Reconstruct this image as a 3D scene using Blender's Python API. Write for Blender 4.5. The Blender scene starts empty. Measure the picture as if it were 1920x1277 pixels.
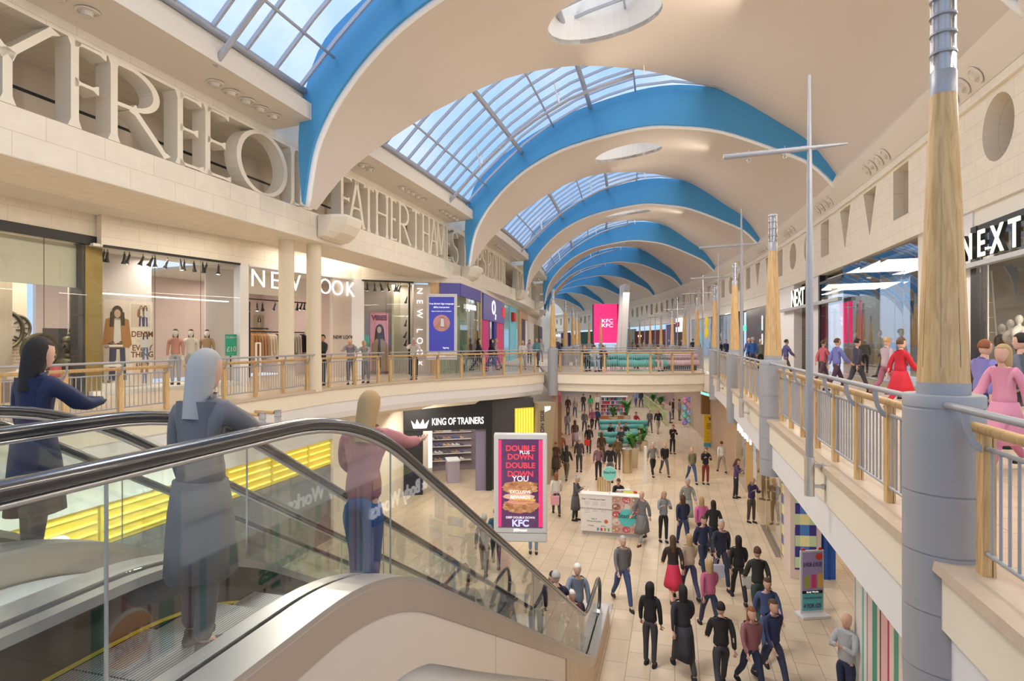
import bpy, bmesh, math, random
from mathutils import Vector, Matrix
from mathutils.geometry import tessellate_polygon
R_ = random.Random(7)
SC = bpy.context.scene
COL = SC.collection
F_ = 1110.0; CX = 960.0; CY = 638.5; EYE = 6.63
UF = 5.03      # upper floor level
# ---------------------------------------------------------------- plan curve of the mall
TAB = []
def _tab():
    x = y = 0.0; ds = .25
    n0 = int(20/ds)
    s = -20.0; h = math.radians(15.37)
    x = s*math.sin(h); y = s*math.cos(h)
    while s < 190:
        hh = math.radians(15.37 - max(0, s-20)*.23)
        TAB.append((s, x, y, hh))
        x += ds*math.sin(hh); y += ds*math.cos(hh); s += ds
_tab()
def W(s, v, z=0.0):
    i = (s+20)/.25; k = max(0, min(len(TAB)-2, int(i))); f = i-k
    a = TAB[k]; b = TAB[k+1]
    x = a[1]+(b[1]-a[1])*f; y = a[2]+(b[2]-a[2])*f; h = a[3]+(b[3]-a[3])*f
    return Vector((x+v*math.cos(h), y-v*math.sin(h), z))
def HD(s):
    return math.radians(15.37 - max(0, s-20)*.23)
def s_of(px, v, s0=.5, s1=175):
    t = (px-CX)/F_
    s = s0; p = W(s, v); last = None
    while s < s1:
        p = W(s, v)
        if p.y > .2:
            g = p.x/p.y - t
            if last is not None and last*g <= 0: return s
            last = g
        s += .1
    return s1
def zp(py, Y): return EYE-(py-CY)/F_*Y
def PZ(px, py, z):
    d = (EYE-z)*F_/(py-CY)
    return Vector(((px-CX)/F_*d, d, z))
def PD(px, d, z=0): return Vector(((px-CX)/F_*d, d, z))
# ---------------------------------------------------------------- materials
M = {}
def mat(name, col, rough=.6, metal=0, emit=0, spec=.5, noise=0, nscale=6, bump=0, bscale=20, ecol=None, coat=0):
    m = bpy.data.materials.new(name); m.use_nodes = True
    nt = m.node_tree; b = nt.nodes['Principled BSDF']
    b.inputs['Base Color'].default_value = (*col, 1)
    b.inputs['Roughness'].default_value = rough
    b.inputs['Metallic'].default_value = metal
    b.inputs['Specular IOR Level'].default_value = spec
    if coat: b.inputs['Coat Weight'].default_value = coat
    if emit:
        b.inputs['Emission Color'].default_value = (*(ecol or col), 1)
        b.inputs['Emission Strength'].default_value = emit
    if noise or bump:
        g = nt.nodes.new('ShaderNodeTexCoord')
    if noise:
        n = nt.nodes.new('ShaderNodeTexNoise'); n.inputs['Scale'].default_value = nscale
        n.inputs['Detail'].default_value = 5
        nt.links.new(g.outputs['Object'], n.inputs['Vector'])
        mx = nt.nodes.new('ShaderNodeMix'); mx.data_type = 'RGBA'
        mx.inputs[6].default_value = (*[c*(1-noise) for c in col], 1)
        mx.inputs[7].default_value = (*[min(1, c*(1+noise)) for c in col], 1)
        nt.links.new(n.outputs['Fac'], mx.inputs[0]); nt.links.new(mx.outputs[2], b.inputs['Base Color'])
    if bump:
        n2 = nt.nodes.new('ShaderNodeTexNoise'); n2.inputs['Scale'].default_value = bscale
        nt.links.new(g.outputs['Object'], n2.inputs['Vector'])
        bp = nt.nodes.new('ShaderNodeBump'); bp.inputs['Strength'].default_value = bump
        bp.inputs['Distance'].default_value = .02
        nt.links.new(n2.outputs['Fac'], bp.inputs['Height']); nt.links.new(bp.outputs[0], b.inputs['Normal'])
    M[name] = m
    return m
def brick(name, c1, c2, mortar, bw, bh, msize=.012, src='UV', rough=.6, rotz=0, offs=.5, noise=.06, spec=.5, bump=.3, nsc=3):
    m = bpy.data.materials.new(name); m.use_nodes = True
    nt = m.node_tree; L = nt.links; b = nt.nodes['Principled BSDF']
    b.inputs['Roughness'].default_value = rough; b.inputs['Specular IOR Level'].default_value = spec
    if src == 'UV':
        g = nt.nodes.new('ShaderNodeTexCoord'); out = g.outputs['UV']
    else:
        g = nt.nodes.new('ShaderNodeNewGeometry'); out = g.outputs['Position']
    mp = nt.nodes.new('ShaderNodeMapping'); mp.inputs['Rotation'].default_value = (0, 0, rotz)
    L.new(out, mp.inputs[0])
    br = nt.nodes.new('ShaderNodeTexBrick'); br.offset = offs
    br.inputs['Color1'].default_value = (*c1, 1); br.inputs['Color2'].default_value = (*c2, 1)
    br.inputs['Mortar'].default_value = (*mortar, 1); br.inputs['Scale'].default_value = 1
    br.inputs['Mortar Size'].default_value = msize; br.inputs['Mortar Smooth'].default_value = .1
    br.inputs['Brick Width'].default_value = bw; br.inputs['Row Height'].default_value = bh
    L.new(mp.outputs[0], br.inputs['Vector'])
    n = nt.nodes.new('ShaderNodeTexNoise'); n.inputs['Scale'].default_value = nsc; n.inputs['Detail'].default_value = 6
    L.new(mp.outputs[0], n.inputs['Vector'])
    mr = nt.nodes.new('ShaderNodeMapRange'); mr.inputs[3].default_value = 1-noise*2; mr.inputs[4].default_value = 1+noise*2
    L.new(n.outputs['Fac'], mr.inputs[0])
    mx = nt.nodes.new('ShaderNodeVectorMath'); mx.operation = 'SCALE'
    L.new(br.outputs['Color'], mx.inputs[0]); L.new(mr.outputs[0], mx.inputs['Scale'])
    L.new(mx.outputs[0], b.inputs['Base Color'])
    if bump:
        bp = nt.nodes.new('ShaderNodeBump'); bp.inputs['Strength'].default_value = bump; bp.inputs['Distance'].default_value = .005
        bp.invert = True
        L.new(br.outputs['Fac'], bp.inputs['Height']); L.new(bp.outputs[0], b.inputs['Normal'])
    M[name] = m
    return m
def glass(name, tint=(.95, .98, .97), refl=1.0, base=.03, rough=0.0):
    m = bpy.data.materials.new(name); m.use_nodes = True
    nt = m.node_tree; L = nt.links
    nt.nodes.remove(nt.nodes['Principled BSDF'])
    o = nt.nodes['Material Output']
    tr = nt.nodes.new('ShaderNodeBsdfTransparent'); tr.inputs[0].default_value = (*tint, 1)
    gl = nt.nodes.new('ShaderNodeBsdfGlossy'); gl.inputs['Roughness'].default_value = rough
    lw = nt.nodes.new('ShaderNodeLayerWeight'); lw.inputs[0].default_value = .5
    fr = nt.nodes.new('ShaderNodeMath'); fr.operation = 'POWER'; fr.inputs[1].default_value = 5; L.new(lw.outputs['Facing'], fr.inputs[0])
    ma = nt.nodes.new('ShaderNodeMath'); ma.operation = 'MULTIPLY_ADD'
    ma.inputs[1].default_value = refl; ma.inputs[2].default_value = base; ma.use_clamp = True
    L.new(fr.outputs[0], ma.inputs[0])
    mx = nt.nodes.new('ShaderNodeMixShader')
    L.new(ma.outputs[0], mx.inputs[0]); L.new(tr.outputs[0], mx.inputs[1]); L.new(gl.outputs[0], mx.inputs[2])
    L.new(mx.outputs[0], o.inputs[0])
    M[name] = m
    return m
mat('shell', (.64, .565, .505), .75); mat('blue', (.07, .33, .64), .55); mat('white', (.93, .93, .93), .5)
mat('cream', (.84, .76, .62), .6); mat('creamsoft', (.80, .72, .60), .7); mat('whitecove', (.80, .79, .80), .6)
mat('panel', (.80, .76, .70), .6); mat('taupe', (.62, .54, .47), .5); mat('ventpanel', (.74, .68, .60), .6)
mat('dark', (.02, .02, .022), .4); mat('black', (.012, .012, .014), .45); mat('charcoal', (.06, .06, .065), .5)
mat('steel', (.55, .55, .56), .32, .9); mat('steelgrey', (.38, .385, .41), .42, .3); mat('drumgrey', (.36, .36, .38), .5)
mat('stainless', (.66, .64, .62), .33, .85, noise=.08, nscale=1.5); mat('rubber', (.03, .03, .034), .22, coat=.6)
mat('cladding', (.74, .65, .56), .5); mat('whitegloss', (.78, .78, .78), .3)
mat('roofbar', (.45, .47, .54), .45, .3); mat('wcream', (.86, .82, .74), .6)
mat('teal', (.10, .42, .42), .45); mat('led', (1, 1, 1), emit=1.0, ecol=(1, .97, .92)); mat('ledsoft', (1, .97, .9), emit=1.4, ecol=(1, .96, .88))
mat('signwhite', (1, 1, 1), emit=.8, ecol=(1, 1, 1)); mat('signnext', (.95, 1, .85), emit=.8, ecol=(.95, 1, .84))
mat('yellowlit', (.80, .60, .05), emit=.18, ecol=(1, .68, .03)); mat('yellowtube', (1, .9, .2), emit=.7, ecol=(1, .85, .12))
mat('pinkled', (.95, .03, .2), emit=.75, ecol=(.95, .03, .17)); mat('coppertube', (.5, .36, .2), .35, .9)
mat('skin', (.62, .36, .26), .5); mat('skinb', (.30, .15, .09), .5); mat('eye', (.02, .015, .01), .2)
mat('glasstube', (.55, .55, .58), .15, .5); mat('greenled', (.15, .8, .4), emit=1)
mat('stainlessgold', (.62, .50, .32), .3, .85); mat('capglow', (.85, .86, .9), emit=.8, ecol=(.9, .93, 1)); mat('gold', (.45, .32, .11), .35, .7, noise=.15, nscale=3); mat('bronze', (.12, .11, .07), .35, .8, noise=.3, nscale=12)
mat('leaf', (.05, .22, .04), .5, noise=.3, nscale=10); mat('paper', (.85, .83, .8), .7)
mat('hoard', (.8, .75, .7), .6)
glass('glass', (.97, .985, .98), .9, .045); glass('glassgreen', (.84, .92, .88), .9, .08); glass('skyglass', (.97, .985, 1), .5, .01)
glass('glassmirror', (.9, .93, .95), .9, .30)
brick('stone', (.86, .79, .67), (.83, .76, .645), (.66, .58, .47), 1.1, .42, .006, noise=.04)
brick('stone_p', (.84, .77, .65), (.81, .745, .63), (.62, .55, .45), 1.1, .42, .006, noise=.04)
brick('tiles', (.70, .575, .425), (.64, .515, .37), (.30, .22, .15), .95, .475, .006, src='P', rotz=math.radians(15.37+90), rough=.28, noise=.10, bump=.1, nsc=1.2)
brick('tilesup', (.66, .54, .40), (.62, .5, .36), (.45, .37, .28), .9, .45, .006, src='P', rotz=math.radians(15.37), rough=.25, noise=.06, bump=.1)
brick('oldbrick', (.62, .5, .38), (.45, .36, .26), (.7, .62, .5), .3, .1, .02, noise=.2)
brick('darkstone', (.16, .12, .09), (.10, .075, .06), (.05, .04, .03), .7, .12, .02, noise=.25)
def woodmat():
    m = mat('oak', (.62, .40, .18), .42)
    nt = m.node_tree; L = nt.links; b = nt.nodes['Principled BSDF']
    g = nt.nodes.new('ShaderNodeTexCoord'); mp = nt.nodes.new('ShaderNodeMapping')
    mp.inputs['Scale'].default_value = (9, 9, .9); L.new(g.outputs['Object'], mp.inputs[0])
    n = nt.nodes.new('ShaderNodeTexNoise'); n.inputs['Scale'].default_value = 3; n.inputs['Detail'].default_value = 8; n.inputs['Distortion'].default_value = 1.2
    L.new(mp.outputs[0], n.inputs['Vector'])
    r = nt.nodes.new('ShaderNodeValToRGB'); e = r.color_ramp.elements
    e[0].position = .35; e[0].color = (.52, .32, .13, 1); e[1].position = .65; e[1].color = (.70, .47, .22, 1)
    L.new(n.outputs['Fac'], r.inputs[0]); L.new(r.outputs[0], b.inputs['Base Color'])
    mat('copingstone', (.55, .44, .33), .3, noise=.12, nscale=9)
woodmat()
def stripes(name, cols, width, axis='UV', rough=.5, emit=0):
    """flat colour bands across the U direction of the panel"""
    m = bpy.data.materials.new(name); m.use_nodes = True
    nt = m.node_tree; L = nt.links; b = nt.nodes['Principled BSDF']; b.inputs['Roughness'].default_value = rough
    g = nt.nodes.new('ShaderNodeTexCoord'); sx = nt.nodes.new('ShaderNodeSeparateXYZ'); L.new(g.outputs['UV'], sx.inputs[0])
    d = nt.nodes.new('ShaderNodeMath'); d.operation = 'DIVIDE'; d.inputs[1].default_value = width; L.new(sx.outputs[0], d.inputs[0])
    fr = nt.nodes.new('ShaderNodeMath'); fr.operation = 'FRACT'; L.new(d.outputs[0], fr.inputs[0])
    r = nt.nodes.new('ShaderNodeValToRGB'); r.color_ramp.interpolation = 'CONSTANT'
    el = r.color_ramp.elements
    tot = sum(c[1] for c in cols); p = 0
    for i, (c, w) in enumerate(cols):
        e = el[i] if i < 2 else el.new(p/tot)
        e.position = p/tot; e.color = (*c, 1); p += w
    L.new(fr.outputs[0], r.inputs[0]); L.new(r.outputs[0], b.inputs['Base Color'])
    M[name] = m; return m
def checks(name):
    m = bpy.data.materials.new(name); m.use_nodes = True
    nt = m.node_tree; L = nt.links; b = nt.nodes['Principled BSDF']; b.inputs['Roughness'].default_value = .5
    g = nt.nodes.new('ShaderNodeTexCoord'); sx = nt.nodes.new('ShaderNodeSeparateXYZ'); L.new(g.outputs['UV'], sx.inputs[0])
    outs = []
    for k, per in ((0, .5), (1, .6)):
        d = nt.nodes.new('ShaderNodeMath'); d.operation = 'DIVIDE'; d.inputs[1].default_value = per; L.new(sx.outputs[k], d.inputs[0])
        fr = nt.nodes.new('ShaderNodeMath'); fr.operation = 'FRACT'; L.new(d.outputs[0], fr.inputs[0])
        g2 = nt.nodes.new('ShaderNodeMath'); g2.operation = 'GREATER_THAN'; g2.inputs[1].default_value = .5; L.new(fr.outputs[0], g2.inputs[0])
        outs.append(g2.outputs[0])
    def mixc(f, a, bb):
        mx = nt.nodes.new('ShaderNodeMix'); mx.data_type = 'RGBA'; L.new(f, mx.inputs[0])
        for i, q in ((6, a), (7, bb)):
            if isinstance(q, tuple): mx.inputs[i].default_value = (*q, 1)
            else: L.new(q, mx.inputs[i])
        return mx.outputs[2]
    top = mixc(outs[0], (.05, .04, .28), (.08, .25, .68)); bot = mixc(outs[0], (.62, .80, .48), (.93, .90, .45))
    L.new(mixc(outs[1], top, bot), b.inputs['Base Color'])
    M[name] = m; return m
checks('gingham')
stripes('candy', [((.80, .80, .78), 1), ((.25, .5, .5), .5), ((.8, .8, .78), .6), ((.35, .15, .3), .2), ((.8, .68, .62), 1), ((.08, .32, .24), 1), ((.85, .66, .58), .5), ((.1, .03, .04), .25), ((.8, .5, .5), 1.2), ((.5, .02, .16), .3), ((.85, .66, .58), .8), ((.1, .35, .27), .8), ((.8, .7, .62), .9)], 2.2)
glass('glasslamp', (.86, .86, .88), 1.2, .12, .1); mat('lampcore', (.62, .62, .64), .4, emit=.12)
glass('glassesc', (.955, .985, .975), .95, .085); mat('cladsteel', (.60, .52, .45), .35, .6, noise=.08, nscale=2)
mat('darkskirt', (.015, .015, .017), .18, coat=.5); mat('yellowline', (.75, .55, .05), .5); mat('plinthwood', (.62, .47, .32), .4, noise=.15, nscale=5)
def treadmat():
    m = bpy.data.materials.new('treads'); m.use_nodes = True; nt = m.node_tree; L = nt.links; b = nt.nodes['Principled BSDF']
    g = nt.nodes.new('ShaderNodeNewGeometry'); mp = nt.nodes.new('ShaderNodeMapping'); mp.inputs['Rotation'].default_value = (0, 0, math.radians(15.37))
    L.new(g.outputs['Position'], mp.inputs[0]); sx = nt.nodes.new('ShaderNodeSeparateXYZ'); L.new(mp.outputs[0], sx.inputs[0])
    wv = nt.nodes.new('ShaderNodeMath'); wv.operation = 'MULTIPLY'; wv.inputs[1].default_value = 2*math.pi/.018; L.new(sx.outputs[0], wv.inputs[0])
    sn = nt.nodes.new('ShaderNodeMath'); sn.operation = 'SINE'; L.new(wv.outputs[0], sn.inputs[0])
    mr = nt.nodes.new('ShaderNodeMapRange'); mr.inputs[1].default_value = -1; L.new(sn.outputs[0], mr.inputs[0])
    mx = nt.nodes.new('ShaderNodeMix'); mx.data_type = 'RGBA'; mx.inputs[6].default_value = (.13, .13, .14, 1); mx.inputs[7].default_value = (.60, .60, .60, 1)
    L.new(mr.outputs[0], mx.inputs[0]); L.new(mx.outputs[2], b.inputs['Base Color']); b.inputs['Metallic'].default_value = .6; b.inputs['Roughness'].default_value = .35
    M['treads'] = m
treadmat()

mat('lip', (.45, .16, .13), .5); mat('manq', (.78, .74, .68), .35)
mat('stoneplain', (.84, .77, .65), .6, noise=.04, nscale=3)
mat('colcream', (.80, .70, .52), .55)
def cm(col, rough=.7, **k):
    key = 'c_%.2f_%.2f_%.2f_%s' % (*col, k.get('emit', 0))
    if key not in M: mat(key, col, rough, **k)
    return M[key]
# ---------------------------------------------------------------- mesh helper
def tag(o, label=None, cat=None, group=None, kind=None):
    if label: o['label'] = label
    if cat: o['category'] = cat
    if group: o['group'] = group
    if kind: o['kind'] = kind
    return o
def empty(name, loc=(0, 0, 0), label=None, cat=None, group=None, kind=None, rz=0):
    o = bpy.data.objects.new(name, None); COL.objects.link(o); o.location = loc; o.rotation_euler[2] = rz
    o.empty_display_size = .2
    return tag(o, label, cat, group, kind)
class MB:
    def __init__(s): s.v = []; s.f = []; s.m = []; s.uv = []; s.mats = []
    def mi(s, m):
        m = M[m] if isinstance(m, str) else m
        if m not in s.mats: s.mats.append(m)
        return s.mats.index(m)
    def add(s, vs, fs, m, uvs=None):
        k = len(s.v); i = s.mi(m)
        s.v += [tuple(p) for p in vs]
        for n, f in enumerate(fs):
            s.f.append([k+a for a in f]); s.m.append(i); s.uv.append(uvs[n] if uvs else None)
        return s
    def box(s, c, size, m, rz=0, T=None):
        x, y, z = [a/2 for a in size]
        vs = [Vector((a*x, b*y, d*z)) for d in (-1, 1) for a, b in ((-1, -1), (1, -1), (1, 1), (-1, 1))]
        if rz: vs = [Matrix.Rotation(rz, 3, 'Z') @ p for p in vs]
        vs = [p+Vector(c) for p in vs]
        if T is not None: vs = [T @ p for p in vs]
        return s.add(vs, [(3, 2, 1, 0), (4, 5, 6, 7), (0, 1, 5, 4), (1, 2, 6, 5), (2, 3, 7, 6), (3, 0, 4, 7)], m)
    def hexa(s, b4, t4, m):
        return s.add(list(b4)+list(t4), [(3, 2, 1, 0), (4, 5, 6, 7), (0, 1, 5, 4), (1, 2, 6, 5), (2, 3, 7, 6), (3, 0, 4, 7)], m)
    def prism(s, poly, z0, z1, m, T=None):
        """plan polygon (x,y) extruded in z"""
        n = len(poly)
        a = sum(poly[i][0]*poly[(i+1) % n][1]-poly[(i+1) % n][0]*poly[i][1] for i in range(n))
        if a < 0: poly = poly[::-1]
        vs = [Vector((p[0], p[1], z0)) for p in poly]+[Vector((p[0], p[1], z1)) for p in poly]
        if T is not None: vs = [T @ p for p in vs]
        tris = tessellate_polygon([[Vector((p[0], p[1], 0)) for p in poly]])
        fs = []
        for t in tris:
            q = [poly[i] for i in t]
            ar = (q[1][0]-q[0][0])*(q[2][1]-q[0][1])-(q[2][0]-q[0][0])*(q[1][1]-q[0][1])
            t = tuple(t) if ar > 0 else tuple(reversed(t))
            fs.append(tuple(i+n for i in t)); fs.append(tuple(reversed(t)))
        fs += [(i, (i+1) % n, n+(i+1) % n, n+i) for i in range(n)]
        return s.add(vs, fs, m)
    def tube(s, pts, r, m, n=8, cap=True, rad=None):
        pts = [Vector(p) for p in pts]; k = len(pts); vs = []; fs = []
        up = Vector((0, 0, 1)); pn = None
        for i, p in enumerate(pts):
            t = (pts[min(i+1, k-1)]-pts[max(i-1, 0)]).normalized()
            if pn is None:
                a = up if abs(t.dot(up)) < .95 else Vector((1, 0, 0))
                nn = (a-t*a.dot(t)).normalized()
            else:
                nn = pn-t*pn.dot(t)
                nn = nn.normalized() if nn.length > 1e-5 else pn
            pn = nn; bb = t.cross(nn); rr = rad[i] if rad else r
            if not isinstance(rr, tuple): rr = (rr, rr)
            for j in range(n):
                an = 2*math.pi*(j+.5)/n
                vs.append(p+nn*math.cos(an)*rr[0]+bb*math.sin(an)*rr[1])
        for i in range(k-1):
            for j in range(n):
                fs.append((i*n+j, i*n+(j+1) % n, (i+1)*n+(j+1) % n, (i+1)*n+j))
        if cap: fs.append(tuple(reversed(range(n)))); fs.append(tuple((k-1)*n+j for j in range(n)))
        return s.add(vs, fs, m)
    def lathe(s, prof, m, c=(0, 0, 0), n=24, sx=1, sy=1):
        vs = []; fs = []; k = len(prof); c = Vector(c)
        for r, z in prof:
            for j in range(n):
                a = 2*math.pi*j/n; vs.append(c+Vector((r*math.cos(a)*sx, r*math.sin(a)*sy, z)))
        for i in range(k-1):
            for j in range(n):
                fs.append((i*n+j, i*n+(j+1) % n, (i+1)*n+(j+1) % n, (i+1)*n+j))
        fs.append(tuple(reversed(range(n)))); fs.append(tuple((k-1)*n+j for j in range(n)))
        return s.add(vs, fs, m)
    def ball(s, c, r, m, n=10, T=None):
        r = r if isinstance(r, tuple) else (r, r, r)
        vs = []; fs = []; k = n//2+1
        for i in range(1, k-1+1):
            ph = math.pi*i/k
            for j in range(n):
                a = 2*math.pi*j/n
                vs.append(Vector((c[0]+r[0]*math.sin(ph)*math.cos(a), c[1]+r[1]*math.sin(ph)*math.sin(a), c[2]+r[2]*math.cos(ph))))
        q = k-1
        vs.append(Vector((c[0], c[1], c[2]+r[2]))); vs.append(Vector((c[0], c[1], c[2]-r[2])))
        for i in range(q-1):
            for j in range(n):
                fs.append((i*n+j, (i+1)*n+j, (i+1)*n+(j+1) % n, i*n+(j+1) % n))
        for j in range(n):
            fs.append((q*n, j, (j+1) % n)); fs.append((q*n+1, (q-1)*n+(j+1) % n, (q-1)*n+j))
        if T is not None: vs = [T @ p for p in vs]
        return s.add(vs, fs, m)
    def sweep(s, pts, prof, m, closed=True, caps=True, sd=None):
        """profile [(offset to the right of travel, z)] swept along a plan polyline"""
        P = [Vector((p[0], p[1])) for p in pts]; n = len(P); k = len(prof); vs = []; L = [0]
        for i in range(n):
            if i: L.append(L[-1]+(P[i]-P[i-1]).length)
            a = (P[i]-P[i-1]).normalized() if i else None
            b = (P[i+1]-P[i]).normalized() if i < n-1 else None
            t = ((a or b)+(b or a)).normalized()
            nr = Vector((t.y, -t.x))
            c = nr.dot(Vector(((a or b).y, -(a or b).x))); nr = nr/max(.4, c)
            for o, z in prof: vs.append(Vector((P[i].x+nr.x*o, P[i].y+nr.y*o, z)))
        pl = [0]
        for j in range(k):
            q = prof[(j+1) % k]; pl.append(pl[-1]+math.hypot(q[0]-prof[j][0], q[1]-prof[j][1]))
        fs = []; uv = []
        for i in range(n-1):
            for j in range(k if closed else k-1):
                j2 = (j+1) % k
                fs.append((i*k+j, (i+1)*k+j, (i+1)*k+j2, i*k+j2))
                vert = abs(prof[j][0]-prof[j2][0]) < abs(prof[j][1]-prof[j2][1])
                va, vb = (prof[j][1], prof[j2][1]) if vert else (pl[j], pl[j+1])
                uv.append(((L[i], va), (L[i+1], va), (L[i+1], vb), (L[i], vb)))
        if closed and caps:
            tr = tessellate_polygon([[Vector((o, z, 0)) for o, z in prof]])
            for t in tr:
                fs.append(tuple(t)); uv.append(tuple(prof[i] for i in t))
                fs.append(tuple((n-1)*k+i for i in reversed(t))); uv.append(tuple(prof[i] for i in reversed(t)))
        return s.add(vs, fs, m, uv)
    def build(s, name, parent=None, smooth=False, kind=None, label=None, cat=None, group=None, fix=False, bevel=0):
        me = bpy.data.meshes.new(name)
        off = Vector((0, 0, 0))
        if parent:
            q = parent
            while q: off += q.location; q = q.parent
        me.from_pydata([tuple(Vector(p)-off) for p in s.v], [], s.f)
        for m in s.mats: me.materials.append(m)
        me.polygons.foreach_set('material_index', s.m)
        uvl = me.uv_layers.new(name='UVMap')
        if any(u for u in s.uv):
            for p in me.polygons:
                u = s.uv[p.index]
                if u:
                    for a, li in zip(u, p.loop_indices): uvl.data[li].uv = a
        if fix:
            bm = bmesh.new(); bm.from_mesh(me); bmesh.ops.recalc_face_normals(bm, faces=bm.faces[:]); bm.to_mesh(me); bm.free()
        if smooth: me.polygons.foreach_set('use_smooth', [True]*len(me.polygons))
        me.update()
        o = bpy.data.objects.new(name, me); COL.objects.link(o)
        if parent: o.parent = parent
        if bevel:
            b = o.modifiers.new('b', 'BEVEL'); b.width = bevel; b.segments = 2; b.limit_method = 'ANGLE'
        if smooth == 2:
            try: me.set_sharp_from_angle(angle=.7)
            except Exception: pass
        return tag(o, label, cat, group, kind)
def copy_tree(o, loc=None, rz=None, parent=None):
    c = o.copy(); COL.objects.link(c)
    if parent: c.parent = parent
    if loc is not None: c.location = loc
    if rz is not None: c.rotation_euler[2] = rz
    for ch in list(o.children): copy_tree(ch, parent=c)
    return c
def smoothpoly(pts, n=6):
    """Catmull-Rom through plan points"""
    P = [Vector(p) for p in pts]; out = []
    for i in range(len(P)-1):
        a = P[max(0, i-1)]; b = P[i]; c = P[i+1]; d = P[min(len(P)-1, i+2)]
        for k in range(n):
            t = k/n
            out.append(.5*((2*b)+(c-a)*t+(2*a-5*b+4*c-d)*t*t+(3*b-a-3*c+d)*t**3))
    out.append(P[-1]); return out
def along(s0, s1, v, ds=1.0):
    n = max(1, int(math.ceil(abs(s1-s0)/ds)))
    return [W(s0+(s1-s0)*i/n, v) for i in range(n+1)]
def resample(pts, step):
    P = [Vector((p[0], p[1])) for p in pts]; out = [P[0]]; acc = 0
    tot = sum((P[i+1]-P[i]).length for i in range(len(P)-1)); n = max(1, round(tot/step)); st = tot/n
    tgt = st; cum = 0
    for i in range(len(P)-1):
        l = (P[i+1]-P[i]).length
        while tgt <= cum+l+1e-6 and len(out) < n+1:
            out.append(P[i].lerp(P[i+1], (tgt-cum)/l)); tgt += st
        cum += l
    return out
def text_mesh(body, size=1, ext=.02, space=1, bold=0, align='CENTER'):
    c = bpy.data.curves.new('t', 'FONT'); c.body = body; c.size = size; c.extrude = ext; c.offset = bold
    c.align_x = align; c.align_y = 'CENTER'; c.space_character = space; c.resolution_u = 4
    o = bpy.data.objects.new('t', c); COL.objects.link(o)
    dg = bpy.context.evaluated_depsgraph_get(); dg.update()
    me = bpy.data.meshes.new_from_object(o.evaluated_get(dg)); bpy.data.objects.remove(o); bpy.data.curves.remove(c)
    return me
class Wall:
    """vertical plane through two plan points, left to right as the viewer sees it"""
    def __init__(s, a, b):
        s.a = Vector((a[0], a[1], 0)); s.b = Vector((b[0], b[1], 0)); s.d = (s.b-s.a).normalized(); s.L = (s.b-s.a).length
        s.n = Vector((s.d.y, -s.d.x, 0))
    def u(s, px):
        t = (px-CX)/F_
        return (t*s.a.y-s.a.x)/(s.d.x-t*s.d.y)
    def p(s, u, z, o=0): 
        q = s.a+s.d*u+s.n*o; return Vector((q.x, q.y, z))
    def z(s, px, py): return zp(py, s.p(s.u(px), 0).y)
    def box(s, mb, u0, u1, z0, z1, o0, o1, m):
        b4 = [s.p(u0, z0, o1), s.p(u1, z0, o1), s.p(u1, z0, o0), s.p(u0, z0, o0)]
        t4 = [s.p(u0, z1, o1), s.p(u1, z1, o1), s.p(u1, z1, o0), s.p(u0, z1, o0)]
        k = len(mb.f); mb.hexa(b4, t4, m)
        mb.uv[k+2] = ((u0, z0), (u1, z0), (u1, z1), (u0, z1))
        return mb
    def panel(s, name, u0, u1, z0, z1, o0, o1, m, **k):
        return s.box(MB(), u0, u1, z0, z1, o0, o1, m).build(name, **k)
    def text(s, body, u, z, size, m, o=.03, ext=.015, space=1, bold=0, parent=None, name='lettering', rot=0, sx=1, mirror=False, **k):
        me = text_mesh(body, size, ext, space, bold); me.name = name
        me.materials.clear(); me.materials.append(M[m] if isinstance(m, str) else m)
        T = Matrix(((s.d.x, 0, s.n.x), (s.d.y, 0, s.n.y), (0, 1, 0))).to_4x4() @ Matrix.Rotation(rot, 4, 'Z') @ Matrix.Diagonal((sx, 1, 1, 1))
        off = s.p(u, z, o)
        if parent:
            q = parent
            while q: off -= q.location; q = q.parent
        me.transform(Matrix.Translation(off) @ T)
        ob = bpy.data.objects.new(name, me); COL.objects.link(ob)
        if parent: ob.parent = parent
        return tag(ob, **k)
    def flat(s, mb, poly, o0, o1, m):
        """(u,z) polygon extruded outwards"""
        T = Matrix(((s.d.x, 0, s.n.x, s.a.x), (s.d.y, 0, s.n.y, s.a.y), (0, 1, 0, 0), (0, 0, 0, 1)))
        mb.prism(poly, o0, o1, m, T=T); return mb
# ================================================================ SETTING
VL, VR = -10.5, 6.9
SMAX = 158
TRIM = [0]
def trim():
    TRIM[0] += 1; return 'trim_%d' % TRIM[0]
# ground
mb = MB(); mb.add([(-60, -25, 0), (70, -25, 0), (70, 190, 0), (-60, 190, 0)], [(0, 1, 2, 3)], 'tiles')
mb.add([(-60, -25, -.3), (70, -25, -.3), (70, 190, -.3), (-60, 190, -.3)], [(3, 2, 1, 0)], 'tiles')
mb.build('floor', kind='structure')
# darker stone bands inlaid in the ground floor
for a, b in (((6.0, 14.3), (1.0, 15.4)), ((1.0, 15.4), (-6, 13.0)), ((6.0, 25.4), (2.0, 24.0)), ((11.5, 29.5), (5.4, 27.6))):
    a = Vector(a); b = Vector(b); t = (b-a).normalized(); n = Vector((-t.y, t.x))*.42
    mb = MB(); mb.prism([a-n, b-n, b+n, a+n], .0, .006, cm((.60, .47, .33), .3)); mb.build(trim(), kind='structure')
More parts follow.
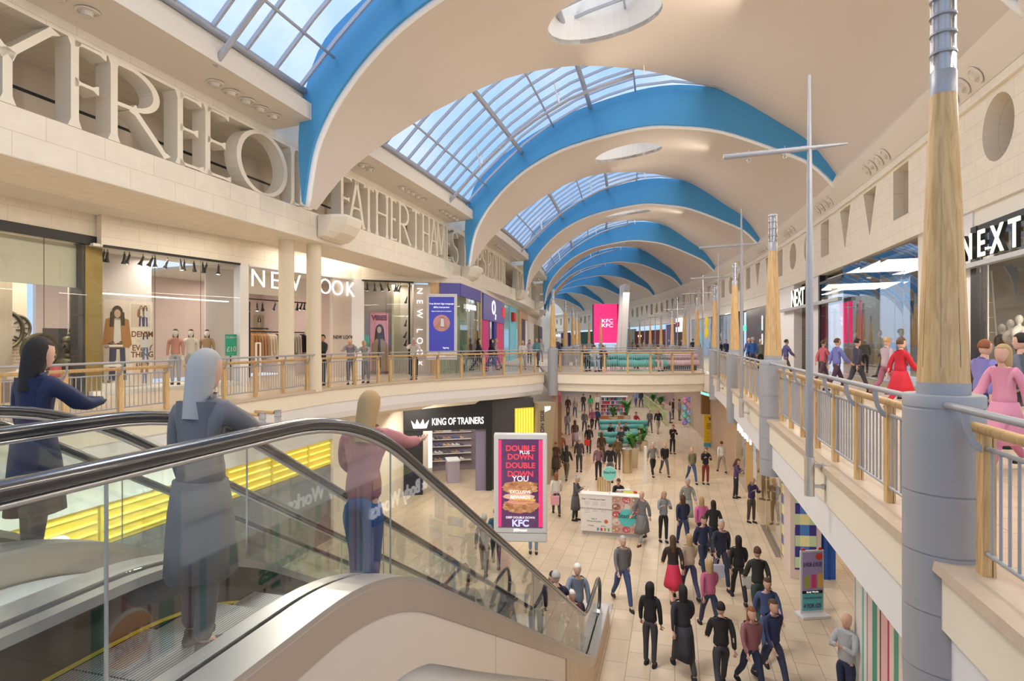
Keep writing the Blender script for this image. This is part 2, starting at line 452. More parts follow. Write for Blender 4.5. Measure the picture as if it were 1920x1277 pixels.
# --- upper floor: right walkway
PR = along(-8, 28.3, 1.775, 2)
PRfar = along(36.5, 75, 1.7, 2)
def slab_side(pts, o0, o1, name):
    MB().sweep(pts, [(o0+.05, 4.15), (o1, 4.15), (o1, 5.0), (o0+.05, 5.0)], 'whitecove').build(name, kind='structure', fix=True)
allR = along(-8, 75, 1.775, 2)
MB().sweep(allR, [(.05, 4.15), (6.3, 4.15), (6.3, 5.0), (.05, 5.0)], 'whitecove').build(trim(), kind='structure', fix=True)
MB().sweep(allR, [(.28, 5.001), (6.3, 5.001), (6.3, UF), (.28, UF)], 'tilesup').build('floor_upper_right', kind='structure', fix=True)
for pts in (PR, PRfar):
    MB().sweep(pts, [(0, 4.64), (.04, 4.64), (.04, 5.03), (0, 5.03)], 'cream').build(trim(), kind='structure', fix=True)
    MB().sweep(pts, [(-.05, 5.032), (.30, 5.032), (.30, 5.10), (-.04, 5.10)], 'copingstone').build(trim(), kind='structure', fix=True)
# --- left balcony, sweeping round to the bridge
PLL = along(-4, 17.0, -10.8, 2)[:-1]+smoothpoly([W(17.0, -10.8).xy, (-5.7, 19.6), (-4.5, 21.7), (-3.1, 23.5), (-1.3, 25.2), (.3, 26.8), (1.55, 28.6)], 5)
PLL = [Vector((p[0], p[1])) for p in PLL]
back = [W(38, -12.5).xy, W(30, -17).xy, W(18, -19).xy, W(-4, -19).xy]
poly = [(p.x, p.y) for p in PLL]+[(1.7, 37)]+[(p.x, p.y) for p in back]
def inset(pts, o):
    mbx = MB(); P = [Vector((p[0], p[1])) for p in pts]; out = []
    for i, p in enumerate(P):
        a = P[max(0, i-1)]; b = P[min(len(P)-1, i+1)]; t = (b-a).normalized()
        out.append(p+Vector((t.y, -t.x))*o)
    return out
PLi = inset(PLL, -.06)
MB().prism([(p.x, p.y) for p in PLi]+[(1.7, 37)]+[(p.x, p.y) for p in back], 4.25, 5.0, 'whitecove').build(trim(), kind='structure')
PLj = inset(PLL, -.3)
MB().prism([(p.x, p.y) for p in PLj]+[(1.7, 37)]+[(p.x, p.y) for p in back], 5.001, UF, 'tilesup').build('floor_upper_left', kind='structure')
MB().sweep(PLL, [(-.06, 4.6), (0, 4.6), (0, 5.03), (-.06, 5.03)], 'cream').build(trim(), kind='structure', fix=True)
MB().sweep(PLL, [(-.30, 5.032), (.05, 5.032), (.04, 5.10), (-.30, 5.10)], 'copingstone').build(trim(), kind='structure', fix=True)
# curved lower cove and beige soffit of the left balcony
cv = [(-.08, 4.59)]+[(-.08-.35*(1-math.cos(a)), 4.59-.5*math.sin(a)) for a in (0, .4, .8, 1.2, 1.57)]
MB().sweep(PLL, [(-.03, 4.6), (-.05, 4.25), (-.12, 4.05), (-.6, 4.02), (-.6, 4.6)], 'whitecove').build(trim(), kind='structure', fix=True)
MB().sweep(PLL, [(-.55, 4.1), (-.75, 3.85), (-2.2, 3.8), (-2.2, 4.25), (-.55, 4.25)], 'creamsoft').build(trim(), kind='structure', fix=True)
MB().prism([(p.x, p.y) for p in inset(PLL, -2.1)]+[(1.7, 37)]+[(p.x, p.y) for p in back], 4.0, 4.24, 'creamsoft').build('ceiling_lower_left', kind='structure')
# --- bridge with the seating area
ARC = [Vector((1.75+(9.2-1.75)*t, 28.9-.55*t-1.05*4*t*(1-t)/1.0*.9)) for t in [i/14 for i in range(15)]]
ARC = [Vector((p.x, p.y)) for p in ARC]
bp = [(p.x, p.y+.06) for p in ARC]+[W(28.5, 1.8).xy[:], W(36.5, 1.8).xy[:], (W(36.5, -6.2).x, W(36.5, -6.2).y), (1.7, 36.5)]
bp = [(p[0], p[1]) for p in bp]
MB().prism(bp, 4.2, 5.0, 'creamsoft').build(trim(), kind='structure')
MB().prism([(p[0], p[1]+(.25 if i < 15 else 0)) for i, p in enumerate(bp)], 5.001, UF, 'tilesup').build('floor_upper_bridge', kind='structure')
MB().sweep(ARC, [(0, 4.57), (.05, 4.57), (.05, 5.03), (0, 5.03)], 'cream').build(trim(), kind='structure', fix=True)
MB().sweep(ARC, [(-.30, 5.032), (.08, 5.032), (.08, 5.10), (-.30, 5.10)], 'copingstone').build(trim(), kind='structure', fix=True)
MB().sweep(ARC, [(-.03, 4.57), (-.05, 4.35), (-.12, 4.18), (-.9, 4.12), (-.9, 4.57)], 'creamsoft').build(trim(), kind='structure', fix=True)
# far void edges, far slab
MB().sweep(along(36.5, 75, -6.2, 2), [(0, 4.2), (-8.5, 4.2), (-8.5, UF), (0, UF)], 'cream').build('floor_upper_left_far', kind='structure', fix=True)
MB().sweep([W(75, -12).xy, W(75, 8).xy], [(0, 4.2), (0, UF), (-80, UF), (-80, 4.2)], 'tilesup').build('floor_upper_far', kind='structure', fix=True)
MB().sweep([W(36.5, -6.2).xy, W(36.5, 1.7).xy], [(-.05, 5.03), (-.05, 5.1), (.25, 5.1), (.25, 5.03)], 'copingstone').build(trim(), kind='structure', fix=True)
# --- landing that carries the camera side of the escalators
MB().prism([W(-8, -12).xy[:], W(.75, -12).xy[:], W(.75, 1.8).xy[:], W(-8, 1.8).xy[:]], 4.2, 5.0, 'tilesup').build('floor_upper_landing', kind='structure')
# ================================================================ RIGHT FRIEZE with round, square and triangular openings
def frieze_cell(mb, s0, s1, kind, v=VR, z0=9.76, z1=12.22):
    c = (s0+s1)/2; zc = 11.36; out = [(s0, z0), (s1, z0), (s1, z1), (s0, z1)]
    if kind == 'O': inn = [(c+.68*math.cos(a*math.pi/12), zc+.74*math.sin(a*math.pi/12)) for a in range(24)]
    elif kind == 'Q': inn = [(c-.62, zc-.82), (c+.62, zc-.82), (c+.62, zc+.78), (c-.62, zc+.78)]
    else: inn = [(c-.04, zc-.85), (c+.04, zc-.85), (c+.68, zc+.76), (c-.68, zc+.76)]
    tr = tessellate_polygon([[Vector((*p, 0)) for p in out], [Vector((*p, 0)) for p in inn]])
    allp = out+inn; vs = [W(a, v, b) for a, b in allp]
    mb.add(vs, [tuple(t) for t in tr], 'stone', [tuple(allp[i] for i in t) for t in tr])
    n = len(inn); vs = [W(a, v, b) for a, b in inn]+[W(a, v+.75, b) for a, b in inn]
    mb.add(vs, [(i, (i+1) % n, n+(i+1) % n, n+i) for i in range(n)], 'stone_p')
mb = MB(); s = 14.05-2.9*6; seq = 'OQVVQO'; i = 0
# openings: near to far  O O Q V V Q | O O Q V V Q ...
pat = 'OOQVVQ'; k = 0
s0 = 14.05
cells = []
for j in range(-5, 50):
    a = s0+2.9*j; cells.append((a, a+2.9, pat[(j) % 6]))
for a, b, c in cells:
    if b < SMAX: frieze_cell(mb, a, b, c)
mb.build('wall_right_frieze', kind='structure')
PF = along(-2, SMAX, VR, 2)
MB().sweep(PF, [(0, 12.22), (-.10, 12.22), (-.10, 12.34), (0, 12.34), (0, 12.52), (.3, 12.52), (.3, 12.22)], 'stone').build(trim(), kind='structure', fix=True)
MB().sweep(PF, [(-.02, 12.52), (-.38, 13.0), (-.50, 13.2), (-.3, 13.6), (.3, 13.6), (.3, 12.52)], 'ventpanel').build(trim(), kind='structure', fix=True)
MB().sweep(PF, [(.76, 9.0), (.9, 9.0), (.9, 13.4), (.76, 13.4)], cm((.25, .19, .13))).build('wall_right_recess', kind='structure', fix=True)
MB().sweep(PF, [(0.002, 9.755), (0.002, 9.9), (3.0, 9.9), (3.0, 9.755)], 'wcream').build(trim(), kind='structure', fix=True)
# air nozzles on the right cornice
corn = empty('cornice_right', W(10, 6.6, 12.7), kind='structure')
def nozzle(p, nrm, par, r=.13):
    q = nrm.to_track_quat('Z', 'Y').to_matrix().to_4x4(); T = Matrix.Translation(p) @ q
    m2 = MB()
    def ring(prof, mm):
        vs = []; fs = []; n = 14
        for rr, z in prof:
            for j in range(n):
                a = 2*math.pi*j/n; vs.append(T @ Vector((rr*math.cos(a), rr*math.sin(a), z)))
        for i in range(len(prof)-1):
            for j in range(n): fs.append((i*n+j, i*n+(j+1) % n, (i+1)*n+(j+1) % n, (i+1)*n+j))
        fs.append(tuple((len(prof)-1)*n+j for j in range(n)))
        m2.add(vs, fs, mm)
    ring([(r*1.5, 0), (r*1.45, .02), (r*1.15, .02), (r*1.1, .0), (r*.8, .01), (r*.62, .09), (r*.5, .09)], 'ventpanel')
    ring([(r*.5, .092), (r*.48, .05)], 'black')
    return m2.build('air_nozzle', parent=par, smooth=False)
for b0 in (16.0, 22.0, 28.5, 35, 41.5, 48):
    for i in range(4):
        s = b0+i*.62; p = W(s, VR-.22, 12.75); h = HD(s)
        nozzle(p, Vector((-math.cos(h)*.8, math.sin(h)*.8, -.6)).normalized(), corn, .15)
# ================================================================ LEFT FRIEZE
PFL = along(-6, SMAX, VL, 2)
MB().sweep(PFL, [(0, 9.65), (0, 10.5), (-1.8, 10.5), (-1.8, 9.65)], 'stone').build('wall_left_frieze', kind='structure', fix=True)
MB().sweep(PFL, [(0, 12.1), (0, 12.34), (-1.8, 12.34), (-1.8, 12.1)], 'stone').build(trim(), kind='structure', fix=True)
MB().sweep(PFL, [(-1.8, 9.9), (-1.8, 12.4), (-2.0, 12.4), (-2.0, 9.9)], cm((.62, .54, .44))).build('wall_left_recess', kind='structure', fix=True)
MB().sweep(PFL, [(-1.78, 11.5), (-1.78, 11.56), (-1.80, 11.56), (-1.80, 11.5)], 'black').build(trim(), kind='structure', fix=True)
PCL = along(-6, 36, -12.0, 2)
MB().sweep(PCL, [(0, 10.3), (0, 10.45), (-8, 10.45), (-8, 10.3)], 'wcream').build('ceiling_left', kind='structure', fix=True)
SK = [-1.5, 13.8, 27.2, 42.5, 57.7, 73, 88, 103.5, 119, 134, 149]
MB().sweep(PFL, [(-.35, 12.3), (-.35, 13.5), (-.6, 13.5), (-.6, 12.3)], 'creamsoft').build('wall_left_upper', kind='structure', fix=True)
corl = empty('cornice_left', W(10, -9.8, 12.6), kind='structure')
for k in range(len(SK)-1):
    a, b = SK[k]+2.2, SK[k+1]-.02
    pts = along(a, b, VL, 2)
    MB().sweep(pts, [(0, 12.34), (1.3, 12.42), (1.3, 12.85), (1.0, 12.87), (1.0, 13.2), (.6, 13.2), (.6, 12.7), (0, 12.7)], 'ventpanel').build('cornice', parent=corl, fix=True)
    if k < 5:
        MB().tube([W(a+(b-a)*i/8, VL+1.08, 13.22) for i in range(9)], .09, 'roofbar').build('gutter_pipe', parent=corl, smooth=True)
        L = b-a
        for g in (.1, .5, .88):
            for i in range(5):
                s = a+L*g+(i-2.5)*.5
                if k == 0 and g == .1: continue
                if a < s < b and (k < 3 or i % 2 == 0): nozzle(W(s, VL+.62, 12.37), Vector((0, 0, -1)), corl, .13)
# ================================================================ SHELL ROOF
FP = [(-9.45, 10.2), (-9.25, 11.4), (-8.95, 12.2), (-8.4, 13.05), (-7.5, 14.0), (-6.3, 14.85), (-4.5, 15.6), (-1.5, 16.15), (.4, 16.05), (2.1, 15.7), (4.2, 14.8), (5.6, 14.07), (6.6, 13.0)]
RP = [(-9.45, 10.2, .03), (-9.0, 11.4, .09), (-8.36, 12.5, .165), (-7.7, 13.4, .23), (-6.83, 14.3, .3), (-5.4, 15.6, .42), (-3.5, 16.7, .58), (-1.0, 17.45, .79), (1.4, 17.7, .99), (2.6, 17.1, .99), (4.3, 15.9, .99), (5.6, 14.85, .99), (6.6, 13.4, .99)]
TP = [(-9.5, 10.3), (-9.6, 11.9), (-9.4, 13.2), (-8.8, 14.5), (-7.5, 15.5), (-6.0, 16.4), (-4.1, 17.2), (-1.5, 17.8), (.4, 17.85), (2.1, 17.4), (4.2, 15.95), (5.6, 14.85), (6.6, 13.4)]
FC = smoothpoly([(*p, 0) for p in FP], 4); RC = smoothpoly(RP, 4); TC = smoothpoly([(*p, 0) for p in TP], 4)
def boolean_cut(o, cutter):
    md = o.modifiers.new('c', 'BOOLEAN'); md.operation = 'DIFFERENCE'; md.object = cutter; md.solver = 'EXACT'
    dg = bpy.context.evaluated_depsgraph_get(); dg.update()
    me = bpy.data.meshes.new_from_object(o.evaluated_get(dg)); o.modifiers.clear(); o.data = me
    bpy.data.objects.remove(cutter)
for k in range(len(SK)-1):
    s0, s1 = SK[k], SK[k+1]; D = s1-s0; n = len(FC); NW = 6
    vs = []; fs = []
    for lay in (0, 1):
        for i in range(n):
            for j in range(NW+1):
                w = j/NW; f = FC[i]; r = RC[i]
                s = s0+D*r.z*w; v = f.x+(r.x-f.x)*w; z = f.y+(r.y-f.y)*w
                if lay:
                    z += .16; v -= .0
                    if f.x < -8: v -= .12
                vs.append(W(s, v, z))
    q = n*(NW+1)
    for i in range(n-1):
        for j in range(NW):
            a = i*(NW+1)+j; b = a+NW+1
            fs.append((a, b, b+1, a+1)); fs.append((q+a+1, q+b+1, q+b, q+a))
    for i in range(n-1):
        a = i*(NW+1); b = a+NW+1; fs.append((a, q+a, q+b, b))
        a += NW; b += NW; fs.append((b, q+b, q+a, a))
    for j in range(NW):
        fs.append((j+1, q+j+1, q+j, j)); a = (n-1)*(NW+1)+j; fs.append((a, q+a, q+a+1, a+1))
    mb = MB(); mb.add(vs, fs, 'shell'); o = mb.build('ceiling_shell', kind='structure', fix=True, smooth=2)
    if k < 8:
        c = W(s0+4.6, -2.1, 15)
        from mathutils.bvhtree import BVHTree
        bv = BVHTree.FromPolygons([v.co.copy() for v in o.data.vertices], [tuple(p.vertices) for p in o.data.polygons])
        cut = MB().lathe([(1.75, -1), (1.75, 5)], 'white', c=c, n=40).build('cut')
        boolean_cut(o, cut)
        for p in o.data.polygons: p.use_smooth = True
        try: o.data.set_sharp_from_angle(angle=.6)
        except Exception: pass
        m2 = MB(); vv = []; ff = []; N = 40
        zl = 16.15
        for z in (zl+.25, 18.9):
            for rr in (1.75, 1.85):
                for j in range(N):
                    a = 2*math.pi*j/N
                    x = c.x+rr*math.cos(a); y = c.y+rr*math.sin(a); h = bv.ray_cast(Vector((x, y, 9)), Vector((0, 0, 1))); vv.append((x, y, z if z > 18 else (h[0].z+.015 if h[0] else zl+.42)))
        for j in range(N):
            j2 = (j+1) % N
            ff += [(j, 2*N+j, 2*N+j2, j2), (N+j, N+j2, 3*N+j2, 3*N+j), (2*N+j, 3*N+j, 3*N+j2, 2*N+j2), (j, j2, N+j2, N+j)]
        m2.add(vv, ff, 'white'); m2.build('oculus_shaft', parent=o, smooth=False)
        MB().tube([(c.x, c.y, 18.6), (c.x, c.y, 18.7)], 1.8, 'capglow', n=40).build('oculus_glow_cap', parent=o)  # added cap closing the shaft; its glow stands in for daylight from above
    # white bead on the front edge
    MB().tube([W(s0-.03, p.x, p.y-.02) for p in FC], .09, 'white', n=6).build('edge_bead', parent=o, smooth=True)
    # blue fascia
    if k > 0:
        vs = []; fs = []
        for ds in (-.02, -.2):
            for f, t in zip(FC, TC): vs.append(W(s0+ds, f.x, f.y+.03)); vs.append(W(s0+ds, t.x, max(t.y, f.y+.06)))
        q = 2*n
        for i in range(n-1):
            a = 2*i
            fs += [(a, a+1, a+3, a+2), (q+a+2, q+a+3, q+a+1, q+a), (a+1, q+a+1, q+a+3, a+3), (a+2, q+a+2, q+a, a)]
        mb = MB(); mb.add(vs, fs, 'blue'); mb.build('blue_fascia', parent=o, fix=True)
# glazed bays between the shells
WN = [0]
GKN = [(-9.6, 12.9), (-9.4, 13.12), (-8, 14.55), (-6.5, 15.8), (-5, 16.75), (-3.5, 17.4), (-1.5, 17.85), (.4, 17.9), (2.2, 17.35)]
def prof_at(v):
    for (a, b), (c, d) in zip(GKN, GKN[1:]):
        if a <= v <= c: return b+(d-b)*(v-a)/(c-a)
    return 13.3
def prof_old(v):
    for i in range(len(TC)-1):
        if TC[i].x <= v <= TC[i+1].x:
            f = (v-TC[i].x)/(TC[i+1].x-TC[i].x+1e-9); return TC[i].y+(TC[i+1].y-TC[i].y)*f
    return 13.3
GV = [-9.35, -9.1, -8.8, -8.3, -7.5, -6.6, -5.5, -4.1, -2.8, -1.5, 0, 1.2, 2.1]
for k in range(0, 7):
    s0, s1 = SK[k]+.5, SK[k+1]-.25
    WN[0] += 1
    mb = MB(); ns = 6
    vs = []; fs = []
    for i in range(ns+1):
        for v in GV: vs.append(W(s0+(s1-s0)*i/ns, v, prof_at(v)+.12))
    m = len(GV)
    for i in range(ns):
        for j in range(m-1): fs.append((i*m+j, i*m+j+1, (i+1)*m+j+1, (i+1)*m+j))
    mb.add(vs, fs, 'skyglass'); win = mb.build('window_%d' % WN[0], kind='structure')
    md = win.modifiers.new('s', 'SOLIDIFY'); md.thickness = .012
    nb = 14 if k < 3 else 9
    for i in range(nb+1):
        s = s0+(s1-s0)*(i+.2)/(nb+.4)
        MB().tube([W(s, v, prof_at(v)+.06) for v in GV], .05, 'roofbar', n=4, rad=[(.07, .045)]*m).build('rafter', parent=win)
    for v, r in ((-8.5, .04), (-6.8, .10), (-5.3, .04), (-3.6, .10), (-1.6, .04)):
        MB().tube([W(s0+(s1-s0)*i/8, v, prof_at(v)-.05-r) for i in range(9)], r, 'roofbar', n=8).build('purlin', parent=win, smooth=True)
    sm = s1-3.2
    MB().tube([W(sm, v, prof_at(v)-.75) for v in GV if v < -1], .07, 'roofbar', n=8).build('arch_tube', parent=win, smooth=True)
    for v in (-7.9, -4.6, -1.2):
        for dz in (.0,):
            MB().tube([W(sm-.5, v, prof_at(v)-.05), W(sm, v+.1, prof_at(v)-.8), W(sm+.5, v, prof_at(v)-.05)], .025, 'white', n=5).build('tie_strut', parent=win)
# end wall of the mall
MB().sweep([W(SMAX, -14).xy, W(SMAX, 10).xy], [(0, 0), (0, 17), (-.4, 17), (-.4, 0)], 'creamsoft').build('wall_end', kind='structure', fix=True)
# ================================================================ LAMP COLUMNS (drum, oak shaft, glass lantern)
ORD = ['nearest', 'second nearest', 'third nearest', 'fourth nearest', 'fifth nearest', 'sixth nearest', 'seventh nearest', 'eighth nearest', 'ninth nearest', 'tenth nearest', 'eleventh nearest', 'twelfth nearest']
def make_column():
    t = empty('lamp_column')
    m = MB(); pr = [(.0, 3.98), (.24, 3.98)]
    for z in (4.3, 4.72, 5.13, 5.55): pr += [(.25, z-.006), (.243, z-.006), (.243, z+.006), (.25, z+.006)]
    pr += [(.25, 6.14), (.244, 6.145), (.244, 6.155), (.25, 6.16), (.25, 6.235), (.243, 6.245), (0, 6.245)]
    m.lathe(pr, 'drumgrey', n=48); m.build('drum', t, smooth=2)
    MB().lathe([(0, 6.24), (.163, 6.24), (.163, 6.33), (0, 6.33)], 'drumgrey', n=40).build('collar', t, smooth=2)
    m = MB(); n = 48; vs = []; fs = []
    zs = [6.33, 6.42, 6.421, 7.82, 7.821, 8.4]
    for i, z in enumerate(zs):
        r0 = .160-(z-6.33)/2.07*.078
        for j in range(n):
            g = False
            a = 2*math.pi*(j+.5)/n; rr = r0-(.012 if g else 0); vs.append((rr*math.cos(a), rr*math.sin(a), z))
    for i in range(len(zs)-1):
        for j in range(n): fs.append((i*n+j, i*n+(j+1) % n, (i+1)*n+(j+1) % n, (i+1)*n+j))
    fs.append(tuple((len(zs)-1)*n+j for j in range(n)))
    m.add(vs, fs, 'oak'); ws = m.build('wood_shaft', t)
    for j in range(8):
        a = 2*math.pi*(j*6+.5)/n
        r1 = .160-(6.44-6.33)/2.07*.078; r2 = .160-(7.82-6.33)/2.07*.078
        MB().tube([((r1-.002)*math.cos(a), (r1-.002)*math.sin(a), 6.44), ((r2-.002)*math.cos(a), (r2-.002)*math.sin(a), 7.80)], .0032, 'charcoal', n=4).build('groove_strip', ws)
    m = MB(); pr = [(0, 8.4), (.083, 8.4), (.083, 8.56), (.079, 8.565)]
    m.lathe(pr+[(.079, 8.57), (0, 8.57)], 'steelgrey', n=32); m.build('lantern_base', t, smooth=2)
    gt = MB().lathe([(.078, 8.57), (.078, 9.10), (.07, 9.10), (.07, 8.57)], 'glasslamp', n=32).build('glass_tube', t, smooth=2)
    MB().lathe([(0, 8.5), (.05, 8.5), (.05, 9.08), (0, 9.08)], 'lampcore', n=16).build('lamp_core', t, smooth=2)
    for z in (8.70, 8.84, 8.97, 9.09):
        MB().lathe([(.078, z-.008), (.085, z-.008), (.085, z+.008), (.078, z+.008)], 'steelgrey', n=32).build('lantern_ring', gt, smooth=2)
    MB().lathe([(0, 9.095), (.086, 9.095), (.086, 9.115), (0, 9.115)], 'steel', n=32).build('lantern_cap', t)
    return t
col0 = make_column(); first = [True]
def place_col(p, lab, grp):
    p = Vector((p[0], p[1], 0))
    o = col0 if first[0] else copy_tree(col0)
    first[0] = False; o.location = p; tag(o, lab, 'column', grp); return o
CS = [4.95+7.7*k for k in range(0, 12)]
for k, s in enumerate(CS):
    v = 1.87 if s < 34 else 1.75
    place_col(W(s, v), 'oak lamp column on grey drum along the right parapet, %s' % ORD[k] + (' of the row' if k else ', huge in front'), 'lamp columns on the right')
LC = [((1.98, 28.7), 'oak lamp column where the left balcony meets the bridge'), ((3.3, 36.6), 'oak lamp column just behind the bridge at its left end'),
      ((4.55, 44.4), 'oak lamp column beyond the bridge, left of the pink screen by two'), ((5.5, 50.5), 'slimmer looking oak lamp column close behind its twin left of the screen'),
      ((6.6, 58), 'distant oak lamp column before the dark green shopfront'), ((8.2, 63), 'distant oak lamp column just left of the pink screen'), ((9.9, 66), 'oak lamp column standing in front of the pink screen')]
for p, l in LC: place_col(p, l, 'lamp columns on the left')
# ================================================================ BALUSTRADES
def balustrade(pts, side, label, name='balustrade', step=.93, fine=True, posts=None, grp='balustrades around the upper floor', panels=True):
    """pts on the coping edge; side=+1: the void is on the right of travel"""
    P = resample(pts, step); n = len(P)
    c = P[n//2]; t = empty(name, (c.x, c.y, 5.1), label, 'balustrade', grp)
    def nrm(i):
        a = P[max(0, i-1)]; b = P[min(n-1, i+1)]; d = (b-a).normalized(); return d, Vector((d.y, -d.x))*side
    N = [nrm(i) for i in range(n)]
    ln = lambda o, z: [Vector((P[i].x+N[i][1].x*o, P[i].y+N[i][1].y*o, z)) for i in range(n)]
    d = -.15
    hp = ln(.0, 6.185); hp = [hp[0]-Vector((*N[0][0]*.16, 0))]+hp+[hp[-1]+Vector((*N[-1][0]*.16, 0))]
    MB().tube(hp, .024, 'steelgrey', n=10 if fine else 6).build('steel_handrail', t, smooth=True)
    wp = ln(d+.01, 6.05); wp = [wp[0]-Vector((*N[0][0]*.12, 0))]+wp+[wp[-1]+Vector((*N[-1][0]*.12, 0))]
    MB().tube(wp, .035, 'oak', n=10 if fine else 6).build('wooden_rail', t, smooth=True)
    for i in range(n):
        dd, nn = N[i]; rz = math.atan2(dd.y, dd.x)
        q = P[i]+nn*d
        m = MB()
        m.box((q.x, q.y, 5.56), (.095, .05, .92), 'oak', rz)
        m.box((q.x-nn.x*.04, q.y-nn.y*.04, 5.56), (.095, .018, .92), 'oak', rz)
        po = m.build('post', t)
        if fine:
            T = Matrix(((dd.x, nn.x, 0, q.x-dd.x*.06), (dd.y, nn.y, 0, q.y-dd.y*.06), (0, 0, 1, 0), (0, 0, 0, 1)))
            arc = []
            for a in range(7):
                an = a/6*1.45; arc.append((.155-.13*(1-math.cos(an)), 6.20-.30*math.sin(an)))
            inn = []
            for a in range(7):
                an = (6-a)/6*1.45; inn.append((.125-.10*(1-math.cos(an))-.02*(a/6), 6.17-.24*math.sin(an)*.9))
            vs = []; 
            for x in (-.006, .006):
                for y, z in arc+inn: vs.append(T @ Vector((x, y, z)))
            k = len(arc+inn); tr = tessellate_polygon([[Vector((y, z, 0)) for y, z in arc+inn]])
            fs = [tuple(a) for a in tr]+[tuple(k+b for b in reversed(a)) for a in tr]+[(j, (j+1) % k, k+(j+1) % k, k+j) for j in range(k)]
            m = MB(); m.add(vs, fs, 'steelgrey'); m.build('bracket', po, fix=True)
        if i < n-1 and panels:
            m = MB(); a = P[i]+N[i][1]*d; b = P[i+1]+N[i+1][1]*d; L = (b-a).length; u = (b-a)/L
            for z in (5.25, 5.93):
                A = a+u*.05; B = b-u*.05
                m.tube([(A.x, A.y, z), (B.x, B.y, z)], .016, 'steelgrey', n=8)
            nb = max(3, int(L/.10))
            for j in range(1, nb):
                p = a+u*(L*j/nb)
                m.tube([(p.x, p.y, 5.25), (p.x, p.y, 5.93)], .0095, 'steelgrey', n=6, cap=False)
            m.build('baluster_panel', t)
    return t
names = ['behind the near lamp column', 'between the nearest and second columns', 'between the second and third columns', 'between the third and fourth columns']
balustrade(along(-2.9, 4.55, 1.80, .93)[::-1][::-1], -1, 'grey and oak balustrade on the right parapet, closest bay at the frame edge')
for k in range(3):
    a, b = CS[k]+.42, CS[k+1]-.42
    balustrade(along(a, b, 1.80, .93), -1, 'grey and oak balustrade bay on the right parapet, %s' % names[k+1])
for k in range(4, 9):
    balustrade(along(CS[k]+.4, CS[k+1]-.4, 1.72, .93), -1, 'distant balustrade bay on the right parapet, number %d past the bridge' % (k-3), fine=False)
PB = [Vector((p.x, p.y)) for p in PLL]
# left balcony in three lengths
def cutlen(pts, a, b):
    out = []; cum = 0
    R = resample(pts, .3); n = len(R); return [R[i] for i in range(n) if a <= i*(sum((R[j+1]-R[j]).length for j in range(n-1))/(n-1)) <= b]
tot = sum((PB[i+1]-PB[i]).length for i in range(len(PB)-1))
balustrade(cutlen(PB, 2, 15), 1, 'grey and oak balustrade of the left balcony, behind the escalators', step=1.12)
balustrade(cutlen(PB, 15.3, 23.5), 1, 'grey and oak balustrade of the left balcony before the clothes shop doorway', step=1.15)
balustrade(cutlen(PB, 23.8, tot-.4), 1, 'curved grey and oak balustrade of the left balcony running up to the bridge', step=1.15)
balustrade([p for p in ARC[1:-1]], -1 if False else 1, 'grey and oak balustrade bowed along the front of the bridge', step=1.12)
balustrade([W(36.6, -6.0).xy, W(36.6, 1.4).xy], -1, 'balustrade on the far side of the bridge behind the seats', fine=False, step=1.1)
balustrade([W(75.2, -6.0).xy, W(75.2, 1.4).xy], 1, 'farthest cross balustrade in front of the last shops', fine=False, step=1.2)
balustrade(along(38, 74, -6.1, 1.2), 1, 'distant balustrade along the left of the second void', fine=False, step=1.3)
# ================================================================ BANNER MASTS on the right parapet
for k in range(9):
    s = 8.0+7.7*k
    if abs(s-31) < 3: pass
    p = W(s, 1.60); q = W(s, 1.78); nrmv = (q-p).normalized(); al = Vector((nrmv.y*-1, nrmv.x, 0))
    t = empty('banner_mast', (p.x, p.y, 4.75), 'tall grey tapering steel mast with crossbar on the right parapet, %s' % ORD[k], 'mast', 'banner masts')
    P3 = lambda z: Vector((p.x, p.y, z))
    MB().tube([P3(5.2), P3(7.5), P3(9.9)], .05, 'steelgrey', n=16, rad=[.045, .042, .017]).build('pole', t, smooth=2)
    MB().tube([P3(4.72), P3(5.2)], .058, 'stainless', n=16).build('sleeve', t, smooth=2)
    for z in (4.84, 5.10):
        m = MB(); m.box(((p.x+q.x)/2, (p.y+q.y)/2, z), (.16, .05, .035), 'stainless', math.atan2(nrmv.y, nrmv.x)); m.ball((q.x-nrmv.x*.03, q.y-nrmv.y*.03, z), .035, 'stainless', 8); m.build('wall_bracket', t)
    A = P3(8.97)-nrmv*1.0; B = P3(9.02)+nrmv*.42
    MB().tube([A, P3(9.0), B], .03, 'steelgrey', n=12, rad=[.034, .032, .014]).build('crossbar', t, smooth=2)
    for f in (.3, .72):
        c = A.lerp(P3(9.0), f)
        m = MB(); R = [c+Vector((0, 0, -.075))+nrmv*.022*math.cos(a)+Vector((0, 0, .022*math.sin(a))) for a in [i*math.pi/5 for i in range(11)]]
        m.tube(R, .005, 'steelgrey', n=5); m.tube([c+Vector((0, 0, .06)), c+Vector((0, 0, -.055))], .005, 'steelgrey', n=5); m.build('hook', t)
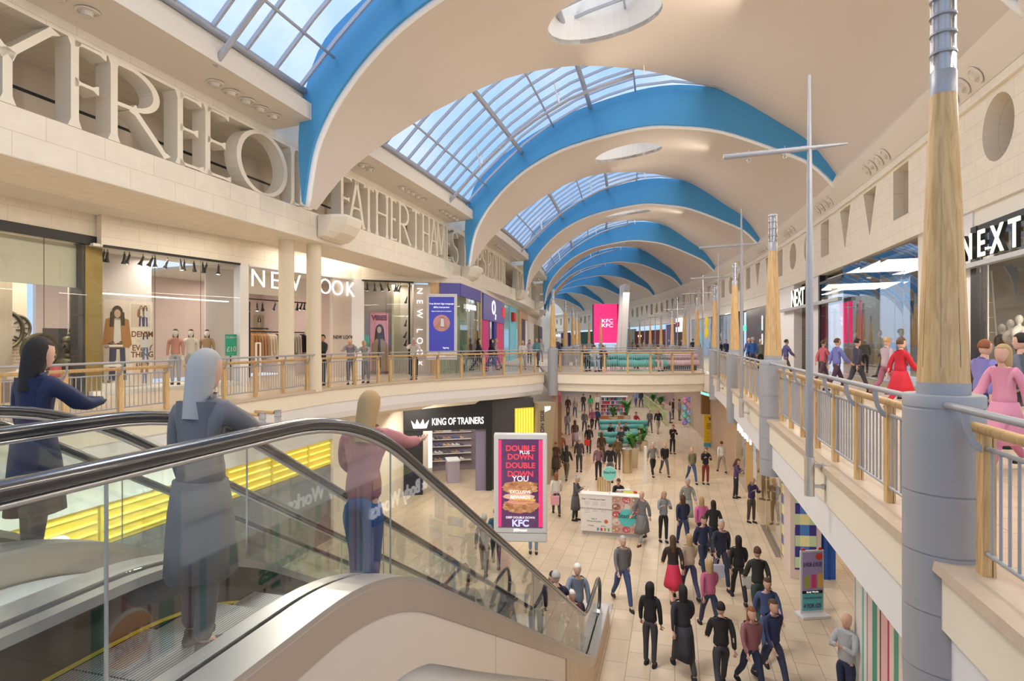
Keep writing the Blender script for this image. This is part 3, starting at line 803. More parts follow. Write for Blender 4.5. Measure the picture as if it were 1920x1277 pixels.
# ================================================================ ESCALATORS
def hz(s):
    lo, hi, sl = 2.89, 11.55, .5774
    z = 6.24-sl*max(0, min(s, hi)-lo)
    w = .6
    if abs(s-lo) < w: x = s-(lo-w); z = 6.24-sl*x*x/(4*w)
    w = .4
    if abs(s-hi) < w: x = (hi+w)-s; z = 1.24+sl*x*x/(4*w)
    return z
def SV(s, v, z): return W(s, v, z)
EV = [-2.6, -1, .5, 1.5, 2.1]+[2.29+.12*i for i in range(11)]+[4.5, 6, 7.5, 9, 10.6]+[11.15+.1*i for i in range(9)]+[12.6, 13.35]
def strip_between(mb, ss, v0, v1, f0, f1, m):
    """closed slab between v0..v1 with lower height f0(s) and upper f1(s)"""
    vs = []; fs = []
    for s in ss: vs += [SV(s, v0, f0(s)), SV(s, v1, f0(s)), SV(s, v1, f1(s)), SV(s, v0, f1(s))]
    n = len(ss)
    for i in range(n-1):
        a = 4*i; b = a+4
        for j in range(4): fs.append((a+j, b+j, b+(j+1) % 4, a+(j+1) % 4))
    fs.append((0, 1, 2, 3)); fs.append(tuple(4*(n-1)+j for j in (3, 2, 1, 0)))
    return mb.add(vs, fs, m)
def escalator(vn, vf, label, near):
    t = empty('escalator', W(6, (vn+vf)/2, 0), label, 'escalator')
    for v, sg in ((vn, 1), (vf, -1)):
        # handrail loop
        pts = [SV(s, v, hz(s)) for s in EV]
        r = .42
        for a in range(1, 8):
            an = a/8*math.pi; pts.append(SV(13.4+.42*math.sin(an)*.95, v, hz(12.6)-r*(1-math.cos(an))))
        pts.append(SV(13.35, v, hz(12.6)-2*r+.02))
        MB().tube(pts, .04, 'rubber', n=10, rad=[(.030, .042)]*len(pts)).build('handrail', t, smooth=True)
        MB().tube([p-Vector((0, 0, .038)) for p in pts[:len(EV)]], .02, 'steel', n=6, rad=[(.012, .02)]*len(EV)).build('rail_guide', t, smooth=True)
        # glass panels
        js = [-2.6, -.55, .55, 1.42, 2.25 if 0 else 3.3, 5.2, 7.1, 9.0, 10.9, 13.3] if near else [-2.6, -.4, 1.0, 2.3, 4.3, 6.3, 8.3, 10.3, 13.3]
        for a, b in zip(js, js[1:]):
            ss = [s for s in EV if a+.02 < s < b-.02]; ss = [a+.006]+ss+[b-.006]
            strip_between(MB(), ss, v-.005, v+.005, lambda s: hz(s)-.80, lambda s: hz(s)-.05, 'glassesc').build('glass_panel', t, fix=True)
        for j in js[1:-1]:
            m = MB(); m.tube([SV(j, v, hz(j)-.79), SV(j, v, hz(j)-.05)], .006, 'steel', n=4); m.build('glass_joint', t)
        # outer deck, skirt
        ss = EV+[13.8, 14.0]
        strip_between(MB(), ss, v+.02*sg, v+.19*sg, lambda s: hz(s)-.86, lambda s: hz(s)-.80, 'stainless').build('outer_deck', t, fix=True)
        strip_between(MB(), ss, v+.17*sg, v+.192*sg, lambda s: hz(s)-1.0, lambda s: hz(s)-.83, 'cladsteel').build('outer_skirt', t, fix=True)
        strip_between(MB(), ss, v-.02*sg, v-.10*sg, lambda s: hz(s)-.86, lambda s: hz(s)-.81, 'stainless').build('inner_deck', t, fix=True)
        strip_between(MB(), ss, v-.085*sg, v-.10*sg, lambda s: max(.02, hz(s)-1.20), lambda s: hz(s)-.86, 'darkskirt').build('inner_skirt', t, fix=True)
        strip_between(MB(), ss[:-1], v-.10*sg, v-.108*sg, lambda s: max(.02, hz(s)-1.085), lambda s: max(.03, hz(s)-1.07), 'yellowline').build('safety_brush', t, fix=True)
        # newel end box
        m = MB(); c = SV(13.1, v, 0)
        m.hexa([SV(13.5, v-.11, 0.0), SV(14.15, v-.07, .0), SV(14.15, v+.07, 0), SV(13.5, v+.11, 0)], [SV(13.45, v-.11, .46), SV(13.78, v-.02, .52), SV(13.78, v+.02, .52), SV(13.45, v+.11, .46)], 'stainless')
        m.build('newel_box', t, fix=True)
    v0, v1 = min(vn, vf)+.11, max(vn, vf)-.11
    # steps
    k = 0
    for i in range(34):
        s = .85+.40*i
        if s > 12.6: break
        z = hz(s+.2)-1.09 if s > 2.2 else 5.15
        if s > 11.2: z = max(.14, z)
        m = MB(); a = SV(s, 0, 0)
        b4 = [SV(s, v0, z-.22), SV(s, v1, z-.22), SV(s+.40, v1, z-.22), SV(s+.40, v0, z-.22)]
        t4 = [SV(s, v0, z), SV(s, v1, z), SV(s+.39, v1, z), SV(s+.39, v0, z)]
        m.hexa(b4, t4, 'treads')
        m.build('step', t, fix=True)
    for s, z in ((.45, 5.155), (12.9, .15)):
        MB().hexa([SV(s, v0, z-.06), SV(s, v1, z-.06), SV(s+.4, v1, z-.06), SV(s+.4, v0, z-.06)], [SV(s, v0, z+.01), SV(s, v1, z+.01), SV(s+.4, v1, z+.01), SV(s+.4, v0, z+.01)], 'yellowline' if z > 1 else 'stainless').build('comb_plate', t, fix=True)
    MB().hexa([SV(13.3, v0-.3, .0), SV(13.3, v1+.3, .0), SV(15.0, v1+.3, .0), SV(15.0, v0-.3, .0)], [SV(13.3, v0-.3, .015), SV(13.3, v1+.3, .015), SV(15.0, v1+.3, .015), SV(15.0, v0-.3, .015)], 'stainless').build('floor_plate', t, fix=True)
    MB().hexa([SV(-1.2, v0, 4.9), SV(-1.2, v1, 4.9), SV(.46, v1, 4.9), SV(.46, v0, 4.9)], [SV(-1.2, v0, 5.15), SV(-1.2, v1, 5.15), SV(.46, v1, 5.15), SV(.46, v0, 5.15)], 'stainless').build('landing_plate', t, fix=True)
    # truss sides
    for v, sg in ((vn, 1), (vf, -1)):
        w0, w1 = v+.15*sg, v+.185*sg
        def lo(s):
            if s < 3.25: return 4.70
            base = 6.24-.5774*(s-2.89)-1.33
            return max(.0, base+.03)
        def lo2(s):
            z = 4.76-.5774*(s-3.15) if s > 3.15 else 4.76
            if 2.7 < s < 3.7: x = s-2.7; z = 4.76-.5774*x*x/2+.0
            return max(0, z)
        ss = [s for s in EV if s < 8.3]+[8.3]
        for a, b in ((-2.6, 1.42), (1.43, 4.9), (4.91, 8.3)):
            s2 = [a]+[s for s in ss if a+.01 < s < b-.01]+[b]
            strip_between(MB(), s2, w0, w1, lambda s: lo2(s), lambda s: hz(s)-.99, 'cladding').build('side_cladding', t, fix=True)
        strip_between(MB(), [s for s in EV if s < 8.3]+[8.3], w0-.02*sg, w0-.04*sg, lambda s: 0.0, lambda s: lo2(s)+.08, 'whitegloss').build('lower_panel', t, fix=True)
        # stone plinth at the foot
        s2 = [8.31]+[s for s in EV if s > 8.4]+[14.0]
        strip_between(MB(), s2, w0-.02*sg, w1+.02*sg, lambda s: 0.0, lambda s: hz(s)-1.0, 'plinthwood').build('foot_plinth', t, fix=True)
    return t
e1 = escalator(-1.68, -2.72, 'nearest escalator with glass sides going down to the ground floor', True)
e2 = escalator(-3.85, -4.90, 'second escalator, just beyond the nearest one, glass sides', False)
strip_between(MB(), EV, -3.63, -2.94, lambda s: hz(s)-1.05, lambda s: hz(s)-1.0, 'whitegloss').build(trim(), kind='structure', fix=True)
# stickers on the near glass
# ================================================================ PEOPLE
PC = {}
def skin_mesh(V, E, root, name, sub=1, flat=None):
    me = bpy.data.meshes.new(name); bm = bmesh.new(); sk = bm.verts.layers.skin.verify()
    bv = []
    for i, (p, r) in enumerate(V):
        v = bm.verts.new(p); r = r if isinstance(r, tuple) else (r, r); v[sk].radius = r; v[sk].use_root = (i == root); bv.append(v)
    for a, b in E: bm.edges.new((bv[a], bv[b]))
    bm.to_mesh(me); bm.free()
    o = bpy.data.objects.new('tmp', me); COL.objects.link(o)
    m = o.modifiers.new('k', 'SKIN'); m.use_smooth_shade = True; m.branch_smoothing = .6
    m = o.modifiers.new('s', 'SUBSURF'); m.levels = sub; m.render_levels = sub
    dg = bpy.context.evaluated_depsgraph_get(); dg.update()
    r = bpy.data.meshes.new_from_object(o.evaluated_get(dg)); bpy.data.objects.remove(o)
    if flat:
        for v in r.vertices:
            if abs(v.co.x) < .2 and .9 < v.co.z < 1.47: v.co.y = flat(v.co.z)+(v.co.y-flat(v.co.z))*.74
    r.polygons.foreach_set('use_smooth', [True]*len(r.polygons)); r.name = name
    return r
# hipL kneeL hipR kneeR shL elL shR elR armout lean headtilt  (degrees)
POSES = {
 'stand': (2, 3, -2, 3, 4, 12, -2, 10, 8, 0, 0), 'walk': (26, 8, -20, 22, -24, 12, 24, 22, 7, 3, 0), 'walkb': (-16, 34, 24, 4, 22, 24, -22, 14, 8, 3, 6),
 'phone': (3, 4, -3, 4, 28, 95, 24, 100, 5, 4, 24), 'walkphone': (20, 6, -16, 20, 26, 95, -10, 14, 6, 4, 18), 'sit': (86, 88, 84, 84, 30, 45, 34, 50, 8, 4, 12),
 'lean': (0, 2, 4, 6, 62, 22, 66, 20, 10, 24, 22), 'crossed': (2, 2, -3, 5, 24, 92, 30, 88, 4, -3, 8), 'carry': (22, 6, -16, 22, -6, 8, 14, 80, 7, 2, 4),
 'rail': (14, 12, -4, 8, 20, 40, 70, 15, 10, 10, 12), 'ride': (4, 4, -4, 4, 6, 14, 48, 48, 10, 3, 8)}
def joints(P):
    hl, kl, hr, kr, sl, el, sr, er, ao, ln, ht = [math.radians(a) for a in P]
    J = {}
    sit = P[0] > 60
    J['pel'] = Vector((0, 0, .95)); 
    def up(z, y=0): # torso leaning forwards about the pelvis
        h = z-.95; return Vector((0, -math.sin(ln)*h+y*math.cos(ln), .95+math.cos(ln)*h))
    J['bel'] = up(1.08); J['che'] = up(1.27); J['uch'] = up(1.39); J['nek'] = up(1.475, .01); J['hb'] = up(1.545)
    for sd, x, a, k in (('L', 1, hl, kl), ('R', -1, hr, kr)):
        h = Vector((.085*x, 0, .93)); kn = h+.44*Vector((.0, -math.sin(a), -math.cos(a))); kn.x += .01*x
        an = kn+.42*Vector((0, -math.sin(a-k), -math.cos(a-k))); J['hip'+sd] = h; J['kne'+sd] = kn; J['ank'+sd] = an; J['fa'+sd] = a-k
    for sd, x, a, e in (('L', 1, sl, el), ('R', -1, sr, er)):
        s = up(1.405); s.x = .175*x; o = math.sin(ao)*x
        cross = P[5] > 85 and P[7] > 85 and P[4] < 28
        eb = s+.28*Vector((o, -math.sin(a)*math.cos(ao), -math.cos(a)*math.cos(ao)))
        b = a+e; inw = -.75*x if P[4] == 24 else (-.35*x if e > .6 else 0)
        d = Vector((inw+o*.3, -math.sin(b), -math.cos(b))).normalized()
        J['sh'+sd] = s; J['elb'+sd] = eb; J['wri'+sd] = eb+.25*d; J['hd'+sd] = d
    t = ht+ln; J['hdir'] = t
    return J
def limb_hand(V, E, w, d, x, bend=.45):
    """palm and five separate fingers from the wrist vertex w along d"""
    W0 = V[w][0]; side = Vector((x, 0, 0)); side = (side-d*side.dot(d)); side = side.normalized() if side.length > .2 else Vector((0, 0, 1))
    nrm = d.cross(side).normalized()
    if nrm.dot(Vector((-x, -.3, 0))) < 0: nrm = -nrm
    pal = W0+d*.045; V.append((pal, (.030, .016))); p = len(V)-1; E.append((w, p))
    for i, (off, ln, rt) in enumerate(((-.026, .056, .086), (-.009, .064, .09), (.009, .060, .088), (.026, .046, .082))):
        b = W0+d*rt+side*0+nrm.cross(d)*off; V.append((b, .0095)); k = len(V)-1; E.append((p, k))
        m = b+(d*math.cos(bend)+nrm*math.sin(bend))*ln*.5; V.append((m, .0085)); E.append((k, k+1))
        e = m+(d*math.cos(bend*2.4)+nrm*math.sin(bend*2.4))*ln*.5; V.append((e, .0070)); E.append((k+1, k+2))
    th = W0+d*.035-nrm.cross(d)*.032+nrm*.012; V.append((th, .011)); k = len(V)-1; E.append((p, k))
    V.append((th+(d*.75-nrm.cross(d)*.45+nrm*.35)*.035, .0095)); E.append((k, k+1)); V.append((th+(d*1.3-nrm.cross(d)*.5+nrm*.8)*.045, .0075)); E.append((k+1, k+2))
def fig(pose):
    if pose in PC: return PC[pose]
    J = joints(POSES[pose]); D = {}
    fl = lambda z: 0 if POSES[pose][9] < 8 else -math.tan(math.radians(POSES[pose][9]))*(z-.95)
    # body
    V = [(J['pel'], .10), (J['bel'], .09), (J['che'], .115), (J['uch'], .070), (J['nek'], .052), (J['hb'], .052)]
    E = [(0, 1), (1, 2), (2, 3), (3, 4), (4, 5)]
    for sd in 'LR':
        k = len(V); V += [(J['hip'+sd], .07), (J['hip'+sd].lerp(J['kne'+sd], .5), .064), (J['kne'+sd], .052), (J['kne'+sd].lerp(J['ank'+sd], .35), .052), (J['ank'+sd], .034)]
        E += [(0, k), (k, k+1), (k+1, k+2), (k+2, k+3), (k+3, k+4)]
        fa = J['fa'+sd]*.35; V.append((J['ank'+sd]+Vector((0, -.09, -.045)), .032)); E.append((k+4, k+5)); V.append((J['ank'+sd]+Vector((0, -.15, -.06)), .024)); E.append((k+5, k+6))
    for sd, x in (('L', 1), ('R', -1)):
        k = len(V); V += [(J['sh'+sd], .038), (J['sh'+sd].lerp(J['elb'+sd], .5), .044), (J['elb'+sd], .036), (J['elb'+sd].lerp(J['wri'+sd], .4), .034), (J['wri'+sd], (.026, .020))]
        E += [(3, k), (k, k+1), (k+1, k+2), (k+2, k+3), (k+3, k+4)]
        limb_hand(V, E, k+4, J['hd'+sd], x)
    me = skin_mesh(V, E, 0, 'person_body', 1, fl)
    # head with a face, joined to the same mesh
    t = J['hdir']; hb = J['hb']
    T = Matrix.Translation(hb) @ Matrix.Rotation(t, 4, 'X')
    hm = MB(); n = 20; rings = []
    prof = [(-.035, .030, .035, -.02), (-.02, .050, .056, -.012), (.0, .060, .074, -.008), (.03, .067, .086, -.003), (.06, .072, .094, .0), (.09, .076, .099, .004), (.12, .078, .100, .008), (.15, .074, .094, .012), (.175, .060, .078, .014), (.195, .035, .048, .016), (.203, .005, .008, .016)]
    vs = []; fs = []
    for z, rx, ry, cy in prof:
        for j in range(n):
            a = 2*math.pi*j/n; x = rx*math.sin(a); y = -ry*math.cos(a)+cy
            if j in (0,):
                if abs(z-.06) < .02: y -= .022      # nose
                if abs(z-.03) < .005: y -= .006     # lips
                if abs(z-.0) < .005: y -= .008      # chin
            if j in (1, n-1) and abs(z-.09) < .001: y += .008   # eye sockets
            if j in (5, 15) and .03 < z < .10: x *= 1.14        # ears
            vs.append(T @ Vector((x, y, z)))
    for i in range(len(prof)-1):
        for j in range(n): fs.append((i*n+j, i*n+(j+1) % n, (i+1)*n+(j+1) % n, (i+1)*n+j))
    fs.append(tuple((len(prof)-1)*n+j for j in range(n))); fs.append(tuple(reversed(range(n))))
    hm.add(vs, fs, 'skin')
    for x in (-.027, .027): hm.ball((x, -.086, .093), (.012, .009, .008), 'eye', 8, T)
    hm.ball((0, -.093, .030), (.022, .008, .006), 'lip', 8, T)
    ho = hm.build('h'); hme = ho.data; bpy.data.objects.remove(ho)
    bm = bmesh.new(); bm.from_mesh(me); k0 = len(bm.faces); bm.from_mesh(hme); bm.faces.ensure_lookup_table()
    bmesh.ops.recalc_face_normals(bm, faces=bm.faces[:]); bm.to_mesh(me); bm.free(); me.materials.clear()
    for m in ('skin', 'eye', 'lip'): me.materials.append(M[m])
    me.polygons.foreach_set('use_smooth', [True]*len(me.polygons))
    D['body'] = me
    # garments
    def sl(sd, x, to=1.0, r=(.070, .058, .052, .042)):
        return [(J['sh'+sd]+Vector((-.02*x, 0, .01)), r[0]), (J['sh'+sd].lerp(J['elb'+sd], .5), r[1]), (J['elb'+sd], r[2]), (J['elb'+sd].lerp(J['wri'+sd], .96), r[3])]
    def top(name, g, sleeve=True, hem=.86):
        V = [(J['pel']+Vector((0, 0, hem-.95)), .168+g), (J['bel'], .145+g), (J['che'], .160+g), (J['uch'], .140+g*.6), (J['nek']+Vector((0, 0, .012)), .078)]
        E = [(0, 1), (1, 2), (2, 3), (3, 4)]
        for sd, x in (('L', 1), ('R', -1)):
            k = len(V); q = sl(sd, x, r=(.084+g*.6, .058+g*.6, .050+g*.6, .040+g*.5)); V += q[:4 if sleeve else 2]
            E += [(3, k), (k, k+1)]+([(k+1, k+2), (k+2, k+3)] if sleeve else [])
        return skin_mesh(V, E, 2, name, 1, fl)
    D['jacket'] = top('jacket', .012); D['shirt'] = top('shirt', -.006); D['tshirt'] = top('tshirt', -.004, False)
    V = [(J['pel']+Vector((0, 0, .08)), .135), (J['pel']+Vector((0, 0, -.02)), .155)]; E = [(0, 1)]
    for sd in 'LR':
        k = len(V); V += [(J['hip'+sd]+Vector((0, 0, -.02)), .108), (J['hip'+sd].lerp(J['kne'+sd], .5), .088), (J['kne'+sd], .068), (J['kne'+sd].lerp(J['ank'+sd], .5), .062), (J['kne'+sd].lerp(J['ank'+sd], 1.02), .054)]
        E += [(1, k), (k, k+1), (k+1, k+2), (k+2, k+3), (k+3, k+4)]
    D['trousers'] = skin_mesh(V, E, 0, 'trousers', 1)
    # long coat / dress / skirt
    def rings(name, R, m='hoard'):
        q = MB(); vs = []; fs = []; n = 24
        for c, rx, ry in R:
            for j in range(n):
                a = 2*math.pi*j/n; w = 1+.05*math.sin(a*5)*(1 if c[2] < .9 else 0)
                vs.append((c[0]+rx*math.cos(a)*w, c[1]+ry*math.sin(a)*w, c[2]))
        for i in range(len(R)-1):
            for j in range(n): fs.append((i*n+j, i*n+(j+1) % n, (i+1)*n+(j+1) % n, (i+1)*n+j))
        fs.append(tuple((len(R)-1)*n+j for j in range(n))); fs.append(tuple(reversed(range(n))))
        q.add(vs, fs, m); o = q.build(name, smooth=True); r = o.data; bpy.data.objects.remove(o); return r
    sw = max(abs(J['ankL'].y), abs(J['ankR'].y))*.5
    D['coat_skirt'] = rings('coat_skirt', [((0, 0, .42), .20, .15+sw), ((0, 0, .62), .195, .15+sw*.6), ((0, 0, .8), .185, .145+sw*.3), ((0, 0, .98), .165, .13)])
    D['skirt'] = rings('skirt', [((0, 0, .48), .24, .17+sw), ((0, 0, .66), .21, .15+sw*.6), ((0, 0, .82), .18, .14+sw*.3), ((0, 0, 1.03), .135, .11)])
    # hair
    for st in ('short', 'long', 'hood', 'bun'):
        q = MB(); n = 20; vs = []; fs = []; k = 12
        big = .016 if st == 'hood' else 0
        for i in range(k+1):
            ph = math.pi*i/k
            for j in range(n):
                a = 2*math.pi*j/n
                x = (.086+big)*math.sin(ph)*math.sin(a); y = -(.110+big)*math.sin(ph)*math.cos(a)+.014; z = .10+(.116+big)*math.cos(ph)
                front = -math.cos(a)
                if st in ('long', 'hood') and ph > 1.5:
                    f = (ph-1.5)/1.64
                    if front > -.45:
                        z -= f*(.20 if st == 'long' else .10); x = (.086+big)*math.sin(a)*(1-f*.15); y = -(.110)*math.cos(a)*(1-.25*f)+.02
                if front < -.30 and z < .150+.02*0: 
                    y = max(y, -.055); x *= .8
                    if st == 'hood': y = max(y, -.06)
                if st in ('short', 'bun') and z < .06:
                    z = .06 if front > -.1 else .1; x *= .92; y = y*.9+.004
                vs.append(T @ Vector((x, y, z)))
        for i in range(k):
            for j in range(n): fs.append((i*n+j, (i+1)*n+j, (i+1)*n+(j+1) % n, i*n+(j+1) % n))
        q.add(vs, fs, 'hoard')
        if st == 'bun': q.ball((0, .11, .19), .045, 'hoard', 10, T)
        o = q.build('hair', smooth=True); D['hair_'+st] = o.data; bpy.data.objects.remove(o)
    # shoes
    for sd in 'LR':
        q = MB(); a = J['ank'+sd]; 
        vs = []; fs = []; n = 14
        for z, s in ((-.085, 1.0), (-.06, 1.04), (-.035, .9), (.0, .55)):
            for j in range(n):
                an = 2*math.pi*j/n; yy = math.cos(an); xx = math.sin(an)
                L_ = .15 if yy < 0 else .095
                vs.append(a+Vector((xx*.048*s, (-.035 if s > .8 else 0)+ (yy*L_*(s if s > .8 else .5)), z if yy > -.3 or s > .8 else z-.01)))
        for i in range(3):
            for j in range(n): fs.append((i*n+j, i*n+(j+1) % n, (i+1)*n+(j+1) % n, (i+1)*n+j))
        fs.append(tuple(3*n+j for j in range(n))); fs.append(tuple(reversed(range(n))))
        q.add(vs, fs, 'hoard'); o = q.build('shoe', smooth=True, fix=True); D['shoe'+sd] = o.data; bpy.data.objects.remove(o)
    D['low'] = min(J['ankL'].z, J['ankR'].z)-.085; D['J'] = J
    PC[pose] = D; return D
SK_C = {'l': (.66, .40, .30), 'm': (.48, .27, .17), 'd': (.20, .10, .06), 'w': (.80, .76, .70)}
HC = {'bk': (.015, .012, .01), 'br': (.09, .045, .022), 'bl': (.45, .30, .14), 'gy': (.42, .41, .40), 'rd': (.25, .08, .03), 'wh': (.7, .69, .67), 'bd': None}
BK = (.015, .015, .018); NV = (.02, .03, .075); GY = (.16, .16, .17); LG = (.42, .42, .44); WH = (.75, .74, .72); BG = (.55, .44, .33); JN = (.06, .11, .22); BR = (.14, .075, .04); PK = (.75, .20, .34); RD = (.55, .03, .05); KH = (.24, .22, .13); TL = (.05, .28, .33); BU = (.03, .10, .40)
def person(pose, loc, rz, h, top, trou, hair='short', hc='br', skin='l', coat=None, shoe=BK, label='', group='shoppers', topkind='jacket', mann=False, name='person', cat='person', scale=None, bottom='trousers'):
    D = fig(pose); f = (scale or h/1.75)
    def ob(nm, me, col, parent=None, m=None):
        o = bpy.data.objects.new(nm, me); COL.objects.link(o)
        if not me.materials: me.materials.append(M['hoard'])
        o.material_slots[0].link = 'OBJECT'; o.material_slots[0].material = m or cm(tuple(col), .75)
        if parent: o.parent = parent
        return o
    b = ob(name, D['body'], SK_C[skin], m=cm(SK_C['w'], .35) if mann else None)
    z = loc[2]-D['low']*f
    b.location = (loc[0], loc[1], z); b.rotation_euler[2] = rz; b.scale = (f, f, f)
    tag(b, label, cat, group)
    if top: ob(topkind, D[topkind], top, b)
    if coat: ob('coat_skirt', D['coat_skirt'], coat, b)
    if trou: ob('skirt' if bottom == 'skirt' else 'trousers', D['skirt' if bottom == 'skirt' else 'trousers'], trou, b)
    if HC.get(hc) and not (mann and hair == 'none'): ob('hair' if hair != 'hood' else 'hood', D['hair_'+hair], HC[hc], b)
    for sd in 'LR': ob('shoe', D['shoe'+sd], shoe, b)
    return b
def bag(p, col, label, w=.30, h=.34, rz=0, name='shopping_bag', group='carried bags'):
    t = empty(name, p, label, 'bag', group, rz=rz)
    m = MB(); m.hexa([Vector((-w/2, -.06, 0)), Vector((w/2, -.06, 0)), Vector((w/2, .06, 0)), Vector((-w/2, .06, 0))], [Vector((-w*.55, -.05, h)), Vector((w*.55, -.05, h)), Vector((w*.55, .05, h)), Vector((-w*.55, .05, h))], cm(col))
    o = m.build('bag_body', bevel=.015); o.parent = t
    for y in (-.05, .05):
        o = MB().tube([(-.07, y, h), (-.06, y, h+.13), (0, y*.6, h+.17), (.06, y, h+.13), (.07, y, h)], .006, cm(col), n=5).build('bag_handle'); o.parent = t
    return t
# ================================================================ CARVED LETTERING of the left frieze
GL = {'Y': ('l', [[(0, 1), (.5, .5)], [(1, 1), (.5, .5)], [(.5, .55), (.5, 0)]]), 'F': ('s', [[(0, 0), (0, 1)], [(0, .97), (1, .97)], [(0, .52), (.75, .52)]]),
 'E': ('s', [[(0, 0), (0, 1)], [(0, .97), (.9, .97)], [(0, .52), (.75, .52)], [(0, .03), (1, .03)]]), 'L': ('s', [[(0, 0), (0, 1)], [(0, .03), (1, .03)]]),
 'A': ('l', [[(0, 0), (.5, 1)], [(1, 0), (.5, 1)], [(.22, .4), (.78, .4)]]), 'T': ('l', [[(.5, 0), (.5, 1)], [(0, .97), (1, .97)]]),
 'H': ('s', [[(0, 0), (0, 1)], [(1, 0), (1, 1)], [(0, .52), (1, .52)]]), 'M': ('l', [[(0, 0), (.12, 1)], [(.12, 1), (.5, .1)], [(.5, .1), (.88, 1)], [(.88, 1), (1, 0)]]),
 'K': ('s', [[(0, 0), (0, 1)], [(.05, .48), (1, 1)], [(.25, .58), (1, 0)]]), 'N': ('s', [[(0, 0), (0, 1)], [(0, 1), (1, 0)], [(1, 0), (1, 1)]]), 'I': ('s', [[(0, 0), (0, 1)]]),
 'W': ('l', [[(0, 1), (.25, 0)], [(.25, 0), (.5, 1)], [(.5, 1), (.75, 0)], [(.75, 0), (1, 1)]])}
def arcp(cx, cy, rx, ry, a0, a1, n=18): return [(cx+rx*math.cos(math.radians(a0+(a1-a0)*i/n)), cy+ry*math.sin(math.radians(a0+(a1-a0)*i/n))) for i in range(n+1)]
GL['O'] = ('c', [arcp(.5, .5, .5, .5, 0, 360, 32)]); GL['D'] = ('c', [[(0, 0), (0, 1)], [(0, .97)]+arcp(.25, .5, .75, .48, 80, -80, 20)+[(0, .03)]])
GL['R'] = ('c', [[(0, 0), (0, 1)], [(0, .97)]+arcp(.3, .73, .55, .245, 85, -85, 14)+[(.05, .48)], [(.35, .5), (1.1, 0)]])
GL['P'] = ('c', [[(0, 0), (0, 1)], [(0, .97)]+arcp(.4, .73, .6, .245, 85, -85, 14)+[(.05, .48)]])
GL['S'] = ('c', [arcp(.5, .75, .45, .23, 20, 250, 14)+arcp(.5, .25, .5, .25, 75, -160, 16)])
GL['G'] = ('c', [arcp(.5, .5, .5, .5, 40, 360, 24)+[(1, .45), (.6, .45)]])
def letter(ch, s, w, par, z0=10.5, z1=12.1, depth=.36, v=VL):
    H = z1-z0; m = MB()
    for st in GL[ch][1]:
        P = [Vector((a*w, b*H)) for a, b in st]; n = len(P); L_ = []; R2 = []
        closed = (P[0]-P[-1]).length < 1e-4
        for i, p in enumerate(P):
            a = P[i-1] if i else (P[-2] if closed else P[0]); b = P[i+1] if i < n-1 else (P[1] if closed else P[-1])
            d = (b-a).normalized(); nn = Vector((-d.y, d.x))
            vert = abs(d.y)
            wd = .035+.045*vert
            if n == 2: wd *= 1.0
            L_.append(p+nn*wd); R2.append(p-nn*wd)
        # straight strokes get flared serif ends
        if n == 2:
            d = (P[1]-P[0]).normalized(); nn = Vector((-d.y, d.x)); ln = (P[1]-P[0]).length; wd = .03+.045*abs(d.y); fl = wd+.055; e = min(.14, ln*.25)
            out = [P[0]+nn*fl, P[0]+d*.025+nn*fl*.95, P[0]+d*e+nn*wd, P[1]-d*e+nn*wd, P[1]-d*.025+nn*fl*.95, P[1]+nn*fl, P[1]-nn*fl, P[1]-d*.025-nn*fl*.95, P[1]-d*e-nn*wd, P[0]+d*e-nn*wd, P[0]+d*.025-nn*fl*.95, P[0]-nn*fl]
            q = [(p.x, p.y) for p in out]; k = len(q)
            tr = tessellate_polygon([[Vector((*p, 0)) for p in q]])
            vs = [W(s+a, v+.015, z0+min(H-.002, max(.002, b))) for a, b in q]+[W(s+a, v-depth, z0+min(H-.002, max(.002, b))) for a, b in q]
            m.add(vs, [tuple(t) for t in tr]+[tuple(k+i for i in reversed(t)) for t in tr]+[(i, (i+1) % k, k+(i+1) % k, k+i) for i in range(k)], 'stoneplain')
        else:
            vs = []
            for a, b in zip(L_, R2):
                for p in (a, b):
                    for vv in (v+.012, v-depth): vs.append(W(s+p.x, vv, z0+min(H-.001, max(.001, p.y))))
            fs = []
            for i in range(n-1):
                a = 4*i; b = a+4
                fs += [(a, a+2, b+2, b), (a+1, b+1, b+3, a+3), (a, b, b+1, a+1), (a+2, a+3, b+3, b+2)]
            if not closed: fs += [(0, 1, 3, 2), (4*n-4, 4*n-2, 4*n-1, 4*n-3)]
            m.add(vs, fs, 'stoneplain')
    return m.build('letter', par, fix=True)
def word(lst, label):
    t = empty('carved_lettering', W(lst[0][1], VL, 10.5), label, 'lettering', 'carved frieze lettering')
    for ch, s, w in lst: letter(ch, s, w, t)
word([('M', 3.2, 1.5), ('A', 5.1, 1.2), ('Y', 6.35, 1.55)], 'giant carved stone letters ending in Y at the far left of the frieze')
word([('F', 8.25, .62), ('R', 9.03, 1.15), ('E', 10.62, .68), ('E', 11.42, .75)], 'giant carved stone letters between the Y and the round O on the left frieze')
word([('O', 12.44, 1.85), ('L', 14.6, .6), ('D', 15.02, .85)], 'giant carved stone letters reading OLD beside the first blue arch')
word([('F', 17.2, .6), ('A', 17.65, .95), ('T', 18.6, .7), ('H', 19.55, .8), ('E', 20.75, .45), ('R', 21.5, .95), ('T', 22.7, .8), ('H', 23.9, .7), ('A', 24.75, .9), ('M', 25.6, 1.1), ('E', 27.0, .5), ('S', 27.8, .9)], 'giant carved stone letters reading FATHER THAMES on the left frieze')
def auto(txt, s, label, k=1.0):
    L_ = []
    for ch in txt:
        if ch == ' ': s += .4; continue
        w = {'I': .05, 'M': 1.1, 'O': 1.1, 'L': .5, 'E': .5, 'W': 1.2}.get(ch, .75)*k; L_.append((ch, s, w)); s += w+.28
    word(L_, label); return s
auto('KEEPS ROLLIN', 29.9, 'giant carved stone letters after the second blue arch, starting with KEEPS')
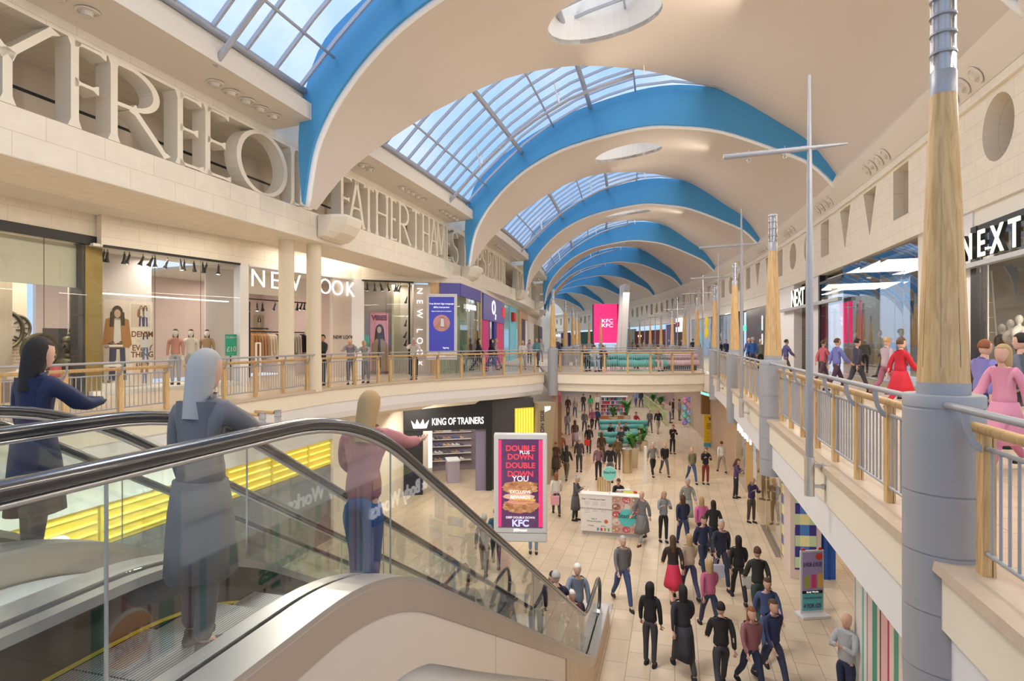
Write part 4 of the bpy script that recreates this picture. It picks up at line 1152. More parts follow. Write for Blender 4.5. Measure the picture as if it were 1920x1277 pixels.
auto('ALONG DOWN', 45.0, 'smaller looking distant carved letters after the third arch')
auto('TO THE MIGHTY'.replace('G', 'O'), 60.3, 'farthest carved letters still legible along the left frieze')
# stone brackets under the shell feet
for k in range(1, 7):
    s = SK[k]+2.75
    t = MB(); pr = [(0, 9.75), (.35, 9.78), (.62, 9.95), (.80, 10.2), (.86, 10.42), (.80, 10.5), (0, 10.5)]
    vs = []; 
    for ss, sc in ((s-.75, .55), (s-.45, 1), (s+.45, 1), (s+.75, .55)):
        for o, z in pr: vs.append(W(ss, VL+o*sc+.01, 10.12+(z-10.12)*(.75+.25*sc)))
    n = len(pr); fs = []
    for i in range(3):
        for j in range(n): fs.append((i*n+j, i*n+(j+1) % n, (i+1)*n+(j+1) % n, (i+1)*n+j))
    fs += [tuple(range(n)), tuple(3*n+j for j in reversed(range(n)))]
    t.add(vs, fs, 'stoneplain'); t.build('stone_bracket', fix=True, label='carved cream stone bracket under the foot of the blue arch, %s' % ORD[k-1], cat='bracket', group='stone brackets', bevel=.03)
# round cream columns on the left balcony
for px, d, lab in ((537, 17.9, 'round cream column on the left balcony, left one of the pair'), (588.5, 18.6, 'round cream column on the left balcony, right one of the pair')):
    p = PD(px, d); t = empty('round_column', (p.x, p.y, UF), lab, 'column', 'round cream columns')
    MB().lathe([(0, 6.0), (.225, 6.0), (.225, 9.66), (0, 9.66)], 'colcream', c=(p.x, p.y, 0), n=40).build('shaft', t, smooth=2)
    MB().lathe([(0, UF), (.245, UF), (.245, 6.05), (0, 6.05)], 'colcream', c=(p.x, p.y, 0), n=40).build('base', t, smooth=2)
# ================================================================ UPPER LEFT SHOPS
def spot(w, u, z, o, par=None, size=1, name='spotlight', **k):
    """black track spotlight hanging from z"""
    c = w.p(u, z, o); m = MB(); rr = R_.uniform(-.5, .5)
    m.tube([c, c-Vector((0, 0, .10*size))], .012*size, 'black', n=6)
    d = (Vector((0, 0, -1))+w.d*rr*.7+w.n*R_.uniform(-.4, .2)).normalized()
    a = c-Vector((0, 0, .09*size)); m.tube([a-d*.03*size, a+d*.13*size, a+d*.17*size, a+d*.24*size], .04, 'black', n=10, rad=[.028*size, .034*size, .048*size, .070*size])
    m.tube([a+d*.236*size, a+d*.243*size], .055*size, 'ledsoft', n=10)
    return m.build(name, par, **k)
WA = Wall(W(4.5, -16.3), PD(193, 17.55)); WB = Wall(PD(190, 17.2), PD(450, 21.4)); WC = Wall(PD(450, 21.4), PD(660, 26.8)); WD = Wall(PD(660, 26.8), PD(678, 27.1)); WE = Wall(PD(678, 27.1), PD(824, 28.65))
def fascia_above(w, ztop, z1=10.44, m='stone', o=(-.25, .0), u0=0, u1=None):
    w.panel('wall_left', u0, w.L if u1 is None else u1, ztop, z1, o[0], o[1], m, kind='structure')
fascia_above(WA, 9.66); fascia_above(WB, 9.42); fascia_above(WC, 9.42); fascia_above(WD, 9.42); fascia_above(WE, 9.42)
def shopfront(w, label, u0, u1, z1, joints=(), frame='black', fh=.10, gl='glass', z0=UF, o=0, name='shopfront'):
    c = w.p((u0+u1)/2, z0, 0); t = empty(name, c, label, 'shopfront')
    w.panel('header', u0, u1, z1-fh, z1, o-.04, o+.06, frame, parent=t)
    ed = [u0]+list(joints)+[u1]
    for a, b in zip(ed, ed[1:]): w.panel('glass_pane', a+.004, b-.004, z0, z1-fh, o, o+.012, gl, parent=t)
    for j in joints: w.panel('glass_joint', j-.004, j+.004, z0, z1-fh, o-.002, o+.014, 'charcoal', parent=t)
    return t
# --- home store
t = shopfront(WA, 'home store front with tall glass panes under a thick black header', 0, WA.L, 9.66, [WA.u(82)], fh=.26)
WA.panel('gold_pier', WA.u(160)+.02, WA.L, UF, 9.40, -.5, -.02, 'gold', parent=t)
WA.panel('dark_jamb', WA.u(157), WA.u(160)+.02, UF, 9.40, -.5, -.06, 'charcoal', parent=t)
WA.panel('upper_fascia', 0, WA.u(157), 8.15, 9.38, -.35, -.28, cm((.66, .64, .52)), parent=t)
WA.panel('wall_left_back', -2, WA.L, 7.2, 9.4, -3.2, -3.0, cm((.72, .62, .48)), kind='structure')
WA.panel('wall_left_brick', -2, WA.L, UF, 7.2, -3.2, -2.98, 'oldbrick', kind='structure')
WA.panel('ceiling_shop', -2, WA.L, 9.42, 9.5, -3.2, -.05, 'wcream', kind='structure')
u = WA.u(38); WA.panel('trim_pillar', u-.3, u+.85, UF, 9.38, -2.2, -1.5, cm((.78, .68, .54)), kind='structure')
def clock(w, u, z, o, r, label):
    c = w.p(u, z, o); t = empty('wall_clock', c, label, 'clock', 'clocks in the home store')
    q = Matrix(((w.d.x, 0, w.n.x), (w.d.y, 0, w.n.y), (0, 1, 0))).to_4x4(); q.translation = c
    for nm, prof, mm in (('rim', [(r, 0), (r, .06), (r*.9, .08), (r*.84, .05), (r*.84, 0)], 'bronze'), ('hub', [(0, 0), (r*.22, 0), (r*.22, .05), (0, .05)], 'steelgrey')):
        m = MB(); m.lathe(prof, mm, n=32); m.v = [tuple(q @ Vector(p)) for p in m.v]; m.build(nm, t)
    m = MB()
    m2 = MB(); m2.lathe([(0, .0), (r*.84, .0), (r*.84, .012), (0, .012)], cm((.55, .50, .42)), n=32); m2.v = [tuple(q @ Vector(p)) for p in m2.v]; m2.build('dial', t)
    for i in range(12):
        a = i*math.pi/6; p = Vector((math.cos(a), math.sin(a), 0)); m.tube([q @ (p*r*.62+Vector((0, 0, .03))), q @ (p*r*.82+Vector((0, 0, .03)))], .018*r/.5, 'charcoal', n=4)
    m.build('numerals', t)
    m = MB(); m.tube([q @ Vector((0, 0, .06)), q @ Vector((r*.3, r*.4, .06))], .02*r, 'black', n=4); m.tube([q @ Vector((0, 0, .06)), q @ Vector((-r*.6, r*.1, .06))], .015*r, 'black', n=4); m.build('hands', t)
def w_at(w, px, py, o):
    """wall coordinates of a pixel on the plane offset o behind the wall"""
    w2 = Wall(w.a+w.n*o, w.b+w.n*o); return w2.u(px), w2.z(px, py)
for px, py, o, r, l in ((73, 659, -.9, .52, 'large round metal clock leaning in the home store window beside the bust'), (3, 618, -2.9, .62, 'big bronze rimmed clock hung on the brick wall at the left edge'), (30, 615, -2.95, .42, 'half hidden round clock on the brick wall behind the pillar')):
    u, z = w_at(WA, px, py, o); clock(WA, u, z, o, r, l)
# bust with top knot
u, z = w_at(WA, 130, 650, -1.0); c = WA.p(u, 0, -1.0); m = MB()
for (x, y, zz, a, b, d) in ((0, 0, 6.15, .42, .25, .25), (0, 0, 6.42, .14, .14, .14), (0, 0, 6.72, .20, .21, .25), (0, .02, 6.86, .21, .22, .18), (0, .02, 7.03, .10, .10, .10), (0, .02, 7.13, .035, .035, .12), (-.2, 0, 6.66, .03, .05, .13), (.2, 0, 6.66, .03, .05, .13), (0, -.21, 6.70, .03, .05, .06)):
    m.ball((c.x+x, c.y+y, zz-.25), (a, b, d), 'bronze', 16)
bust = empty('bust_statue', (c.x, c.y, UF), 'dark bronze bust with topknot standing on a plinth in the home store window', 'statue')
m.build('bust', bust, smooth=True); MB().box((c.x, c.y, 5.33), (.8, .5, .62), cm((.3, .25, .18))).build('plinth', bust)
u, z = w_at(WA, 106, 650, -1.8); WA.panel('mirror_frame', u-.38, u+.42, 5.6, 7.0, -1.85, -1.8, 'charcoal', label='black framed mirror standing behind the bronze bust', cat='mirror').modifiers
u, z = w_at(WA, 105, 675, -.5); tb = empty('gift_box', WA.p(u, 5.75, -.5), 'small pink box on the shelf beside the bust', 'box'); WA.panel('box', u-.1, u+.12, 5.6, 5.95, -.6, -.45, cm((.65, .12, .16)), parent=tb)
WA.panel('display_shelf', .2, WA.u(155), UF, 5.6, -1.5, -.35, cm((.25, .2, .16)), label='low dark display plinth running along the home store window', cat='display')
for i, (u0, c) in enumerate(((WA.u(45), (.75, .7, .6)), (WA.u(62), (.8, .76, .7)), (WA.u(80), (.6, .55, .45)))):
    WA.panel('candle_box', u0, u0+.28, 5.6, 5.8+.06*i, -.6, -.4, cm(c), label='pale boxed candle on the display plinth, %s of three' % ['left', 'middle', 'right'][i], cat='box', group='boxed candles')
# --- clothes window with the denim poster
t = shopfront(WB, 'wide clothes shop window with a thin black header and hanging spotlights', .06, WB.u(449), 9.42, [WB.u(290), WB.u(376)], fh=.07)
WB.panel('wall_window_back', -.2, WB.u(330), UF, 9.42, -1.35, -1.28, cm((.66, .60, .56)), kind='structure')
ub, _ = w_at(WB, 328, 500, -1.3); uc, _ = w_at(WB, 385, 500, -1.3)
WB.panel('wall_window_back', uc, WB.L+1.2, UF, 9.42, -1.35, -1.28, cm((.64, .58, .55)), kind='structure')
WB.panel('ceiling_window', -.2, WB.L+.4, 9.36, 9.44, -1.35, -.03, 'wcream', kind='structure')
WB.panel('floor_window', -.2, WB.L+.2, UF, UF+.12, -1.35, -.02, 'wcream', kind='structure')
for i, px in enumerate((225, 231, 262, 271, 296, 313, 318, 341, 364, 371, 389, 405, 412, 434)):
    spot(WB, WB.u(px)-.25, 9.35, -.35, size=1.15, label='black track spotlight hanging in the clothes window, number %d from the left' % (i+1), cat='spotlight', group='track spotlights in the clothes window')
WB.panel('lighting_rail', WB.u(196), WB.u(445), 8.02, 8.06, -.5, -.46, 'ledsoft', label='thin bright light rail stretched across the clothes window', cat='light')
def wp(w, o): return Wall(w.a+w.n*o, w.b+w.n*o)
def figure2d(w, mb, u, z0, h, hair, top, legs, o=.012, arms=True, sk=(.62, .42, .32)):
    """a printed figure inside a poster, as flat coloured shapes"""
    e = .0015
    def P(poly, c, k): w.flat(mb, [(u+a*h, z0+b*h) for a, b in poly], o+e*k, o+e*(k+1), cm(c))
    P([(-.10, .46), (-.11, 0), (-.03, 0), (-.01, .42), (.03, .42), (.05, 0), (.12, 0), (.10, .46)], legs, 1)
    P([(-.15, .82), (-.19, .48), (-.15, .43), (-.12, .44), (.12, .44), (.15, .43), (.19, .48), (.15, .82), (.05, .86), (-.05, .86)], top, 2)
    P([(-.035, .84), (-.05, .50), (.05, .50), (.035, .84)], (.75, .72, .7), 3)
    P([(.075*math.cos(a), .91+.10*math.sin(a)) for a in [i*math.pi/6 for i in range(12)]]+[], hair, 3)
    P([(-.09, .92), (-.10, .72), (-.05, .72), (-.04, .92)], hair, 4); P([(.09, .92), (.10, .74), (.05, .74), (.04, .92)], hair, 4)
    P([(.042*math.cos(a), .90+.058*math.sin(a)) for a in [i*math.pi/6 for i in range(12)]], sk, 5)
# denim poster
w = wp(WB, -1.0); u0, u1, z0, z1 = w.u(194), w.u(286), w.z(240, 712), w.z(240, 562)
z1 = w.z(200, 561); t = empty('window_poster', w.p((u0+u1)/2, z0, 0), 'tall beige denim poster with a woman in a tan jacket', 'poster')
w.panel('board', u0, u1, UF+.14, z1, -.04, .01, cm((.80, .70, .60)), parent=t)
m = MB(); q = (u0+u1)/2
w.box(m, q+.02, u1-.05, UF+.3, z1-.06, .01, .0115, cm((.86, .78, .66))); m2 = m
w.box(m, q+.06, q+.9 if q+.9 < u1 else u1-.4, z1-.85, z1-.1, .0115, .013, cm((.70, .58, .46)))
w.box(m, u1-.42, u1-.08, z1-.85, z1-.1, .0115, .013, cm((.76, .66, .56))); w.box(m, u1-.42, u1-.08, z1-1.95, z1-.95, .0115, .013, cm((.78, .70, .60)))
w.box(m, q+.1, u1-.08, UF+.3, UF+.85, .0115, .013, cm((.78, .62, .50)))
m.build('picture_panels', t)
m = MB(); figure2d(w, m, (u0+q)/2+.02, UF+.35, z1-UF-.55, (.05, .025, .015), (.42, .20, .07), (.03, .04, .12)); m.build('printed_woman', t)
m = MB(); figure2d(w, m, u1-.25, z1-1.9, .9, (.05, .025, .015), (.75, .73, .7), (.12, .2, .35), o=.015); figure2d(w, m, u1-.25, z1-.82, .68, (.08, .04, .02), (.75, .73, .72), (.05, .08, .2), o=.015); figure2d(w, m, q+.38, z1-.82, .68, (.3, .15, .06), (.32, .13, .05), (.04, .06, .22), o=.015); figure2d(w, m, (q+u1)/2+.1, UF+.2, .7, (.6, .4, .25), (.35, .17, .09), (.1, .15, .4), o=.015); m.build('printed_inset_figures', t)
for b, z, s, c in (('DENIM', z1-1.08, .26, (.20, .06, .03)), ('WITH', z1-1.30, .16, (.72, .66, .56)), ('EVERY', z1-1.52, .26, (.20, .06, .03)), ('THING', z1-1.74, .26, (.20, .06, .03)), ('£16.99', z1-2.05, .17, (.1, .05, .03))):
    w.text(b, q+.42, z, s, cm(c), o=.014, ext=.002, bold=.006, sx=.9, parent=t)
# shelves of shoes beside the poster
for i, (zz) in enumerate((5.35, 5.9, 6.5)):
    u, _ = w_at(WB, 208, 650, -.7); WB.panel('display_cube', u-.55+.15*i, u+.15, UF+.12 if i == 0 else zz-.06, zz, -.85, -.35, 'wcream', label='white display shelf with shoes in the clothes window, %s' % ['lowest', 'middle', 'top'][i], cat='shelf', group='shoe shelves')
    for j in range(2):
        c = WB.p(u-.35+.15*i+.25*j, zz, -.6); m = MB(); m.ball((c.x, c.y, c.z+.035), (.055, .12, .035), cm([(.3, .18, .1), (.7, .62, .5), (.12, .07, .05)][i]), 10); m.ball((c.x, c.y+.07, c.z+.065), (.045, .05, .055), cm([(.3, .18, .1), (.7, .62, .5), (.12, .07, .05)][i]), 8)
        m.build('shoe', smooth=True, label='%s shoe on the %s display shelf, %s one' % (['brown', 'beige', 'dark brown'][i], ['lowest', 'middle', 'top'][i], ['left', 'right'][j]), cat='shoe', group='shoes in the clothes window')
# mannequins
for px, c, tr, l in ((329, (.60, .28, .22), (.40, .42, .48), 'mannequin in a salmon blouse with dark bob hair, left of the three'), (358, (.72, .66, .56), (.45, .44, .46), 'mannequin in a cream frilled blouse, middle of the three'), (388, (.40, .26, .15), (.22, .10, .12), 'mannequin in a brown blouse with dark bob hair, right of the three')):
    w = wp(WB, -.65); p = w.p(w.u(px), UF+.12, 0); person('stand', p, .35, 1.85, c, tr, 'long', 'br', mann=True, label=l, name='mannequin', cat='mannequin', group='mannequins in the clothes window', topkind='shirt')
w = wp(WB, -.15); t = empty('sale_sign', w.p(w.u(432), UF, 0), 'green money off sign standing at the right of the clothes window', 'sign')
w.panel('sign_board', w.u(422), w.u(443), w.z(432, 667), w.z(432, 627), 0, .02, cm((.03, .42, .28)), parent=t); w.text('£10', w.u(433), w.z(432, 655), .26, 'paper', o=.025, ext=.002, parent=t); w.text('STUDENT', w.u(433), w.z(432, 633), .10, 'paper', o=.025, ext=.002, parent=t); w.panel('stand', w.u(432)-.02, w.u(432)+.02, UF+.1, w.z(432, 667), 0, .02, 'black', parent=t)
# pilasters
WB.panel('trim_pilaster', WB.u(449), WB.L+.12, UF, 9.42, -.3, .04, 'whitecove', kind='structure')
WC.panel('trim_pilaster', 0, WC.u(465), UF, 9.42, -.3, .04, 'whitecove', kind='structure')
# --- clothes shop entrance
t = empty('shop_entrance', WC.p(WC.L/2, UF, 0), 'open clothes shop entrance with glowing white sign letters and a taupe side panel', 'shopfront')
WC.panel('taupe_panel', WC.u(623), WC.u(662), UF, 9.36, -.15, .03, 'taupe', parent=t)
WC.panel('top_trim', WC.u(465), WC.L, 9.36, 9.44, -.1, .08, 'whitecove', parent=t)
WC.panel('bulkhead', WC.u(465), WC.u(623), 8.5, 9.34, -1.6, -1.5, 'wcream', parent=t)
for px, ch in ((480, 'N'), (511, 'E'), (542, 'W'), (581, 'L'), (606, 'O'), (629, 'O'), (653, 'K')):
    WC.text(ch, WC.u(px), WC.z(px, 524+(px-480)*.118), .95, 'led', o=.12, ext=.02, bold=-.012, parent=t, name='sign_letter')
WC.text('NEW LOOK', WC.u(643), WC.z(643, 632.5), .22, 'black', o=.04, ext=.004, bold=.004, space=1.15, parent=t)
WC.panel('shop_ceiling', -.5, WC.L+.8, 9.30, 9.4, -9, -.2, cm((.7, .66, .6)), parent=None, kind='structure')
WC.panel('wall_shop_back', -3.5, WC.L+.8, UF, 9.3, -6.2, -6.0, cm((.62, .50, .45)), kind='structure')
WC.panel('wall_shop_side', WC.L+.3, WC.L+.5, UF, 9.3, -6.2, -.4, cm((.62, .5, .45)), kind='structure')
# rails of clothes, posters, track lights inside
for i, o in enumerate((-5.6, -3.2)):
    w = wp(WC, o); u0, u1 = w.u(466), w.u(622); z = w.z(540, 618+6*i)
    t = empty('clothes_rail', w.p((u0+u1)/2, UF, 0), 'long black wall rail of hanging clothes at the back of the clothes shop' if i == 0 else 'freestanding black rail of hanging clothes inside the shop doorway', 'clothes rail', 'clothes rails')
    w.panel('rail', u0, u1, z, z+.05, -.03, .03, 'black', parent=t)
    for u in (u0+.05, (u0+u1)/2, u1-.05): w.panel('upright', u-.025, u+.025, UF, z+(1.3 if i == 0 else 0), -.03, .03, 'black', parent=t)
    cols = [(.45, .24, .10), (.5, .3, .16), (.75, .66, .52), (.03, .03, .03), (.05, .05, .05), (.6, .55, .48), (.02, .02, .025), (.42, .2, .08)]
    n = int((u1-u0)/.16)
    for j in range(n):
        u = u0+.1+j*.16; c = cols[(j//3) % 8]
        m = MB(); hh = R_.uniform(.8, 1.1)
        a = w.p(u, z-.08, 0); 
        w2 = w; m.hexa([w.p(u-.03, z-.1-hh, .24), w.p(u+.03, z-.1-hh, .24), w.p(u+.03, z-.1-hh, -.2), w.p(u-.03, z-.1-hh, -.2)], [w.p(u-.03, z-.14, .20), w.p(u+.03, z-.14, .20), w.p(u+.03, z-.05, -.02), w.p(u-.03, z-.05, -.02)], cm(c))
        m.tube([w.p(u, z-.08, 0), w.p(u, z+.01, 0)], .006, 'steel', n=4)
        m.build('hanging_garment', label='%s garment hanging on the %s clothes rail, number %d from the left' % (['tan', 'brown', 'cream', 'black', 'dark grey', 'stone coloured', 'jet black', 'rust'][(j//3) % 8], ['back', 'front'][i], j+1), cat='garment', group='garments on the %s rail' % ['back', 'front'][i], fix=True)
for px, py0, py1, wd, c1, c2, l in ((512, 578, 616, 23, (.72, .45, .42), (.25, .11, .05), 'pink backlit poster of a figure in a brown jacket'), (563, 577, 616, 22, (.72, .42, .40), (.30, .14, .10), 'pink backlit poster of a figure in a patterned dress'), (485, 590, 615, 16, (.38, .34, .24), (.04, .04, .03), 'olive poster of a figure in black')):
    w = wp(WC, -5.9); t = empty('wall_poster', w.p(w.u(px), w.z(px, py1), 0), l+' above the clothes rails', 'poster', 'posters inside the clothes shop')
    w.panel('board', w.u(px-wd/2), w.u(px+wd/2), w.z(px, py1), w.z(px, py0), 0, .04, cm(c1), parent=t)
    m = MB(); figure2d(w, m, w.u(px), w.z(px, py1-1), w.z(px, py0+2)-w.z(px, py1-1), c2, c2, (.6, .5, .42), o=.042); m.build('printed_figure', t)
for i, px in enumerate((468, 482, 492, 516, 540, 558, 566, 571)):
    w = wp(WC, -2.5); spot(w, w.u(px), w.z(px, 566), 0, size=1.2, label='black ceiling spotlight inside the clothes shop doorway, number %d from the left' % (i+1), cat='spotlight', group='spotlights inside the clothes shop')
w = wp(WC, -2.5); w.panel('track', w.u(465), w.u(622), w.z(540, 566)-.02, w.z(540, 566)+.03, -.02, .02, 'black', label='black lighting track across the clothes shop doorway', cat='lighting track')
# security gate
w = wp(WC, -.5)
t = empty('security_gate', w.p(w.u(484), UF, 0), 'slim pale security gate standing at the clothes shop doorway', 'security gate')
for u in (w.u(480), w.u(488)): w.panel('upright', u-.03, u+.03, UF, 6.55, -.02, .02, 'wcream', parent=t)
w.panel('top_bar', w.u(480), w.u(488), 6.5, 6.56, -.02, .02, 'wcream', parent=t)
# --- pilaster and the second window
WD.panel('trim_pilaster', -.2, WD.L+.1, UF, 9.42, -.3, .05, 'whitecove', kind='structure')
t = shopfront(WE, 'clothes shop corner window with black spotlights and a pink poster', WE.u(678), WE.u(775), 9.42, [WE.u(724)], fh=.07)
WE.panel('wall_window_back', WE.u(670), WE.u(790), UF, 9.4, -1.5, -1.42, cm((.60, .53, .47)), kind='structure'); WE.panel('ceiling_window', WE.u(670), WE.u(780), 9.36, 9.44, -1.5, -.03, 'wcream', kind='structure')
WE.panel('corner_post', WE.u(766), WE.u(769), UF, 9.36, -.05, .03, 'black', parent=t)
for i, px in enumerate((682, 692, 706, 717, 731, 746, 750, 755)): spot(WE, WE.u(px), 9.36, -.4, size=1.25, label='black spotlight at the top of the corner window, number %d from the left' % (i+1), cat='spotlight', group='spotlights in the corner window')
for i, (px, py) in enumerate(((763, 555), (762, 598), (762, 620), (762, 635))):
    w = wp(WE, -.2); spot(w, w.u(px), w.z(px, py), 0, size=1.1, label='black spotlight on the side post of the corner window, number %d from the top' % (i+1), cat='spotlight', group='side spotlights of the corner window')
w = wp(WE, -.6); u0, u1 = w.u(694), w.u(728); z1 = w.z(710, 586); t = empty('window_poster', w.p((u0+u1)/2, UF, 0), 'pink VIBES poster of a long haired woman in a patterned coat', 'poster')
w.panel('board', u0, u1, UF+.15, z1, -.05, .01, cm((.80, .33, .42)), parent=t)
w.text('VIBES', (u0+u1)/2, z1-.26, .30, cm((.20, .02, .03)), o=.015, ext=.004, bold=.022, parent=t)
m = MB(); q = (u0+u1)/2
def el(cx, cz, rx, rz, c, k): w.flat(m, [(cx+rx*math.cos(i*math.pi/10), cz+rz*math.sin(i*math.pi/10)) for i in range(20)], .01+.0015*k, .0115+.0015*k, cm(c))
el(q+.02, z1-.85, .20, .30, (.05, .02, .012), 1); w.flat(m, [(q-.18, z1-.8), (q-.26, z1-1.6), (q+.3, z1-1.6), (q+.22, z1-.8)], .0115, .013, cm((.05, .02, .012))); w.flat(m, [(q-.36, UF+.16), (q-.36, z1-1.5), (q-.15, z1-1.25), (q+.15, z1-1.25), (q+.40, z1-1.5), (q+.42, UF+.16)], .013, .0145, cm((.33, .22, .14)))
el(q, z1-.82, .10, .16, (.62, .40, .30), 3); w.flat(m, [(q-.05, z1-1.25), (q-.13, UF+.3), (q+.08, UF+.3), (q+.05, z1-1.25)], .0145, .016, cm((.05, .04, .04)))
m.build('printed_woman', t)
w = wp(WE, -.3); t = empty('sale_sign', w.p(w.u(684), UF, 0), 'small green sale sign at the left of the corner window', 'sign'); w.panel('sign_board', w.u(679), w.u(692), w.z(684, 668), w.z(684, 629), 0, .02, cm((.06, .45, .32)), parent=t); w.panel('stand', w.u(684)-.02, w.u(684)+.02, UF, w.z(684, 668), 0, .02, 'black', parent=t)
t = empty('facade_sign', WE.p(WE.u(798), UF, 0), 'taupe shopfront panel with vertical white lettering', 'sign')
WE.panel('panel', WE.u(775), WE.u(806), UF, 9.3, -.2, .06, 'taupe', parent=t)
for i, ch in enumerate('NEW LOOK'):
    if ch == ' ': continue
    py = (546, 566, 588, 0, 620, 639, 661, 682)[i]
    WE.text(ch, WE.u(785.5), WE.z(785, py), .42, 'led', o=.10, ext=.01, bold=-.004, rot=-math.pi/2, parent=t, name='sign_letter')
WE.panel('panel_right', WE.u(806), WE.L+.05, UF, 9.42, -.3, .02, 'oak', parent=t)
# ================================================================ digital totem upstairs
def totem(p, rz, zb, label, wd=1.38, ht=2.75, art=None, screen=(.04, .05, .35), pole=None):
    t = empty('digital_totem', (p[0], p[1], 0), label, 'digital sign', rz=0)
    a = Vector((math.cos(rz), math.sin(rz), 0)); w = Wall(Vector((p[0], p[1], 0))-a*wd/2, Vector((p[0], p[1], 0))+a*wd/2)
    w.panel('casing', 0, wd, zb, zb+ht, -.22, 0, cm((.68, .67, .66), .35), parent=t, bevel=.03)
    w.panel('screen', .12, wd-.12, zb+.38, zb+ht-.14, 0.001, .012, mat('screen_%s' % label[:6], screen, .2, emit=.35), parent=t)
    if pole: MB().tube([(p[0]-w.n.x*.1, p[1]-w.n.y*.1, pole), (p[0]-w.n.x*.1, p[1]-w.n.y*.1, zb+.02)], .12, cm((.75, .74, .72), .35), n=20).build('pole', t, smooth=2)
    return t, w
p = PD(828, 26.9); t, w = totem((p.x, p.y), .02, 5.75, 'purple digital totem screen on the left balcony showing a phone in hands', ht=3.0, screen=(.055, .055, .36))
for b, z, s in (('Free British Sign Language', 8.30, .105), ('(BSL) Interpreter', 8.14, .105), ('Open the QR code for translation', 7.96, .065)): w.text(b, .69, z, s, 'signwhite', o=.014, ext=.001, parent=t)
m = MB()
def disc(w, m, u, z, r, c, k, rz=None): w.flat(m, [(u+r*math.cos(i*math.pi/16), z+(rz or r)*math.sin(i*math.pi/16)) for i in range(32)], .012+.002*k, .014+.002*k, c)
disc(w, m, .69, 7.42, .38, cm((.62, .32, .34)), 0); w.flat(m, [(.62, 7.24), (.64, 7.68), (.80, 7.66), (.82, 7.22)], .016, .018, cm((.05, .05, .09))); w.flat(m, [(.635, 7.27), (.655, 7.65), (.79, 7.63), (.81, 7.25)], .018, .020, 'paper')
w.flat(m, [(.36, 7.25), (.58, 7.5), (.64, 7.45), (.60, 7.2), (.5, 7.1)], .016, .0175, cm((.55, .27, .2))); w.flat(m, [(1.0, 7.2), (.84, 7.45), (.80, 7.3), (.86, 7.1)], .018, .0195, cm((.55, .27, .2))); m.build('phone_picture', t)
w.text('Signing', .88, 6.30, .10, 'signwhite', o=.014, ext=.001, parent=t); w.text('JCDecaux', .69, 5.96, .085, 'ledsoft', o=.004, ext=.002, parent=t)
# ================================================================ hair salon, phone shop, turquoise shop
WF = Wall(PD(824, 28.65), PD(862, 28.9)); WG = Wall(PD(862, 28.9), PD(900, 33.4)); WH_ = Wall(PD(900, 33.4), PD(945, 44)); WI = Wall(PD(945, 44), PD(988, 62)); WJ = Wall(PD(988, 62), PD(1016, 90))
for w in (WF, WG, WH_, WI, WJ): fascia_above(w, 9.42, 9.8, m='stone')
for w, j, l in ((WF, [], 'hair salon front, part facing the camera, under a purple band'), (WG, [WG.L*.5], 'hair salon side window with white lettering under a purple band')):
    t = shopfront(w, l, 0, w.L, 9.42, j, frame=cm((.13, .12, .42)), fh=.62, gl='glassgreen')
    w.panel('wall_salon_back', -1, w.L+1, UF, 9.4, -3.1, -3.0, cm((.62, .58, .42)), kind='structure')
WG.text('supercuts', WG.u(881), WG.z(881, 575), .52, 'signwhite', o=.08, ext=.03, bold=.0, name='sign_letters', label='white illuminated hair salon lettering on the glass', cat='sign')
for i, (px, c) in enumerate(((867, (.25, .5, .5)), (891, (.55, .35, .25)))):
    w = wp(WG, -.4); t = empty('window_banner', w.p(w.u(px), UF, 0), 'tall window banner with a portrait in the hair salon, %s of two' % ['left', 'right'][i], 'banner', 'salon banners'); w.panel('banner', w.u(px-4), w.u(px+3), UF+.2, w.z(px, 602), 0, .03, cm(c), parent=t)
w = wp(WG, -2.2)
for j in range(4): w.panel('product_shelf', w.u(873), w.u(889), 5.8+j*.55, 5.85+j*.55, -.3, 0, 'wcream', label='pale product shelf inside the hair salon, %s' % ['lowest', 'second from bottom', 'third from bottom', 'highest'][j], cat='shelf', group='salon shelves')
t = empty('phone_shop_front', WH_.p(WH_.L/2, UF, 0), 'phone shop front with a big blue to lilac sign panel and pink window panels', 'shopfront')
WH_.panel('gold_jamb', -.05, .35, UF, 9.42, -.3, .05, 'oak', parent=t)
WH_.panel('sign_fascia', WH_.u(904), WH_.u(944), 7.85, 9.35, -.2, .08, cm((.10, .12, .50), .4), parent=t)
WH_.text('O', WH_.u(923), 8.7, 1.25, 'signwhite', o=.1, ext=.02, bold=.01, parent=t, sx=1.6, name='sign_letter'); WH_.text('2', WH_.u(926.5), 8.15, .5, 'signwhite', o=.1, ext=.02, parent=t, sx=1.6, name='sign_letter')
for a, b, c in ((904, 916, (.75, .05, .28)), (931, 943, (.8, .06, .2)), (916, 918, (.06, .05, .25)), (926, 931, (.05, .06, .35))): WH_.panel('window_panel', WH_.u(a), WH_.u(b), UF, 7.85, -.15, .02, cm(c), parent=t)
WH_.panel('wall_shop_back', 0, WH_.L, UF, 9.3, -2.1, -2, cm((.35, .22, .14)), kind='structure')
WH_.panel('side_sign', WH_.u(939), WH_.u(943.5), 8.3, 9.0, .08, .12, cm((.75, .04, .05), emit=.4), label='small red hanging sign beside the phone shop panel', cat='sign')
t = empty('turquoise_shop_front', WI.p(WI.L/2, UF, 0), 'turquoise shop front with pale blue pilaster and tiny red signs', 'shopfront')
WI.panel('window_pane', 0, WI.u(955), UF, 9.42, -.1, 0, cm((.18, .48, .52), .1), parent=t); WI.panel('blue_pilaster', WI.u(955), WI.u(967), UF, 9.42, -.2, .05, cm((.22, .60, .78)), parent=t); WI.panel('glass_side', WI.u(967), WI.u(972), UF, 9.42, -.1, 0, cm((.4, .52, .48), .1), parent=t)
